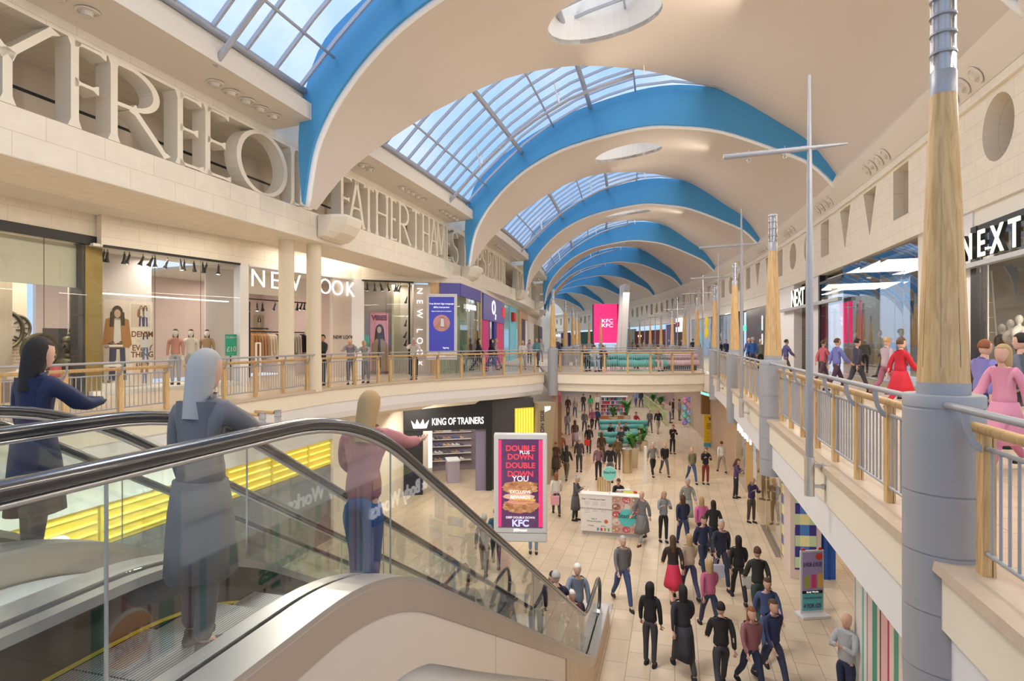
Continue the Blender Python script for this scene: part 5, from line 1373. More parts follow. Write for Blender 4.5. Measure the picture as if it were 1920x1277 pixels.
WI.panel('gold_pilaster', WI.u(972), WI.u(976), UF, 9.42, -.2, .1, 'oak', parent=t); WI.panel('dark_doorway', WI.u(976), WI.u(985), UF, 8.7, -.2, 0, 'black', parent=t); WI.panel('gold_header', WI.u(976), WI.u(988), 8.7, 9.42, -.2, .1, 'oak', parent=t)
WI.panel('red_sign', WI.u(957), WI.u(961), 8.2, 8.9, .06, .3, cm((.7, .03, .03)), parent=t)
WJ.panel('wall_left_far', 0, WJ.L, UF, 9.5, -.3, 0, 'creamsoft', kind='structure')
for a, b, c, l in ((.05, .3, (.8, .76, .72), 'pale curved far shopfront with dark balls sign'), (.35, .6, (.3, .25, .1), 'olive far shopfront on the left'), (.65, .95, (.1, .1, .12), 'dark far shopfront on the left')):
    WJ.panel('far_shopfront', WJ.L*a, WJ.L*b, UF, 8.6, 0, .15, cm(c), label=l, cat='shopfront')
# ================================================================ UPPER RIGHT SHOPS
RV = 7.0
def sr(px): return s_of(px, RV)
def rseg(s0, s1): return Wall(W(s1, RV), W(s0, RV))       # seen from the mall, far end is on the left
def rpanel(name, s0, s1, z0, z1, m, o0=-.2, o1=0, **k):
    n = max(1, int((s1-s0)/4)); pts = [W(s0+(s1-s0)*i/n, RV).xy for i in range(n+1)]
    return MB().sweep(pts, [(-o1, z0), (-o1, z1), (-o0, z1), (-o0, z0)], m).build(name, fix=True, **k)
rpanel('wall_right_shops', 8, 30, UF, 9.75, cm((.55, .47, .38)), -3.6, -3.4, kind='structure')
rpanel('ceiling_right_shops', 8, 45, 9.5, 9.6, 'wcream', -3.6, -.3, kind='structure')
s28, s07, s20, s82, s40, s90, s63 = [sr(x) for x in (1828, 1807, 1720, 1582, 1540, 1490, 1463)]
t = empty('shop_window', W(13, RV, UF), 'big black framed shop window at the right edge showing busts', 'shopfront')
rpanel('header', 8, s28, 9.20, 9.36, 'black', -.1, .06, parent=t); rpanel('frame_post', s28-.28, s28, UF, 9.36, 'black', -.15, .08, parent=t)
rpanel('glass_pane', 8, s28-.3, UF, 9.2, 'glass', 0, .012, parent=t)
rpanel('header_infill', 8, s28, 9.36, 9.76, 'wcream', -.3, 0, parent=t)
rpanel('trim_pilaster', s28, s07+.05, UF, 9.76, 'whitecove', -.3, .04, kind='structure'); rpanel('trim_pilaster', s07+.05, s20, UF, 9.76, cm((.74, .68, .60)), -.4, -.02, kind='structure')
rpanel('trim_inner_bulkhead', 8, s28-.3, 7.25, 8.9, cm((.70, .60, .48)), -2.6, -2.5, kind='structure')
rpanel('wall_inner_stone', 8, s28-.3, UF, 7.2, 'darkstone', -3.39, -3.3, kind='structure')
def sign_next(s_a, s_b, z, h, label, beam=True, v=6.72, zb=None):
    w = Wall(W(s_b, v), W(s_a, v)); L_ = w.L; t = empty('shop_sign', w.p(L_/2, z, 0), label, 'sign', 'white letter signs on steel beams')
    for i, ch in enumerate('NEXT'):
        w.text(ch, L_*(i+.5)/4, z+h*.5, h*1.38, 'signnext', o=.10, ext=.012, bold=.012*h, sx=.85, parent=t, name='sign_letter')
        w.text(ch, L_*(i+.5)/4, z+h*.5, h*1.38, 'black', o=.045, ext=.042, bold=.0122*h, sx=.85, parent=t, name='letter_side')
    return t
sN = s_of(1811, 6.72); sT = s_of(1935, 6.72)
t = sign_next(sT, sN, 8.47, .62, 'large white illuminated letters standing on a grey beam, at the right edge')
MB().sweep([W(s07+1.2, 6.72).xy, W(8, 6.72).xy], [(-.12, 8.34), (-.12, 8.45), (.06, 8.45), (.06, 8.34)], 'steelgrey').build('sign_beam', t, fix=True)
for s in (17.3, 16.9): MB().tube([W(s, 6.72, 8.45), W(s, 6.72, 9.75)], .006, 'steel', n=4).build('suspension_cable', t)
# busts and clothes on a display
for i, (px, py, c) in enumerate(((1852, 640, None), (1880, 628, (.02, .02, .02)), (1898, 620, None), (1912, 612, None), (1921, 640, (.02, .02, .02)))):
    v = 8.1; s = s_of(px, v); p = W(s, v); z = zp(py, p.y)
    b = empty('display_bust', (p.x, p.y, z-.35), 'white %s bust behind the right hand window, %s from the left' % ('bare' if c is None else 'black draped', ['first', 'second', 'third', 'fourth', 'fifth'][i]), 'bust', 'white display busts')
    m = MB(); m.ball((p.x, p.y, z+.17), (.075, .09, .115), 'manq', 14); m.tube([(p.x, p.y, z-.05), (p.x, p.y, z+.08)], .045, 'manq', n=12); m.build('head', b, smooth=True)
    m = MB(); m.ball((p.x, p.y, z-.17), (.19, .11, .20), cm(c) if c else 'manq', 16); m.build('torso', b, smooth=True)
p = W(s_of(1895, 8.1), 8.1); t = empty('display_table', (p.x, p.y, UF), 'dark display table of folded clothes under the busts', 'table'); MB().box((p.x, p.y, 5.55), (2.2, 1.0, 1.04), 'black', -HD(12)).build('table_body', t)
MB().box((p.x+.1, p.y-.55, 5.6), (.9, .03, 1.0), cm((.55, .47, .40)), -HD(12)+1.2).build('price_board', t)
# ladder display
for sd in (0,):
    a = W(s_of(1858, 8.6), 8.6); t = empty('display_ladder', (a.x, a.y, UF), 'pale thin ladder frame behind the right hand window', 'ladder')
    MB().tube([(a.x-.3, a.y, UF), (a.x-.1, a.y, 8.6)], .02, 'wcream').build('rail', t); MB().tube([(a.x+.3, a.y, UF), (a.x+.02, a.y, 8.6)], .02, 'wcream').build('rail', t)
    for j in range(6): MB().tube([(a.x-.28+.04*j, a.y, 5.6+.42*j), (a.x+.27-.04*j, a.y, 5.6+.42*j)], .012, 'wcream').build('rung', t)
# mirror like glass corner
t = empty('glass_shopfront', W(24, RV, UF), 'tall frameless glass shopfront reflecting the blue arches', 'shopfront')
ed = [s20, sr(1690), sr(1648), sr(1612), s82]
for a, b in zip(ed, ed[1:]):
    vv = lambda s: 7.12-.12*(s-s20)/(s82-s20); w = Wall(W(b-.01, vv(b)), W(a+.01, vv(a))); w.panel('glass_pane', 0, w.L, UF, 9.74, 0, .015, 'glassmirror', parent=t)
rpanel('base_plinth', s20, s82, UF, UF+.18, cm((.35, .3, .25)), -.15, -.02, parent=t)
for i, px in enumerate((1715, 1698, 1680, 1622, 1605, 1592)):
    w = rseg(s20, s82); spot(w, w.u(px), 9.6, -.5, size=1.6, label='dark hanging spotlight behind the reflecting glass, number %d from the right' % (i+1), cat='spotlight', group='spotlights behind the reflecting glass')
rpanel('wall_right_inner', s20, s82, UF, 9.6, cm((.5, .45, .38)), -3.5, -3.4, kind='structure')
# red, yellow dresses in the window
for px, v, c, l, tk in ((1650, 7.8, (.60, .45, .05), 'mannequin in a yellow dress behind the reflecting glass', 'tshirt'), (1690, 7.7, (.55, .01, .03), 'mannequin in a red gown behind the reflecting glass', 'tshirt'), (1604, 7.9, (.10, .10, .12), 'mannequin in dark clothes behind the reflecting glass', 'shirt')):
    q = W(s_of(px, v), v); person('stand', (q.x, q.y, UF+.2), .5, 1.8, c, c, 'short', 'br', mann=True, label=l, name='mannequin', cat='mannequin', group='mannequins behind the reflecting glass', bottom='skirt', topkind=tk)
# dark stone shop with raised letters
t = empty('shop_window', W(s40-1, RV, UF), 'dark stone shop window left of the reflecting glass with pale letters', 'shopfront')
rpanel('stone_lining', s82, s40+1, UF, 9.5, 'darkstone', -1.4, -1.3, parent=t); rpanel('frame_post', s40, s40+.25, UF, 9.76, 'black', -.2, .05, parent=t); rpanel('header', s82, s40, 9.3, 9.42, 'black', -.1, .05, parent=t); rpanel('glass_pane', s82+.02, s40, UF, 9.3, 'glass', 0, .012, parent=t)
w = rseg(s82, s40); w.text('CHILDREN', w.u(1578), w.z(1575, 574), .46, cm((.6, .58, .55)), o=-.9, ext=.02, parent=t, sx=1.1); w.text('WOMEN', w.u(1584), w.z(1580, 562), .38, cm((.6, .58, .55)), o=-.9, ext=.02, parent=t)
# white piers, small sign
rpanel('trim_pilaster', s40+.25, sr(1514), UF, 9.76, 'whitecove', -.4, .02, kind='structure')
rpanel('dark_window', sr(1514), s90, UF, 9.2, 'darkstone', -.6, -.4, label='narrow dark stone window with pale hanging frames beside the white pier', cat='shopfront')
sA, sB = s_of(1513, 6.72), s_of(1489, 6.72)
t = sign_next(sA, sB, zp(574, W(sA, 6.72).y), .95, 'smaller white illuminated letters on the far beam, above the dark doorway')
MB().sweep([W(s_of(1462, 6.72), 6.72).xy, W(s82-.5, 6.72).xy], [(-.1, 8.3), (-.1, 8.45), (.06, 8.45), (.06, 8.3)], 'steelgrey').build('sign_beam', t, fix=True)
rpanel('trim_pilaster', s90, s63, UF, 9.76, 'whitecove', -.4, .02, kind='structure')
rpanel('trim_fascia_panel', s63, 155, 9.0, 9.76, 'wcream', -.4, .04, kind='structure')
def far(px0, px1, z1, m, label, out=.0, name='far_shopfront', z0=UF, **k):
    a, b = min(150, sr(px0)), min(152, sr(px1)); return rpanel(name, min(a, b), max(a, b), z0, z1, m, -.3, out, label=label, cat=k.get('cat', 'shopfront'))
far(1463, 1428, 9.0, cm((.05, .045, .05), .3), 'near black purplish shopfront with a vertical white sign', .05)
w = rseg(sr(1463), sr(1428)); m = w.text('*** ***', w.u(1437), 7.2, .8, 'signwhite', o=.3, ext=.02, rot=-math.pi/2, name='vertical_sign', label='small vertical white sign on the black shopfront', cat='sign')
far(1428, 1398, 9.0, cm((.07, .055, .075), .2), 'glossy dark plum shopfront with a green exit sign', -.05)
w = rseg(sr(1428), sr(1400)); w.panel('exit_sign', w.u(1407), w.u(1416), 7.35, 7.75, .6, .66, cm((.1, .7, .55), emit=.8), label='small green lit exit sign on a grey arm', cat='sign')
far(1388, 1380, 9.0, 'black', 'black projecting fin beside the plum shopfront', .3)
far(1380, 1351, 9.0, 'glassmirror', 'grey glazed shopfront panel behind the third lamp column', 0)
far(1351, 1334, 9.0, 'black', 'black shop entrance with a yellow round sign', .02)
w = rseg(sr(1351), sr(1334)); m = MB(); c = w.p(w.u(1343), 7.9, .9); m.ball((c.x, c.y, c.z+.5), (.1, .55, .6), 'yellowlit', 16); m.ball((c.x, c.y, c.z-.5), (.1, .55, .6), 'yellowlit', 16); m.build('hanging_sign', smooth=True, label='yellow illuminated figure of eight sign hanging by the black entrance', cat='sign')
far(1334, 1297, 9.0, 'glassmirror', 'glazed shopfront between the third and fourth lamp columns', 0)
w = rseg(sr(1320), sr(1300)); w.panel('window_screen', w.u(1306), w.u(1314), 5.9, 7.5, .1, .15, cm((.1, .65, .75), emit=.6), label='turquoise lit screen in the glazed shopfront', cat='screen')
far(1297, 1284, 9.0, 'whitecove', 'white shop pier beyond the fourth lamp column', .05)
far(1284, 1268, 8.0, cm((.10, .06, .03)), 'brown doughnut shop interior front', -.1); w = rseg(sr(1284), sr(1268)); w.panel('round_sign', w.u(1273), w.u(1281), 7.7, 9.4, .1, .4, 'signwhite', label='white lit box sign with green and red above the brown shop', cat='sign')
w.panel('sign_stripe', w.u(1273.5), w.u(1280.5), 8.3, 8.9, .4, .43, cm((.7, .03, .03)), label='red band across the white lit box sign', cat='sign')
far(1268, 1248, 8.8, cm((.12, .09, .25)), 'indigo shopfront before the red one', 0)
far(1248, 1190, 8.2, cm((.10, .01, .015)), 'dark red shopfront with pale hanging lamps', -.1); w = rseg(sr(1248), sr(1192)); w.panel('hanging_lamp', w.u(1203), w.u(1206), 7.2, 7.5, .3, .6, 'ledsoft', label='single bright lamp in the dark red shopfront', cat='lamp')
far(1190, 1178, 8.6, cm((.35, .4, .28)), 'pale green sign shopfront beside the dark red one', 0)
far(1176, 1160, 8.8, cm((.10, .35, .6), emit=.15), 'bright blue lit shopfront right of the pink screen', 0)
far(1112, 1085, 8.6, cm((.03, .09, .07)), 'dark green shopfront left of the pink screen', 0); far(1085, 1070, 8.0, cm((.25, .2, .12)), 'brown far shopfront between green and navy', 0)
far(1068, 1034, 8.6, cm((.02, .03, .16)), 'navy blue far shopfront with white lettering', 0); w = rseg(sr(1066), sr(1036)); w.text('New Era', w.u(1046), 8.0, 1.3, 'signwhite', o=.1, ext=.02, name='sign_lettering', label='white lettering on the navy far shopfront', cat='sign')
far(1030, 1006, 8.4, cm((.25, .19, .09)), 'brown and gold farthest shopfront', 0)
# ================================================================ pink hanging screen and leaning white fin
a, b = PD(1113.5, 74), PD(1157, 74); w = Wall(a, b); t = empty('hanging_screen', w.p(w.L/2, 6.2, 0), 'tall bright pink advertising screen hanging over the far void', 'screen')
z0, z1 = zp(643, 74), zp(570, 74)
w.panel('screen_face', 0, w.L, z0, z1, -.05, 0, 'pinkled', parent=t); w.panel('casing', -.02, w.L+.9, z0, z1, -1.2, -.05, cm((.45, .04, .12)), parent=t)
for i in range(2): w.text('KFC', w.L*.58, zp((602, 610.5)[i], 74), .64, 'signwhite', o=.02, ext=.01, bold=.004, sx=1.25, parent=t)
for px, d in ((1162, 70), (1169, 66)):
    m = MB(); a = PD(px, d)
    m.hexa([Vector((a.x-.3, a.y, 5)), Vector((a.x+.3, a.y, 5)), Vector((a.x+.3, a.y+.8, 5)), Vector((a.x-.3, a.y+.8, 5))], [Vector((a.x+.15, a.y, zp(535, d))), Vector((a.x+.75, a.y, zp(531, d))), Vector((a.x+.75, a.y+.8, zp(531, d))), Vector((a.x+.15, a.y+.8, zp(535, d)))], 'whitegloss')
    m.build('leaning_fin', label='tall white leaning fin beside the pink screen, %s one' % ('left' if px == 1162 else 'right'), cat='pylon', group='leaning white fins')
# ================================================================ seating on the bridge
def bench(p, L_, rz, label, z=UF, grp='turquoise benches'):
    t = empty('padded_bench', (p[0], p[1], z), label, 'bench', grp, rz=rz)
    def cyl(y, zz, r, nm, x0=-L_/2, x1=L_/2):
        o = MB().tube([(x0, y, zz), (x0+.03, y, zz), (x1-.03, y, zz), (x1, y, zz)], r, 'teal', n=18, rad=[r*.8, r, r, r*.8]).build(nm, smooth=True); o.parent = t
    cyl(0, .38, .17, 'seat_roll'); cyl(.30, .38, .17, 'seat_roll'); cyl(.46, .72, .15, 'back_roll')
    for x in (-L_/2+.2, L_/2-.2):
        m = MB(); m.tube([(x, 0, 0), (x, 0, .3)], .018, 'charcoal'); m.tube([(x, .46, 0), (x, .46, .62)], .018, 'charcoal'); o = m.build('leg'); o.parent = t
for px, d, L_, rz, l in ((1118, 31.5, 1.5, .05, 'turquoise padded bench on the bridge, left one near the front'), (1162, 31.9, 1.2, .05, 'turquoise padded bench on the bridge, second from the left'), (1205, 31.4, 2.6, 0, 'long turquoise padded bench in the middle of the bridge'), (1190, 33.6, 2.6, 0, 'turquoise padded bench on the bridge behind the long one')):
    p = PD(px, d); bench((p.x, p.y), L_, rz, l)
p = PD(1275, 31.8); t = empty('lounge_seat', (p.x, p.y, UF), 'pale pink padded seat at the right end of the bridge', 'seat')
for z in (.38, .72): 
    MB().tube([(p.x-1, p.y+(z-.38), UF+z), (p.x+1, p.y+(z-.38), UF+z)], .16, cm((.6, .38, .45)), n=16).build('padded_roll', t, smooth=True)
MB().box((p.x, p.y+.1, UF+.12), (1.7, .5, .22), 'charcoal').build('base', t)
# wall lamps on the left balcony fascia
for px, py, d in ((458, 775, 15.2), (487, 771, 15.9)):
    p = PD(px-22, d); q = PD(px+34, d-.35); z = zp(py, d)
    t = empty('wall_lamp', (p.x, p.y, z), 'oak arm lamp with glass cylinder on the balcony fascia, %s one' % ('left' if px == 458 else 'right'), 'lamp', 'balcony arm lamps')
    MB().tube([(p.x-.06, p.y, z), (p.x+.02, p.y, z)], .09, 'steelgrey', n=16).build('wall_plate', t); MB().tube([(p.x, p.y, z), (q.x-.1, q.y, z)], .04, 'oak', n=10).build('arm', t)
    MB().tube([(q.x, q.y, z-.33), (q.x, q.y, z+.06)], .085, 'glasslamp', n=20).build('glass_shade', t, smooth=2)
    for zz in (-.33, -.1, .06): MB().lathe([(.085, -.008), (.092, -.008), (.092, .008), (.085, .008)], 'steelgrey', c=(q.x, q.y, z+zz), n=20).build('ring', t)
    MB().tube([(q.x, q.y, z-.32), (q.x, q.y, z+.05)], .05, 'lampcore', n=12).build('lamp_core', t, smooth=2)
# ================================================================ GROUND FLOOR, right side (v = 3.1)
GV_ = 3.1
def gw(s0, s1, v=GV_): return Wall(W(s1, v), W(s0, v))
def gpanel(name, s0, s1, z0, z1, m, v=GV_, th=.2, **k):
    w = gw(s0, s1, v); return w.panel(name, 0, w.L, z0, z1, -th, 0, m, **k)
gpanel('wall_right_ground_behind', -6, 5.2, 0, 4.15, 'creamsoft', kind='structure')
t = empty('striped_hoarding', W(8, 3.1), 'tall hoarding with pink, green and white vertical stripes at the lower right', 'hoarding')
gpanel('striped_panel', 5.2, 11.65, 0, 4.15, 'candy', parent=t)
gpanel('panel_edge', 11.65, 11.75, 0, 4.15, 'whitegloss', parent=t)
Wall(W(11.78, 3.1), W(11.78, 5.6)).panel('wall_recess_side', 0, 2.5, 0, 4.15, -.1, 0, 'candy', kind='structure')
gpanel('wall_recess_back', 11.7, 16.4, 0, 4.15, cm((.74, .62, .52)), v=5.6, kind='structure')
MB().hexa([W(11.8, 3.4, 0), W(15.2, 3.4, 0), W(15.2, 5.55, 0), W(11.8, 5.55, 0)], [W(11.8, 3.4, .006), W(15.2, 3.4, .006), W(15.2, 5.55, .006), W(11.8, 5.55, .006)], 'plinthwood').build('floor_shop_recess', kind='structure', fix=True)
# projecting signs and lettering above the ground floor fronts
w = gw(5.2, 6.2); t = empty('burger_sign', W(5.6, 2.9, 3), 'round bun shaped burger restaurant sign on the striped hoarding', 'sign')
m = MB(); c = .5
w.flat(m, [(c+.33*math.cos(a), 3.0+.36*math.sin(a)) for a in [i*math.pi/14 for i in range(28)]], .05, .09, cm((.85, .83, .76), emit=.3)); m.build('sign_disc', t)
m = MB(); w.flat(m, [(c+.29*math.cos(a), 3.10+.22*math.sin(a)) for a in [i*math.pi/12 for i in range(13)]], .09, .10, cm((.75, .30, .05), emit=.3)); w.flat(m, [(c-.29*math.cos(a), 2.86-.17*math.sin(a)) for a in [i*math.pi/12 for i in range(13)]], .09, .10, cm((.75, .30, .05), emit=.3)); m.build('bun_shapes', t)
w.text('BURGER', c, 3.04, .15, cm((.65, .03, .02)), o=.105, ext=.004, bold=.006, parent=t); w.text('KING', c, 2.92, .19, cm((.65, .03, .02)), o=.105, ext=.004, bold=.006, parent=t)
w = gw(7.4, 10.6); t = empty('cookie_sign', W(9, 3, 2.9), 'cookie shop sign with green letters and a red painted shape over the stripes', 'sign')
w.panel('sign_band', 0, w.L, 2.62, 3.25, .02, .06, cm((.82, .76, .66)), parent=t); w.text('COOKIES', 1.9, 2.82, .32, cm((.02, .30, .18)), o=.07, ext=.01, bold=.01, parent=t)
m = MB(); w.flat(m, [(.5, 2.7), (.4, 3.1), (.7, 3.35), (1.0, 3.2), (1.1, 2.75), (.8, 2.66)], .065, .08, cm((.5, .05, .04))); m.build('red_shape', t)
w = gw(11.8, 15.6); t = empty('shop_name_sign', W(13, 3.2, 2.9), 'dark blue shop sign band with white lettering over the recessed entrance', 'sign')
w.panel('sign_band', 0, w.L, 2.5, 3.2, -.1, .04, cm((.02, .03, .16)), parent=t); w.text('Bath & Body Works', w.L/2, 2.85, .50, 'signwhite', o=.05, ext=.02, bold=.006, parent=t)
w.panel('gingham_band', 0, w.L, 3.2, 4.1, -.1, .03, 'gingham', parent=t)
# blue pilaster, gingham kiosk front
a, b = PZ(1546, 1087, 0), PZ(1567, 1087, 0); w = Wall(a, b); t = empty('blue_pilaster', w.p(w.L/2, 0, 0), 'royal blue ribbed pilaster between gingham wall and recess', 'pilaster'); w.panel('shaft', 0, w.L, 0, 4.12, -.4, 0, cm((.03, .12, .48)), parent=t); w.panel('rib', w.L*.35, w.L*.5, 0, 4.12, 0, .03, cm((.02, .08, .35)), parent=t)
Wall(W(16.2, 4.45), W(16.2, 5.6)).panel('trim_recess_wall', 0, 1.15, 0, 4.15, -.1, 0, cm((.76, .64, .56)), kind='structure')
a = PZ(1482, 1084, 0); b = PZ(1540, 1086, 0); w = Wall(a, b)
t = empty('gingham_wall', (a.x, a.y, 0), 'blue and yellow gingham check shop corner with pale pink frame', 'hoarding')
w.panel('pink_frame', 0, w.L, 0, 4.12, -.5, 0, cm((.80, .66, .60)), parent=t); w.panel('gingham_panel', .12, w.L-.14, .25, 4.1, 0, .02, 'gingham', parent=t)
c = W(19.3, 3.1); w = Wall((c.x, c.y), (a.x, a.y)); w.L -= .04; w.panel('pink_frame_side', 0, w.L, 0, 4.12, -.05, 0, cm((.80, .66, .60)), parent=t); w.panel('gingham_side', .1, w.L-.12, .25, 4.1, 0, .02, 'gingham', parent=t)
# glazed clothes shop
t = empty('lower_shopfront', W(24, 3.1), 'long glazed lower shopfront with gold pillars and white letters', 'shopfront')
for s0, s1 in ((19.5, 22.2), (22.4, 24.4), (27.6, 30.5)): gpanel('glass_pane', s0, s1, 0, 3.2, 'glass', th=.015, parent=t)
for s in (19.35, 22.25, 24.45, 27.5, 30.6): gpanel('gold_pillar', s, s+.16, 0, 4.1, cm((.62, .42, .18), .35), th=.3, parent=t)
gpanel('header', 19.3, 30.7, 3.2, 4.1, cm((.70, .60, .50)), th=.25, parent=t)
w = gw(23.6, 28.8, 3.02); 
for i, ch in enumerate('NEXT'): w.text(ch, .6+i*1.15, 2.95, 1.25, 'signwhite', o=.1, ext=.03, bold=.03, parent=t, name='sign_letter')
gpanel('wall_right_ground_inner', 17, 31, 0, 4.1, cm((.35, .24, .15)), v=6.6, kind='structure')
for i, (s, v, c, l) in enumerate(((21.5, 4.0, (.55, .42, .25), 'mannequin in camel clothes behind the lower glass'), (23.8, 3.9, (.03, .03, .04), 'mannequin in black behind the lower glass'), (28.6, 3.9, (.5, .05, .12), 'mannequin in crimson further behind the lower glass'), (29.8, 4.0, (.25, .12, .35), 'mannequin in purple at the far end of the lower glass'))):
    p = W(s, v); person('stand', (p.x, p.y, 0), 1.2, 1.8, c, BK, 'short', 'bk', mann=True, label=l, name='mannequin', cat='mannequin', group='mannequins behind the lower glass')
gpanel('floor_drain', 19.6, 22.9, .0, .008, cm((.24, .19, .14)), v=2.98, th=.22, label='long dark drain grille set in the floor beside the glass shopfront', cat='drain')
# beyond: bank poster, walls
p = PZ(1333, 838, 0); w = Wall((p.x-.42, p.y), (p.x+.42, p.y)); t = empty('standing_poster', (p.x, p.y, 0), 'tall yellow poster with small dark text and a blue foot', 'poster')
w.panel('yellow_board', 0, .84, .25, 2.0, -.1, 0, cm((.80, .55, .03)), parent=t); w.panel('blue_foot', 0, .84, 0, .25, -.1, .01, cm((.10, .40, .65)), parent=t); w.text('W', .42, 1.75, .28, 'black', o=.005, ext=.004, bold=.01, parent=t)
for i in range(4): w.panel('text_line', .15, .6, 1.42-.1*i, 1.45-.1*i, .0, .006, 'black', parent=t)
for i in range(3):
    m = MB(); w.flat(m, [(.25+.07*math.cos(a), .85-.22*i+.07*math.sin(a)) for a in [k*math.pi/8 for k in range(16)]], 0, .006, cm((.7, .45, .02))); m.build('round_icon', t)
a = PZ(1322, 838, 0); Wall((a.x-.1, a.y+.3), (a.x+2.6, a.y+.1)).panel('trim_brown_portal', 0, 1.0, 2.0, 4.1, -.3, 0, cm((.28, .15, .05)), kind='structure')
gpanel('wall_right_ground_far', 31, 60, 0, 4.15, cm((.55, .42, .32)), v=3.2, kind='structure'); gpanel('wall_right_ground_end', 60, 120, 0, 4.15, cm((.5, .35, .35)), v=3.6, kind='structure')
p = PD(1300, 40); t = empty('lower_portal', (p.x, p.y, 0), 'row of pink and black shop windows beyond the bridge on the lower right', 'shopfront')
for i, (s0, s1, c) in enumerate(((37.5, 39, (.75, .55, .5)), (39.3, 41.5, (.3, .15, .3)), (41.8, 44, (.75, .72, .7)), (44.5, 46.5, (.1, .45, .5)), (47, 51, (.15, .05, .1)))): gpanel('window_panel', s0, s1, 0, 3.2, cm(c), v=3.12, th=.1, parent=t)
p = PZ(1295, 752, 2.9); w = Wall(PD(1322, 36.5), PD(1342, 34.5)); w.text('Accessorize', w.L/2, 3.45, .36, cm((.3, .8, .75), emit=.8), o=.3, ext=.02, name='small_sign', label='small turquoise lit sign on the brown portal', cat='sign')
# backpacks stand
for i in range(4):
    for j in range(2):
        p = PD(1284+j*9, 45.5+j*1.2); c = [(.35, .25, .65), (.2, .6, .6), (.3, .5, .75), (.7, .3, .5)][(i+j) % 4]; m = MB(); z = .35+i*.55
        m.ball((p.x, p.y, z), (.22, .16, .26), cm(c), 14); m.ball((p.x, p.y-.14, z-.08), (.15, .06, .12), cm(tuple(min(1, q*1.3) for q in c)), 10); m.tube([(p.x-.05, p.y, z+.24), (p.x, p.y, z+.32), (p.x+.05, p.y, z+.24)], .012, cm(c), n=5)
        m.build('backpack', smooth=True, label='%s backpack in the %s column of the far display, %s row' % (['lilac', 'turquoise', 'light blue', 'pink'][(i+j) % 4], ['left', 'right'][j], ['bottom', 'second', 'third', 'top'][i]), cat='backpack', group='stacked backpacks')
# ================================================================ GROUND FLOOR, left side
w = Wall(W(-3, -11), W(17.5, -11)); t = empty('yellow_lit_shopfront', w.p(10, 0, 0), 'sports shop front with a long yellow lit band of tube lights under the left balcony', 'shopfront')
w.panel('grey_front', 0, w.L, 0, 2.48, -.3, -.1, cm((.20, .21, .22), .2), parent=t); w.panel('header', 0, w.L, 3.36, 4.2, -.3, 0, cm((.66, .66, .64)), parent=t)
u0 = 0; k = 0
while u0 < w.L-.5:
    u1 = min(w.L, u0+1.75); w.panel('yellow_panel', u0+.03, u1-.03, 2.5, 3.34, -.2, -.12, 'yellowlit', parent=t)
    for zz in (2.62, 2.82, 3.02, 3.22): w.panel('tube_light', u0+.08, u1-.08, zz-.018, zz+.018, -.12, -.07, 'yellowtube', parent=t)
    u0 = u1; k += 1
for i in range(9):
    u = 14.6+.13*i; m = MB(); w.box(m, u, u+.05, 1.2, 2.1, -.09, .1, cm([(.6, .6, .55), (.4, .42, .4), (.65, .62, .5)][i % 3])); m.build('hanging_garment', label='pale garment hanging in the lower sports shop window, number %d from the left' % (i+1), cat='garment', group='garments in the lower sports shop')
w.text('JD', 11.3, 2.8, .5, 'signwhite', o=.02, ext=.02, bold=.02, name='sign_letters', label='white sign lettering in front of the yellow lit band', cat='sign')
Wall(W(17.5, -11), PD(757, 25.3)).panel('wall_left_ground', 0, 9, 0, 4.2, -.3, 0, 'creamsoft', kind='structure')
# trainers shop
w = Wall(PD(757, 25.3), PD(922, 26.2)); L_ = w.L
t = empty('trainer_shop_front', w.p(L_/2, 0, 0), 'black trainer shop front with white crown sign and bright shelves of shoes', 'shopfront')
zt = w.z(840, 806)
w.panel('sign_fascia', 0, L_, zt, 4.0, -.3, .1, 'black', parent=t); w.panel('left_pier', 0, w.u(793), 0, zt, -.4, .05, 'black', parent=t); w.panel('right_pier', w.u(912), L_, 0, zt, -.4, .05, 'black', parent=t)
w.panel('grey_door', w.u(893), w.u(912), 0, zt-.05, -.2, -.1, cm((.22, .20, .30), .2), parent=t)
w.text('KING OF TRAINERS', w.u(858), w.z(858, 789.5), .42, 'signwhite', o=.12, ext=.02, bold=.004, parent=t, sx=.62)
m = MB(); uu, zz = w.u(787), w.z(787, 796); k = .2
w.flat(m, [(uu-.28, zz-.15), (uu+.28, zz-.15), (uu+.38, zz+.2), (uu+.2, zz), (uu+.13, zz+.24), (uu, zz), (uu-.13, zz+.24), (uu-.2, zz), (uu-.38, zz+.2)], .1, .14, 'signwhite'); m.build('crown_emblem', t)
w.panel('led_strip', w.u(808), w.u(815), .9, 2.5, -1.2, -1.1, 'ledsoft', parent=t)
wb = wp(w, -4.5); wb.panel('wall_trainer_back', -1, L_+1, 0, 4, -.2, 0, cm((.25, .20, .22)), kind='structure'); w.panel('ceiling_trainer', -.5, L_+.5, 3.5, 3.6, -4.6, -.35, cm((.5, .45, .42)), kind='structure')
sh = empty('shoe_wall', wb.p(L_*.6, .5, .1), 'wall shelving lit in rows and packed with trainers inside the black shop', 'shelving')
shoes = []; n = 0
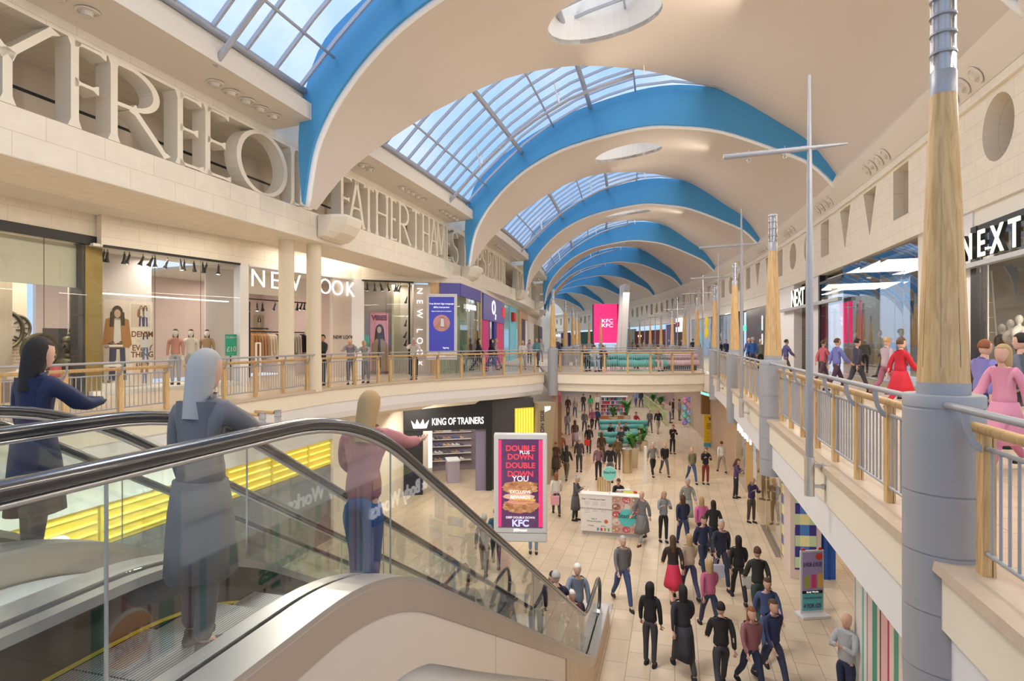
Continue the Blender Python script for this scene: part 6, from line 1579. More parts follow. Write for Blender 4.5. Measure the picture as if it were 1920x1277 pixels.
for i in range(7):
    z = .55+.36*i; wb.panel('shelf', .3, L_-.2, z-.03, z, .02, .28, 'wcream', parent=sh)
    for j in range(13):
        u = .55+j*(L_-1)/13; c = wb.p(u, z, .15); col = [(.7, .45, .25), (.75, .73, .7), (.12, .1, .12), (.5, .3, .2), (.1, .12, .3)][(i*3+j//2) % 5]
        m = MB(); m.ball((c.x, c.y, z+.045), (.13, .055, .045), cm(col), 8); m.ball((c.x-.05, c.y, z+.08), (.06, .045, .06), cm(col), 8)
        m.build('trainer', smooth=True, label='%s trainer on the shoe wall, shelf %s from the floor, place %d from the left' % (['tan', 'white', 'black', 'brown', 'navy'][(i*3+j//2) % 5], ['first', 'second', 'third', 'fourth', 'fifth', 'sixth', 'seventh'][i], j+1), cat='shoe', group='trainers on the shoe wall'); n += 1
wm = wp(w, -2.0); m = empty('display_table', wm.p(wm.u(848), 0, 0), 'patterned display block inside the trainer shop', 'table'); wm.panel('display_block', wm.u(838), wm.u(860), 0, 1.0, -.5, .3, cm((.4, .36, .42)), parent=m)
wm.panel('top_slab', wm.u(837), wm.u(861), 1.0, 1.06, -.55, .35, 'whitegloss', parent=m)
# yellow lit sports shop corner and leaning taupe pier
w = Wall(PD(923, 26.25), PD(1001, 27.3)); t = empty('yellow_lit_corner', w.p(w.L/2, 0, 0), 'dark sports shop corner with vertical yellow lit tubes right of the black shop', 'shopfront')
w.panel('dark_front', 0, w.L, 0, 4.0, -.4, -.06, 'charcoal', parent=t); w.panel('yellow_panel', w.u(966), w.u(1001), 1.6, 3.55, -.06, .0, 'yellowlit', parent=t)
for i in range(7): w.panel('tube_light', w.u(968+5*i)-.02, w.u(968+5*i)+.02, 1.65, 3.5, 0, .04, 'yellowtube', parent=t)
w = Wall(PD(1003, 27.0), PD(1042, 27.4)); t = empty('advert_pier', w.p(w.L/2, 0, 0), 'taupe pier with vertical dark lettering below the end of the left balcony', 'pier')
m = MB(); w.flat(m, [(.0, 0), (.75, 0), (w.L, 3.75), (.15, 3.75)], -1.0, 0, cm((.36, .29, .18))); m.build('pier_body', t); w.text('ALWAYS ON SIDE', w.u(1017), 2.35, .27, 'black', o=.01, ext=.004, rot=math.pi/2, parent=t)
m = MB(); w.flat(m, [(w.u(1021), 3.35), (w.u(1021)+.28, 3.45), (w.u(1021)+.3, 3.6), (w.u(1021), 3.6)], .01, .03, 'signwhite'); m.build('flag_emblem', t)
w = Wall(PD(1046, 29), PD(1046, 70)); w.panel('wall_left_ground_far', 0, 60, 0, 4.1, -.3, 0, cm((.45, .28, .2)), kind='structure')
for i, (a, b, c, l) in enumerate(((2, 4, (.3, .2, .1), 'brown framed'), (8, 16, (.6, .16, .3), 'pink lit'), (17, 26, (.7, .55, .45), 'cream'), (28, 40, (.5, .1, .25), 'magenta'))): w.panel('lower_shopfront', a, b, 0, 3.2, 0, .2, cm(c), label='%s shopfront under the bridge along the left wall' % l, cat='shopfront')
# downlights under the bridge
for px, py in ((1150, 741.5), (1201, 742)):
    p = PZ(px, py, 4.05); p = PD(px, 30); m = MB(); m.tube([(p.x, p.y, 4.05), (p.x, p.y, 4.11)], .14, 'ledsoft', n=16); m.build('downlight', label='round bright downlight in the bridge soffit, %s one' % ('left' if px == 1150 else 'right'), cat='ceiling light', group='downlights under the bridge')
# ================================================================ near digital totem
p = PZ(985, 1116, 0); t, w = totem((p.x-.13, p.y-.12), -.05, 1.42, 'large digital advertising totem on a white pole showing a fried chicken sandwich', screen=(.10, .035, .11), pole=.0, ht=2.8)
m = MB(); w.box(m, .12, .20, 1.82, 4.06, .012, .016, cm((.80, .03, .16), emit=.5)); w.box(m, 1.16, 1.26, 1.82, 4.06, .012, .016, cm((.80, .03, .16), emit=.5)); m.build('pink_edge', t)
w.panel('lower_joint', 0, 1.38, 1.655, 1.665, .0, .003, 'charcoal', parent=t)
for i, b in enumerate(('DOUBLE', 'DOWN', 'DOUBLE', 'DOWN')): w.text(b, .69, 3.84-.22*i, .20, cm((.85, .06, .09), emit=.3), o=.016, ext=.002, bold=.006, parent=t)
w.text('PLUS', .80, 3.74, .12, 'signwhite', o=.024, ext=.001, parent=t); w.text('YOU', .69, 3.06, .20, 'signwhite', o=.024, ext=.001, parent=t); w.text('EXCLUSIVE', .69, 2.73, .11, 'signwhite', o=.065, ext=.001, parent=t); w.text('REWARDS', .69, 2.59, .11, 'signwhite', o=.065, ext=.001, parent=t)
w.text('KFC', .69, 1.91, .24, cm((.55, .55, .85), emit=.6), o=.02, ext=.001, bold=.01, parent=t); w.text('DEEP DOUBLE DOWN', .69, 2.06, .075, 'signwhite', o=.02, ext=.001, parent=t); w.text('JCDecaux', .69, 1.73, .085, 'ledsoft', o=.004, ext=.002, parent=t)
m = MB()
def lump(u, z, ru, rz, c, k, sd=3):
    r = random.Random(sd); w.flat(m, [(u+ru*math.cos(i*math.pi/18)*r.uniform(.9, 1.06), z+rz*math.sin(i*math.pi/18)*r.uniform(.85, 1.08)) for i in range(36)], .012+.005*k, .017+.005*k, cm(c, emit=.15))
lump(.68, 2.83, .46, .19, (.55, .26, .12), 1); lump(.70, 2.36, .48, .20, (.60, .28, .14), 1, 5); lump(.66, 2.60, .42, .09, (.80, .50, .38), 2); lump(.80, 2.52, .30, .06, (.85, .55, .12), 3); lump(.70, 2.46, .36, .06, (.80, .35, .28), 3)
r = random.Random(4)
for i in range(46):
    a, b = r.uniform(-.40, .40), r.choice((2.86, 2.34)); lump(.69+a, b+r.uniform(-.11, .11), .05, .035, r.choice([(.68, .36, .17), (.46, .19, .08), (.75, .45, .22)]), 4, i)
m.build('sandwich_picture', t)
# ================================================================ stacked kiosk
a = PZ(1089, 1001, 0); b = PZ(1200, 1010, 0); w = Wall(a, b); L_ = w.L; H_ = 1.36
t = empty('cookie_kiosk', w.p(L_/2, 0, -.9), 'dessert kiosk counter with menu panel, food pictures and round turquoise badge', 'kiosk')
w.panel('plinth', .05, L_-.03, 0, .12, -1.9, -.05, cm((.5, .48, .46)), parent=t); w.panel('menu_panel', 0, L_*.53, .12, H_, -.08, 0, cm((.83, .80, .78)), parent=t); w.panel('picture_panel', L_*.53, L_, .12, H_, -.08, 0, cm((.62, .42, .38)), parent=t)
w.panel('counter_top', -.02, L_+.02, H_, H_+.03, -.4, .02, 'whitegloss', parent=t); w.panel('side_wall', L_-.06, L_, .12, H_-.3, -1.9, -.08, 'whitegloss', parent=t); w.panel('side_wall', 0, .06, .12, H_-.3, -1.9, -.08, 'whitegloss', parent=t); w.panel('back_counter', .06, L_*.55, .12, 1.0, -1.9, -1.2, 'whitegloss', parent=t); w.panel('wooden_counter', L_*.8, L_-.06, .12, 1.05, -1.9, -.4, 'oak', parent=t)
w.panel('work_surface', .06, L_*.5, .95, 1.0, -1.2, -.1, cm((.5, .55, .55), .25), parent=t)
w.text('Stacked', L_*.79, .72, .19, 'black', o=.03, ext=.002, parent=t)
m = MB(); disc(w, m, L_*.79, .66, .29, cm((.12, .60, .60)), 0); m.build('round_badge', t)
m = MB(); r = random.Random(2)
for i in range(5):
    for j in range(3):
        u, z = L_*.53+.15+j*.33, .26+i*.25
        w.flat(m, [(u+.14*math.cos(k*math.pi/8), z+.11*math.sin(k*math.pi/8)) for k in range(16)], .0, .004, cm([(.55, .30, .2), (.75, .68, .6), (.6, .12, .14), (.3, .14, .08)][(i+j*2) % 4]))
        for k in range(5):
            a_, b_ = u+r.uniform(-.09, .09), z+r.uniform(-.06, .06); w.flat(m, [(a_+.03*math.cos(q*math.pi/3), b_+.03*math.sin(q*math.pi/3)) for q in range(6)], .004, .007, cm([(.8, .45, .3), (.85, .8, .75), (.7, .2, .25)][k % 3]))
m.build('food_pictures', t)
for b, u, z, s in (('Step 1 : Choose your base', .28, 1.22, .075), ('Step 2 : Choose your toppings and sauces', .38, .90, .065), ('Step 3', .3, .55, .07), ('Add something tasty', .3, .47, .06), ('Cookies', .2, .32, .06), ('Drinks', .62, .32, .06)): w.text(b, u+.15, z, s, 'charcoal', o=.004, ext=.001, parent=t)
m = MB()
for i in range(16): w.box(m, .12+.28*(i % 3), .30+.28*(i % 3), 1.12-.05*(i//3)-(.12 if i > 8 else 0), 1.13-.05*(i//3)-(.12 if i > 8 else 0), 0, .002, cm((.45, .42, .42)))
m.build('menu_lines', t); m = MB(); w.flat(m, [(.86+.065*math.cos(k*math.pi/8), .48+.065*math.sin(k*math.pi/8)) for k in range(16)], 0, .004, cm((.7, .15, .08))); m.build('orange_seal', t)
m = MB()
for i, c in enumerate(((.15, .35, .7), (.65, .05, .08), (.5, .3, .1), (.2, .5, .15))): w.box(m, .55+.12*i, .62+.12*i, .16, .26, 0, .004, cm(c))
m.build('cup_icons', t)
ps = w.p(w.u(1142), H_, -.12)
t = empty('pole_sign', (ps.x, ps.y, H_), 'round turquoise sign on a thin pole above the kiosk counter', 'sign'); MB().tube([(ps.x, ps.y, H_+.02), (ps.x, ps.y, 1.95)], .012, 'steel').build('pole', t)
w2 = Wall((ps.x-.3, ps.y-.02), (ps.x+.3, ps.y-.02)); m = MB(); disc(w2, m, .3, 2.10, .23, cm((.25, .75, .65)), 0); m.build('disc', t); m = MB(); w2.flat(m, [(.3+.25*math.cos(i*math.pi/16), 2.10+.25*math.sin(i*math.pi/16)) for i in range(32)], 0, .012, 'whitegloss'); m.build('rim', t)
w2.text('Stacked', .3, 2.14, .13, 'black', o=.02, ext=.001, parent=t)
for i in range(6):
    u = .42+.085*i; c = w.p(u, 1.0, -1.6); MB().box((c.x, c.y, 1.28+.03*i), (.07, .012, .62), 'oak').build('wooden_paddle', label='upright wooden paddle behind the kiosk, number %d from the left' % (i+1), cat='paddle', group='wooden paddles')
for i, (u, o, c, s, l) in enumerate(((.3, -.6, (.75, .8, .8), (.22, .15, .16), 'pale carton tray on the kiosk worktop'), (.62, -.55, (.8, .5, .5), (.24, .2, .14), 'pink and white carton on the kiosk worktop'), (.85, -.6, (.2, .5, .4), (.16, .16, .1), 'green carton beside the pink one on the kiosk'), (1.35, -1.5, (.8, .78, .75), (.5, .25, .25), 'white paper cups stacked at the back of the kiosk'), (1.75, -1.4, (.65, .05, .06), (.16, .16, .22), 'red tub on the back of the kiosk'), (.15, -1.0, (.5, .35, .2), (.14, .14, .3), 'brown paper bag at the left end of the kiosk'), (1.5, -.55, (.03, .28, .6), (.42, .3, .25), 'bright blue bag inside the kiosk'), (1.55, -.95, (.55, .55, .05), (.36, .25, .3), 'yellow and black rucksack inside the kiosk'))):
    c0 = w.p(u, 0, o); z = 1.0 if i != 5 else .9; MB().box((c0.x, c0.y, z+s[2]/2), s, cm(c)).build('kiosk_item', bevel=.02, label=l, cat='container')
# ================================================================ promotional stand
p = PZ(1524, 1156, 0); w = Wall((p.x-.30, p.y-.02), (p.x+.30, p.y+.06)); t = empty('promotional_stand', (p.x, p.y, 0), 'white framed promotional stand with bottles picture and price text at the lower right', 'sign')
w.panel('base', -.06, .66, 0, .07, -.18, .18, 'whitegloss', parent=t, bevel=.01); w.panel('frame', 0, .60, .07, 1.58, -.04, 0, 'whitegloss', parent=t); w.panel('upper_poster', .04, .56, .62, 1.54, 0, .008, cm((.42, .36, .66)), parent=t); w.panel('dark_band', .04, .56, .55, .62, 0, .01, 'black', parent=t); w.panel('lower_poster', .04, .56, .14, .54, 0, .008, cm((.12, .52, .58)), parent=t)
w.text('3 FOR £19.50', .3, 1.24, .135, cm((.05, .03, .2)), o=.012, ext=.001, bold=.003, parent=t, sx=.62); w.text('4 FOR £25', .3, .25, .14, cm((.1, .04, .2)), o=.012, ext=.001, bold=.003, parent=t, sx=.72); w.text('MINI BODYCARE', .3, .44, .06, cm((.1, .04, .2)), o=.012, ext=.001, parent=t); w.text('Body Works', .3, .585, .06, 'signwhite', o=.012, ext=.001, parent=t)
for a, c, h in ((.10, (.45, .5, .08), .30), (.27, (.75, .06, .22), .32), (.44, (.8, .5, .1), .34)): w.panel('printed_bottle', a, a+.12, .68, .68+h, .008, .013, cm(c), parent=t)
for u in (.08, .52):
    m = MB(); w.flat(m, [(u+.05*math.cos(i*math.pi/8), 1.58+.06*math.sin(i*math.pi/8)) for i in range(16)], -.03, -.01, cm((.8, .05, .05))); m.build('red_disc', t)
m = MB(); w.flat(m, [(.47+.09*math.cos(i*math.pi/8), 1.43+.08*math.sin(i*math.pi/8)) for i in range(16)], .008, .012, cm((.8, .08, .05))); m.build('price_badge', t)
# ================================================================ island with benches, plants, books
def gbench(px, py, L_, rz, lab):
    p = PZ(px, py, 0); bench((p.x, p.y), L_, rz, lab, z=0, grp='turquoise benches on the ground floor')
gbench(1164, 838, 2.6, .1, 'turquoise padded bench on the ground floor nearest the kiosk'); gbench(1178, 822, 2.4, .1, 'second turquoise padded bench behind the nearest ground floor one'); gbench(1186, 808, 2.2, 2.9, 'turquoise padded bench on the ground floor, far right one'); gbench(1145, 812, 1.5, .1, 'turquoise padded bench on the ground floor, far left one')
def plant(px, py, h, pr, lab, n=26, tall=False):
    p = PZ(px, py, 0); t = empty('potted_plant', (p.x, p.y, 0), lab, 'plant', 'potted plants'); MB().lathe([(0, 0), (pr*.75, 0), (pr, h), (pr*.9, h), (pr*.88, h-.05), (0, h-.05)], cm((.62, .52, .38)), c=(p.x, p.y, 0), n=24).build('pot', t, smooth=2)
    r = random.Random(int(px)); m = MB()
    for i in range(n):
        a = r.uniform(0, 6.3); ln = r.uniform(.5, 1.1)*(1.5 if tall else 1); rr = r.uniform(.15, .55)
        b = Vector((p.x, p.y, h-.05)); e = b+Vector((math.cos(a)*rr, math.sin(a)*rr, ln)); s = Vector((-math.sin(a), math.cos(a), 0))*.09; md = b.lerp(e, .6)+Vector((0, 0, .12))
        tip = e+Vector((math.cos(a)*.2, math.sin(a)*.2, -.15)); u = Vector((0, 0, .01))
        m.add([b, md-s, tip, md+s, b+u, md-s+u, tip+u, md+s+u], [(0, 1, 2, 3), (7, 6, 5, 4), (0, 4, 5, 1), (1, 5, 6, 2), (2, 6, 7, 3), (3, 7, 4, 0)], 'leaf')
    m.build('leaves', t, fix=True)
plant(1186, 876, 1.0, .33, 'large cream pot with a leafy plant, nearest of the island'); plant(1150, 798, .7, .35, 'bushy plant in a pot behind the seated people'); plant(1176, 796, .7, .3, 'tall upright plant with broad leaves before the bookstall', tall=True); plant(1206, 845, .6, .28, 'small plant at the right end of the benches')
p = PZ(1176, 886, 0); t = empty('litter_bin', (p.x, p.y, 0), 'tall brass coloured cylindrical bin beside the cream pot', 'bin'); MB().tube([(p.x, p.y, 0), (p.x, p.y, 1.15)], .24, 'stainlessgold', n=28).build('bin_body', t, smooth=2); MB().lathe([(.24, 1.15), (.26, 1.16), (.26, 1.2), (.12, 1.2), (.12, 1.16)], 'steel', c=(p.x, p.y, 0), n=28).build('rim', t)
p = PZ(1196, 905, 0); MB().box((p.x+.35, p.y, .85), (.10, .10, 1.7), 'whitecove').build('slim_post', label='slim pale square post right behind the kiosk', cat='post')
p = PZ(1152, 786, 0); w = Wall((p.x-1.15, p.y), (p.x+1.15, p.y)); t = empty('book_stall', (p.x, p.y, 0), 'book stall with white shelves full of colourful spines', 'stall')
w.panel('wooden_base', 0, 2.3, 0, .3, -1, 0, cm((.4, .15, .07)), parent=t); w.panel('back_board', 0, 2.3, .3, 1.95, -.3, -.25, 'whitegloss', parent=t)
for i in range(6): w.panel('shelf', 0, 2.3, .3+.31*i, .33+.31*i, -.25, 0, 'whitegloss', parent=t)
for u in (0, 2.27): w.panel('side', u, u+.03, .3, 1.95, -.25, 0, 'whitegloss', parent=t)
BC = [((.05, .12, .4), 'blue'), ((.6, .05, .08), 'red'), ((.75, .72, .68), 'white'), ((.3, .15, .35), 'purple'), ((.1, .4, .4), 'teal'), ((.7, .25, .45), 'pink'), ((.05, .05, .06), 'black')]
for i in range(5):
    for j in range(18):
        c, cn = BC[R_.randrange(7)]; u = .05+j*.123; w.panel('book', u, u+.085, .332+.31*i, .332+.31*i+R_.uniform(.2, .26), -.2, -.02, cm(c), label='%s book on the %s shelf of the book stall, number %d from the left' % (cn, ['lowest', 'second', 'middle', 'fourth', 'highest'][i], j+1), cat='book', group='books on the stall')
p = PZ(1225, 790, 0); q = PZ(1205, 765, 0)
t = empty('green_railing', (p.x, p.y, 0), 'pale green railing beside plants on the far ground floor', 'railing')
a = PD(1206, 62); b = PD(1250, 46)
for z in (.15, 1.0): MB().tube([(a.x, a.y, z), (b.x, b.y, z)], .04, cm((.35, .55, .18))).build('rail', t)
for i in range(24):
    c = Vector(a).lerp(Vector(b), i/23); MB().tube([(c.x, c.y, .15), (c.x, c.y, 1.0)], .02, cm((.35, .55, .18)), n=5).build('baluster', t)
plant(1238, 768, .5, .4, 'bushy plants behind the pale green railing', n=40); plant(1225, 762, .5, .4, 'more bushy plants further behind the green railing', n=40)
# ================================================================ PEOPLE on the ground floor
PI = math.pi
def gp(px, py, pose, deg, h, top, trou, lab, hair='short', hc='br', **k):
    p = PZ(px, py, 0); return person(pose, (p.x, p.y, 0), math.radians(deg), h, top, trou, hair, hc, label=lab, group='people on the ground floor', **k)
G_ = [
 (1219, 1248, 'stand', 150, 1.68, BK, (.05, .05, .055), 'person in a black hooded coat standing with their back half turned', 'hood', 'bk'),
 (1281, 1262, 'walk', 180, 1.80, (.03, .03, .035), (.05, .05, .05), 'person in a long dark grey coat walking away beside the hooded one', 'long', 'bk', dict(coat=(.03, .03, .035))),
 (1167, 1135, 'walk', 10, 1.80, GY, (.05, .08, .2), 'man in grey jacket and blue trousers walking toward the escalator', 'short', 'gy'),
 (1262, 1128, 'walkb', 175, 1.72, (.03, .02, .02), (.60, .03, .08), 'person in black top and bright red skirt walking away', 'long', 'br', dict(bottom='skirt')),
 (1293, 1120, 'walk', 185, 1.68, BG, (.05, .05, .12), 'person in a beige jacket beside the red skirt', 'long', 'bl'),
 (1318, 1076, 'walkb', 5, 1.70, NV, NV, 'person in dark navy walking between the beige and black coats', 'short', 'br'),
 (1352, 1098, 'walk', -5, 1.85, (.02, .025, .05), (.03, .035, .06), 'tall man in a navy jacket carrying a white bag', 'short', 'gy'),
 (1385, 1128, 'walk', 170, 1.72, BK, BK, 'person all in black with a pale bag in the right hand', 'long', 'bk'),
 (1421, 1165, 'walkb', 175, 1.80, (.03, .025, .03), (.03, .06, .05), 'person with brown backpack straps and dark clothes on the right', 'short', 'br'),
 (1331, 1182, 'walk', 185, 1.66, (.55, .14, .26), (.03, .04, .10), 'person in a pink jacket and navy jeans with dark shoes', 'long', 'bl'),
 (1352, 1296, 'walkb', 170, 1.72, BK, (.04, .04, .05), 'dark clothed person cut by the bottom edge near the centre right', 'short', 'bk'),
 (1408, 1300, 'walk', 5, 1.68, (.30, .12, .14), NV, 'person in a dusty red top at the bottom edge', 'long', 'rd'),
 (1448, 1290, 'walk', 15, 1.75, (.03, .04, .12), (.05, .06, .12), 'person in a dark blue jacket at the bottom edge, rightmost', 'short', 'br'),
 (1438, 1232, 'walkb', -10, 1.72, (.06, .09, .22), JN, 'person in denim blue behind the bottom edge group', 'short', 'br'),
 (1204, 1018, 'walk', -40, 1.75, (.17, .17, .18), (.30, .30, .31), 'bald man in a grey coat and brown shoes beside the kiosk', 'short', 'bd', dict(coat=(.17, .17, .18), shoe=(.12, .04, .02))),
 (1244, 1016, 'phone', 5, 1.68, (.30, .32, .34), (.02, .02, .02), 'woman in black dress with pale grey cardigan holding a cup', 'long', 'bl'),
 (1281, 1024, 'walk', 180, 1.70, NV, (.03, .05, .14), 'person in a navy top and blue jeans near the pink jumper', 'long', 'br'),
 (1289, 985, 'walkb', 0, 1.74, (.33, .33, .30), (.20, .2, .2), 'person in a grey green coat behind the navy one', 'short', 'gy', dict(coat=(.33, .33, .30))),
 (1316, 1028, 'walk', 178, 1.68, (.70, .16, .38), (.03, .03, .08), 'person in a bright pink fluffy jumper walking away', 'long', 'bl'),
 (1338, 1040, 'walkb', 170, 1.72, BK, BK, 'person in a black jacket right of the pink jumper', 'long', 'bk'),
 (1297, 905, 'walk', 5, 1.72, KH, (.05, .10, .25), 'person in an olive coat and blue jeans in the middle distance', 'short', 'bl'),
 (1323, 908, 'phone', 0, 1.72, BK, (.20, .03, .03), 'person in black top and dark red wide trousers', 'long', 'rd'),
 (1246, 892, 'walk', 5, 1.68, BK, (.10, .10, .11), 'woman in an open black jacket walking as one of a pair, right', 'short', 'bl'),
 (1224, 892, 'walkb', 5, 1.70, (.20, .20, .19), BK, 'woman in a grey coat with pale handbag, left of a pair', 'short', 'gy'),
 (1261, 851, 'phone', 10, 1.72, BK, BK, 'person in black looking at a phone beyond the pair', 'short', 'rd'),
 (1218, 810, 'walk', 0, 1.70, GY, (.12, .12, .13), 'person in grey with a pink bag further away', 'short', 'gy'),
 (1234, 812, 'walkb', 0, 1.78, (.02, .02, .03), (.42, .38, .32), 'man in a black top and beige trousers further away', 'short', 'gy'),
 (1353, 886, 'walk', 180, 1.62, WH, (.35, .3, .25), 'person in a white top walking close to the right shopfronts', 'short', 'br'),
 (1380, 934, 'phone', 60, 1.66, (.10, .06, .16), (.03, .03, .04), 'woman in a plum jacket looking at a phone by the glass shopfront', 'long', 'br'),
 (1409, 980, 'phone', 20, 1.66, (.05, .04, .12), (.09, .07, .06), 'woman in dark blue carrying things by the glass shopfront', 'long', 'bl'),
 (1043, 966, 'walk', 180, 1.66, (.70, .66, .62), (.04, .04, .05), 'woman in a white blouse with a pink bag left of the kiosk', 'long', 'rd'),
 (1079, 976, 'phone', 70, 1.64, (.09, .09, .10), (.03, .03, .03), 'person in a long charcoal quilted coat at the kiosk', 'bun', 'gy', dict(coat=(.09, .09, .10))),
 (1144, 905, 'stand', 180, 1.80, BK, (.14, .14, .15), 'man in black seen from behind, back of the kiosk queue', 'short', 'bk'),
 (1122, 900, 'stand', 180, 1.68, (.24, .12, .15), BK, 'person in a plaid maroon shirt behind the kiosk', 'short', 'br'),
 (1086, 885, 'stand', 185, 1.72, (.06, .04, .05), (.05, .05, .06), 'person in dark brown jacket in the crowd left of the plaid shirt', 'short', 'gy'),
 (1128, 868, 'walk', 175, 1.72, (.07, .04, .02), (.06, .05, .05), 'person with long brown hair in a dark brown coat', 'long', 'br', dict(coat=(.07, .04, .02))),
 (1158, 880, 'stand', 170, 1.72, (.16, .11, .05), (.12, .1, .07), 'person in an olive brown jacket near the brass bin', 'short', 'br'),
 (1062, 900, 'walk', 160, 1.70, (.02, .02, .02), (.10, .08, .04), 'person in a black coat at the left of the crowd', 'long', 'bk'),
 (1042, 892, 'walkb', 180, 1.74, (.08, .04, .02), (.03, .03, .03), 'person in a dark brown coat next to the totem', 'short', 'rd', dict(coat=(.06, .04, .02))),
 (1052, 868, 'walk', 175, 1.70, (.28, .08, .05), (.05, .04, .04), 'person in a rust red top in the left crowd', 'short', 'br'),
 (1104, 850, 'walk', 170, 1.72, (.02, .02, .02), (.03, .03, .03), 'person in black with a red bag in the crowd', 'short', 'br'),
 (1078, 838, 'walk', 180, 1.72, (.10, .06, .05), (.05, .04, .05), 'woman with a lilac shawl walking away in the crowd', 'long', 'br', dict(coat=(.42, .32, .40))),
 (1064, 815, 'walk', 180, 1.66, (.30, .34, .40), (.18, .26, .36), 'person in a pale blue top and pale jeans in the left crowd', 'long', 'br'),
 (1096, 812, 'walk', 0, 1.72, (.18, .17, .18), (.1, .1, .1), 'person in mid grey walking through the far crowd', 'short', 'br'),
 (1110, 806, 'walkb', 0, 1.66, (.45, .12, .22), (.03, .03, .04), 'person in a raspberry top in the far crowd', 'long', 'bl'),
 (1120, 806, 'walk', 180, 1.70, (.04, .06, .18), (.04, .04, .06), 'person in a royal blue coat left of the book stall', 'short', 'br'),
 (1078, 782, 'walk', 0, 1.72, (.35, .33, .31), (.08, .1, .2), 'person in light grey far along the left crowd', 'long', 'bl'),
 (1065, 780, 'stand', 0, 1.70, (.05, .03, .04), (.1, .05, .06), 'person in black by the pink shop under the bridge', 'long', 'bk'),
 (1107, 775, 'stand', 180, 1.66, (.04, .45, .16), (.3, .25, .25), 'person in a bright green jacket beyond the bridge', 'long', 'br'),
 (1120, 772, 'walk', 0, 1.72, WH, (.04, .04, .05), 'person in a white shirt beside the book stall', 'short', 'bk'),
 (1094, 772, 'walk', 180, 1.72, (.04, .03, .04), (.05, .05, .06), 'person in dark clothes left of the green jacket', 'short', 'br'),
 (1202, 764, 'walk', 180, 1.78, (.03, .04, .09), (.04, .05, .12), 'tall person in navy walking far beyond the book stall', 'short', 'br'),
 (1192, 763, 'walkb', 180, 1.72, (.25, .3, .5), (.1, .12, .3), 'person in pale blue beside the tall navy one', 'short', 'bl'),
 (1257, 793, 'stand', 90, 1.68, (.55, .42, .42), (.08, .16, .34), 'person in a pink hoodie and blue jeans by the far plants', 'long', 'br'),
 (1262, 786, 'stand', -90, 1.70, BK, (.05, .05, .05), 'person in black facing the pink hoodie', 'short', 'bk'),
 (1274, 788, 'stand', 100, 1.75, (.22, .24, .27), (.15, .16, .18), 'man in a grey jacket in front of the backpacks', 'short', 'br'),
 (1000, 1037, 'stand', 0, 1.72, (.15, .2, .35), (.22, .34, .52), 'person in light blue jeans standing behind the large totem', 'short', 'br'),
 (908, 1075, 'walk', 175, 1.74, (.20, .22, .24), (.16, .12, .10), 'man in grey seen through the escalator glass', 'short', 'gy'),
 (930, 1062, 'walk', 178, 1.76, (.03, .12, .20), (.04, .06, .12), 'man in a teal jacket seen through the escalator glass', 'short', 'br'),
 (838, 865, 'stand', 180, 1.75, (.42, .24, .10), (.04, .05, .08), 'person in a tan jacket inside the trainer shop', 'short', 'br'),
 (852, 862, 'stand', 180, 1.75, (.03, .03, .03), (.05, .05, .06), 'person in black inside the trainer shop', 'short', 'bk')]
for g in G_:
    k = g[10] if len(g) > 10 else {}
    gp(*g[:8], hair=g[8], hc=g[9], **k)
p = PZ(1162, 985, 0); person('phone', (p.x, p.y+.3, 0), 0, 1.62, BK, BK, 'short', 'br', label='kiosk worker in black looking down behind the counter', group='people on the ground floor')
# the man leaning by the stripes
p = PD(1586, 10.5); person('crossed', (p.x, p.y, 0), math.radians(-62), 1.76, (.45, .47, .50), NV, 'short', 'bd', label='bald man in pale grey jumper, arms crossed, by the striped hoarding', group='people on the ground floor')
# seated around the benches
for i, (px, py, d, tp, tr, l, hc) in enumerate(((1144, 832, 20, BK, (.35, .4, .48), 'seated young man in a black top on the far left bench end', 'bk'), (1161, 829, 0, (.6, .55, .5), (.1, .12, .25), 'seated person in cream in the middle of the benches', 'bl'), (1172, 830, 30, (.05, .05, .06), BK, 'seated person in black leaning forwards on the benches', 'br'), (1165, 842, 180, (.04, .05, .08), NV, 'seated person facing away on the nearest bench', 'br'), (1200, 846, -60, (.10, .14, .06), (.15, .12, .1), 'seated person in a green striped top at the right bench end', 'bk'), (1192, 806, 20, (.5, .04, .07), BK, 'seated person in a red top behind the plants', 'br'))):
    p = PZ(px, py, 0); person('sit', (p.x, p.y, 0), math.radians(d), 1.72, tp, tr, 'short', hc, label=l, group='people on the ground floor')
# bags
for px, py, z, c, l in ((1040, 966, .45, (.75, .35, .42), 'pink handbag hanging beside the woman in the white blouse'), (1212, 808, .35, (.75, .2, .25), 'small pink carrier bag held by the person in grey'), (1396, 1126, .40, (.65, .64, .58), 'white carrier bag held by the person all in black'), (1341, 1097, .30, (.55, .56, .70), 'white carrier bag held by the tall man in navy'), (1204, 1012, .35, (.66, .65, .68), 'white carrier bag held by the bald man in grey'), (1100, 850, .5, (.65, .04, .04), 'red bag carried in the crowd')):
    p = PZ(px, py, 0); bag((p.x, p.y-.22, z), c, l)
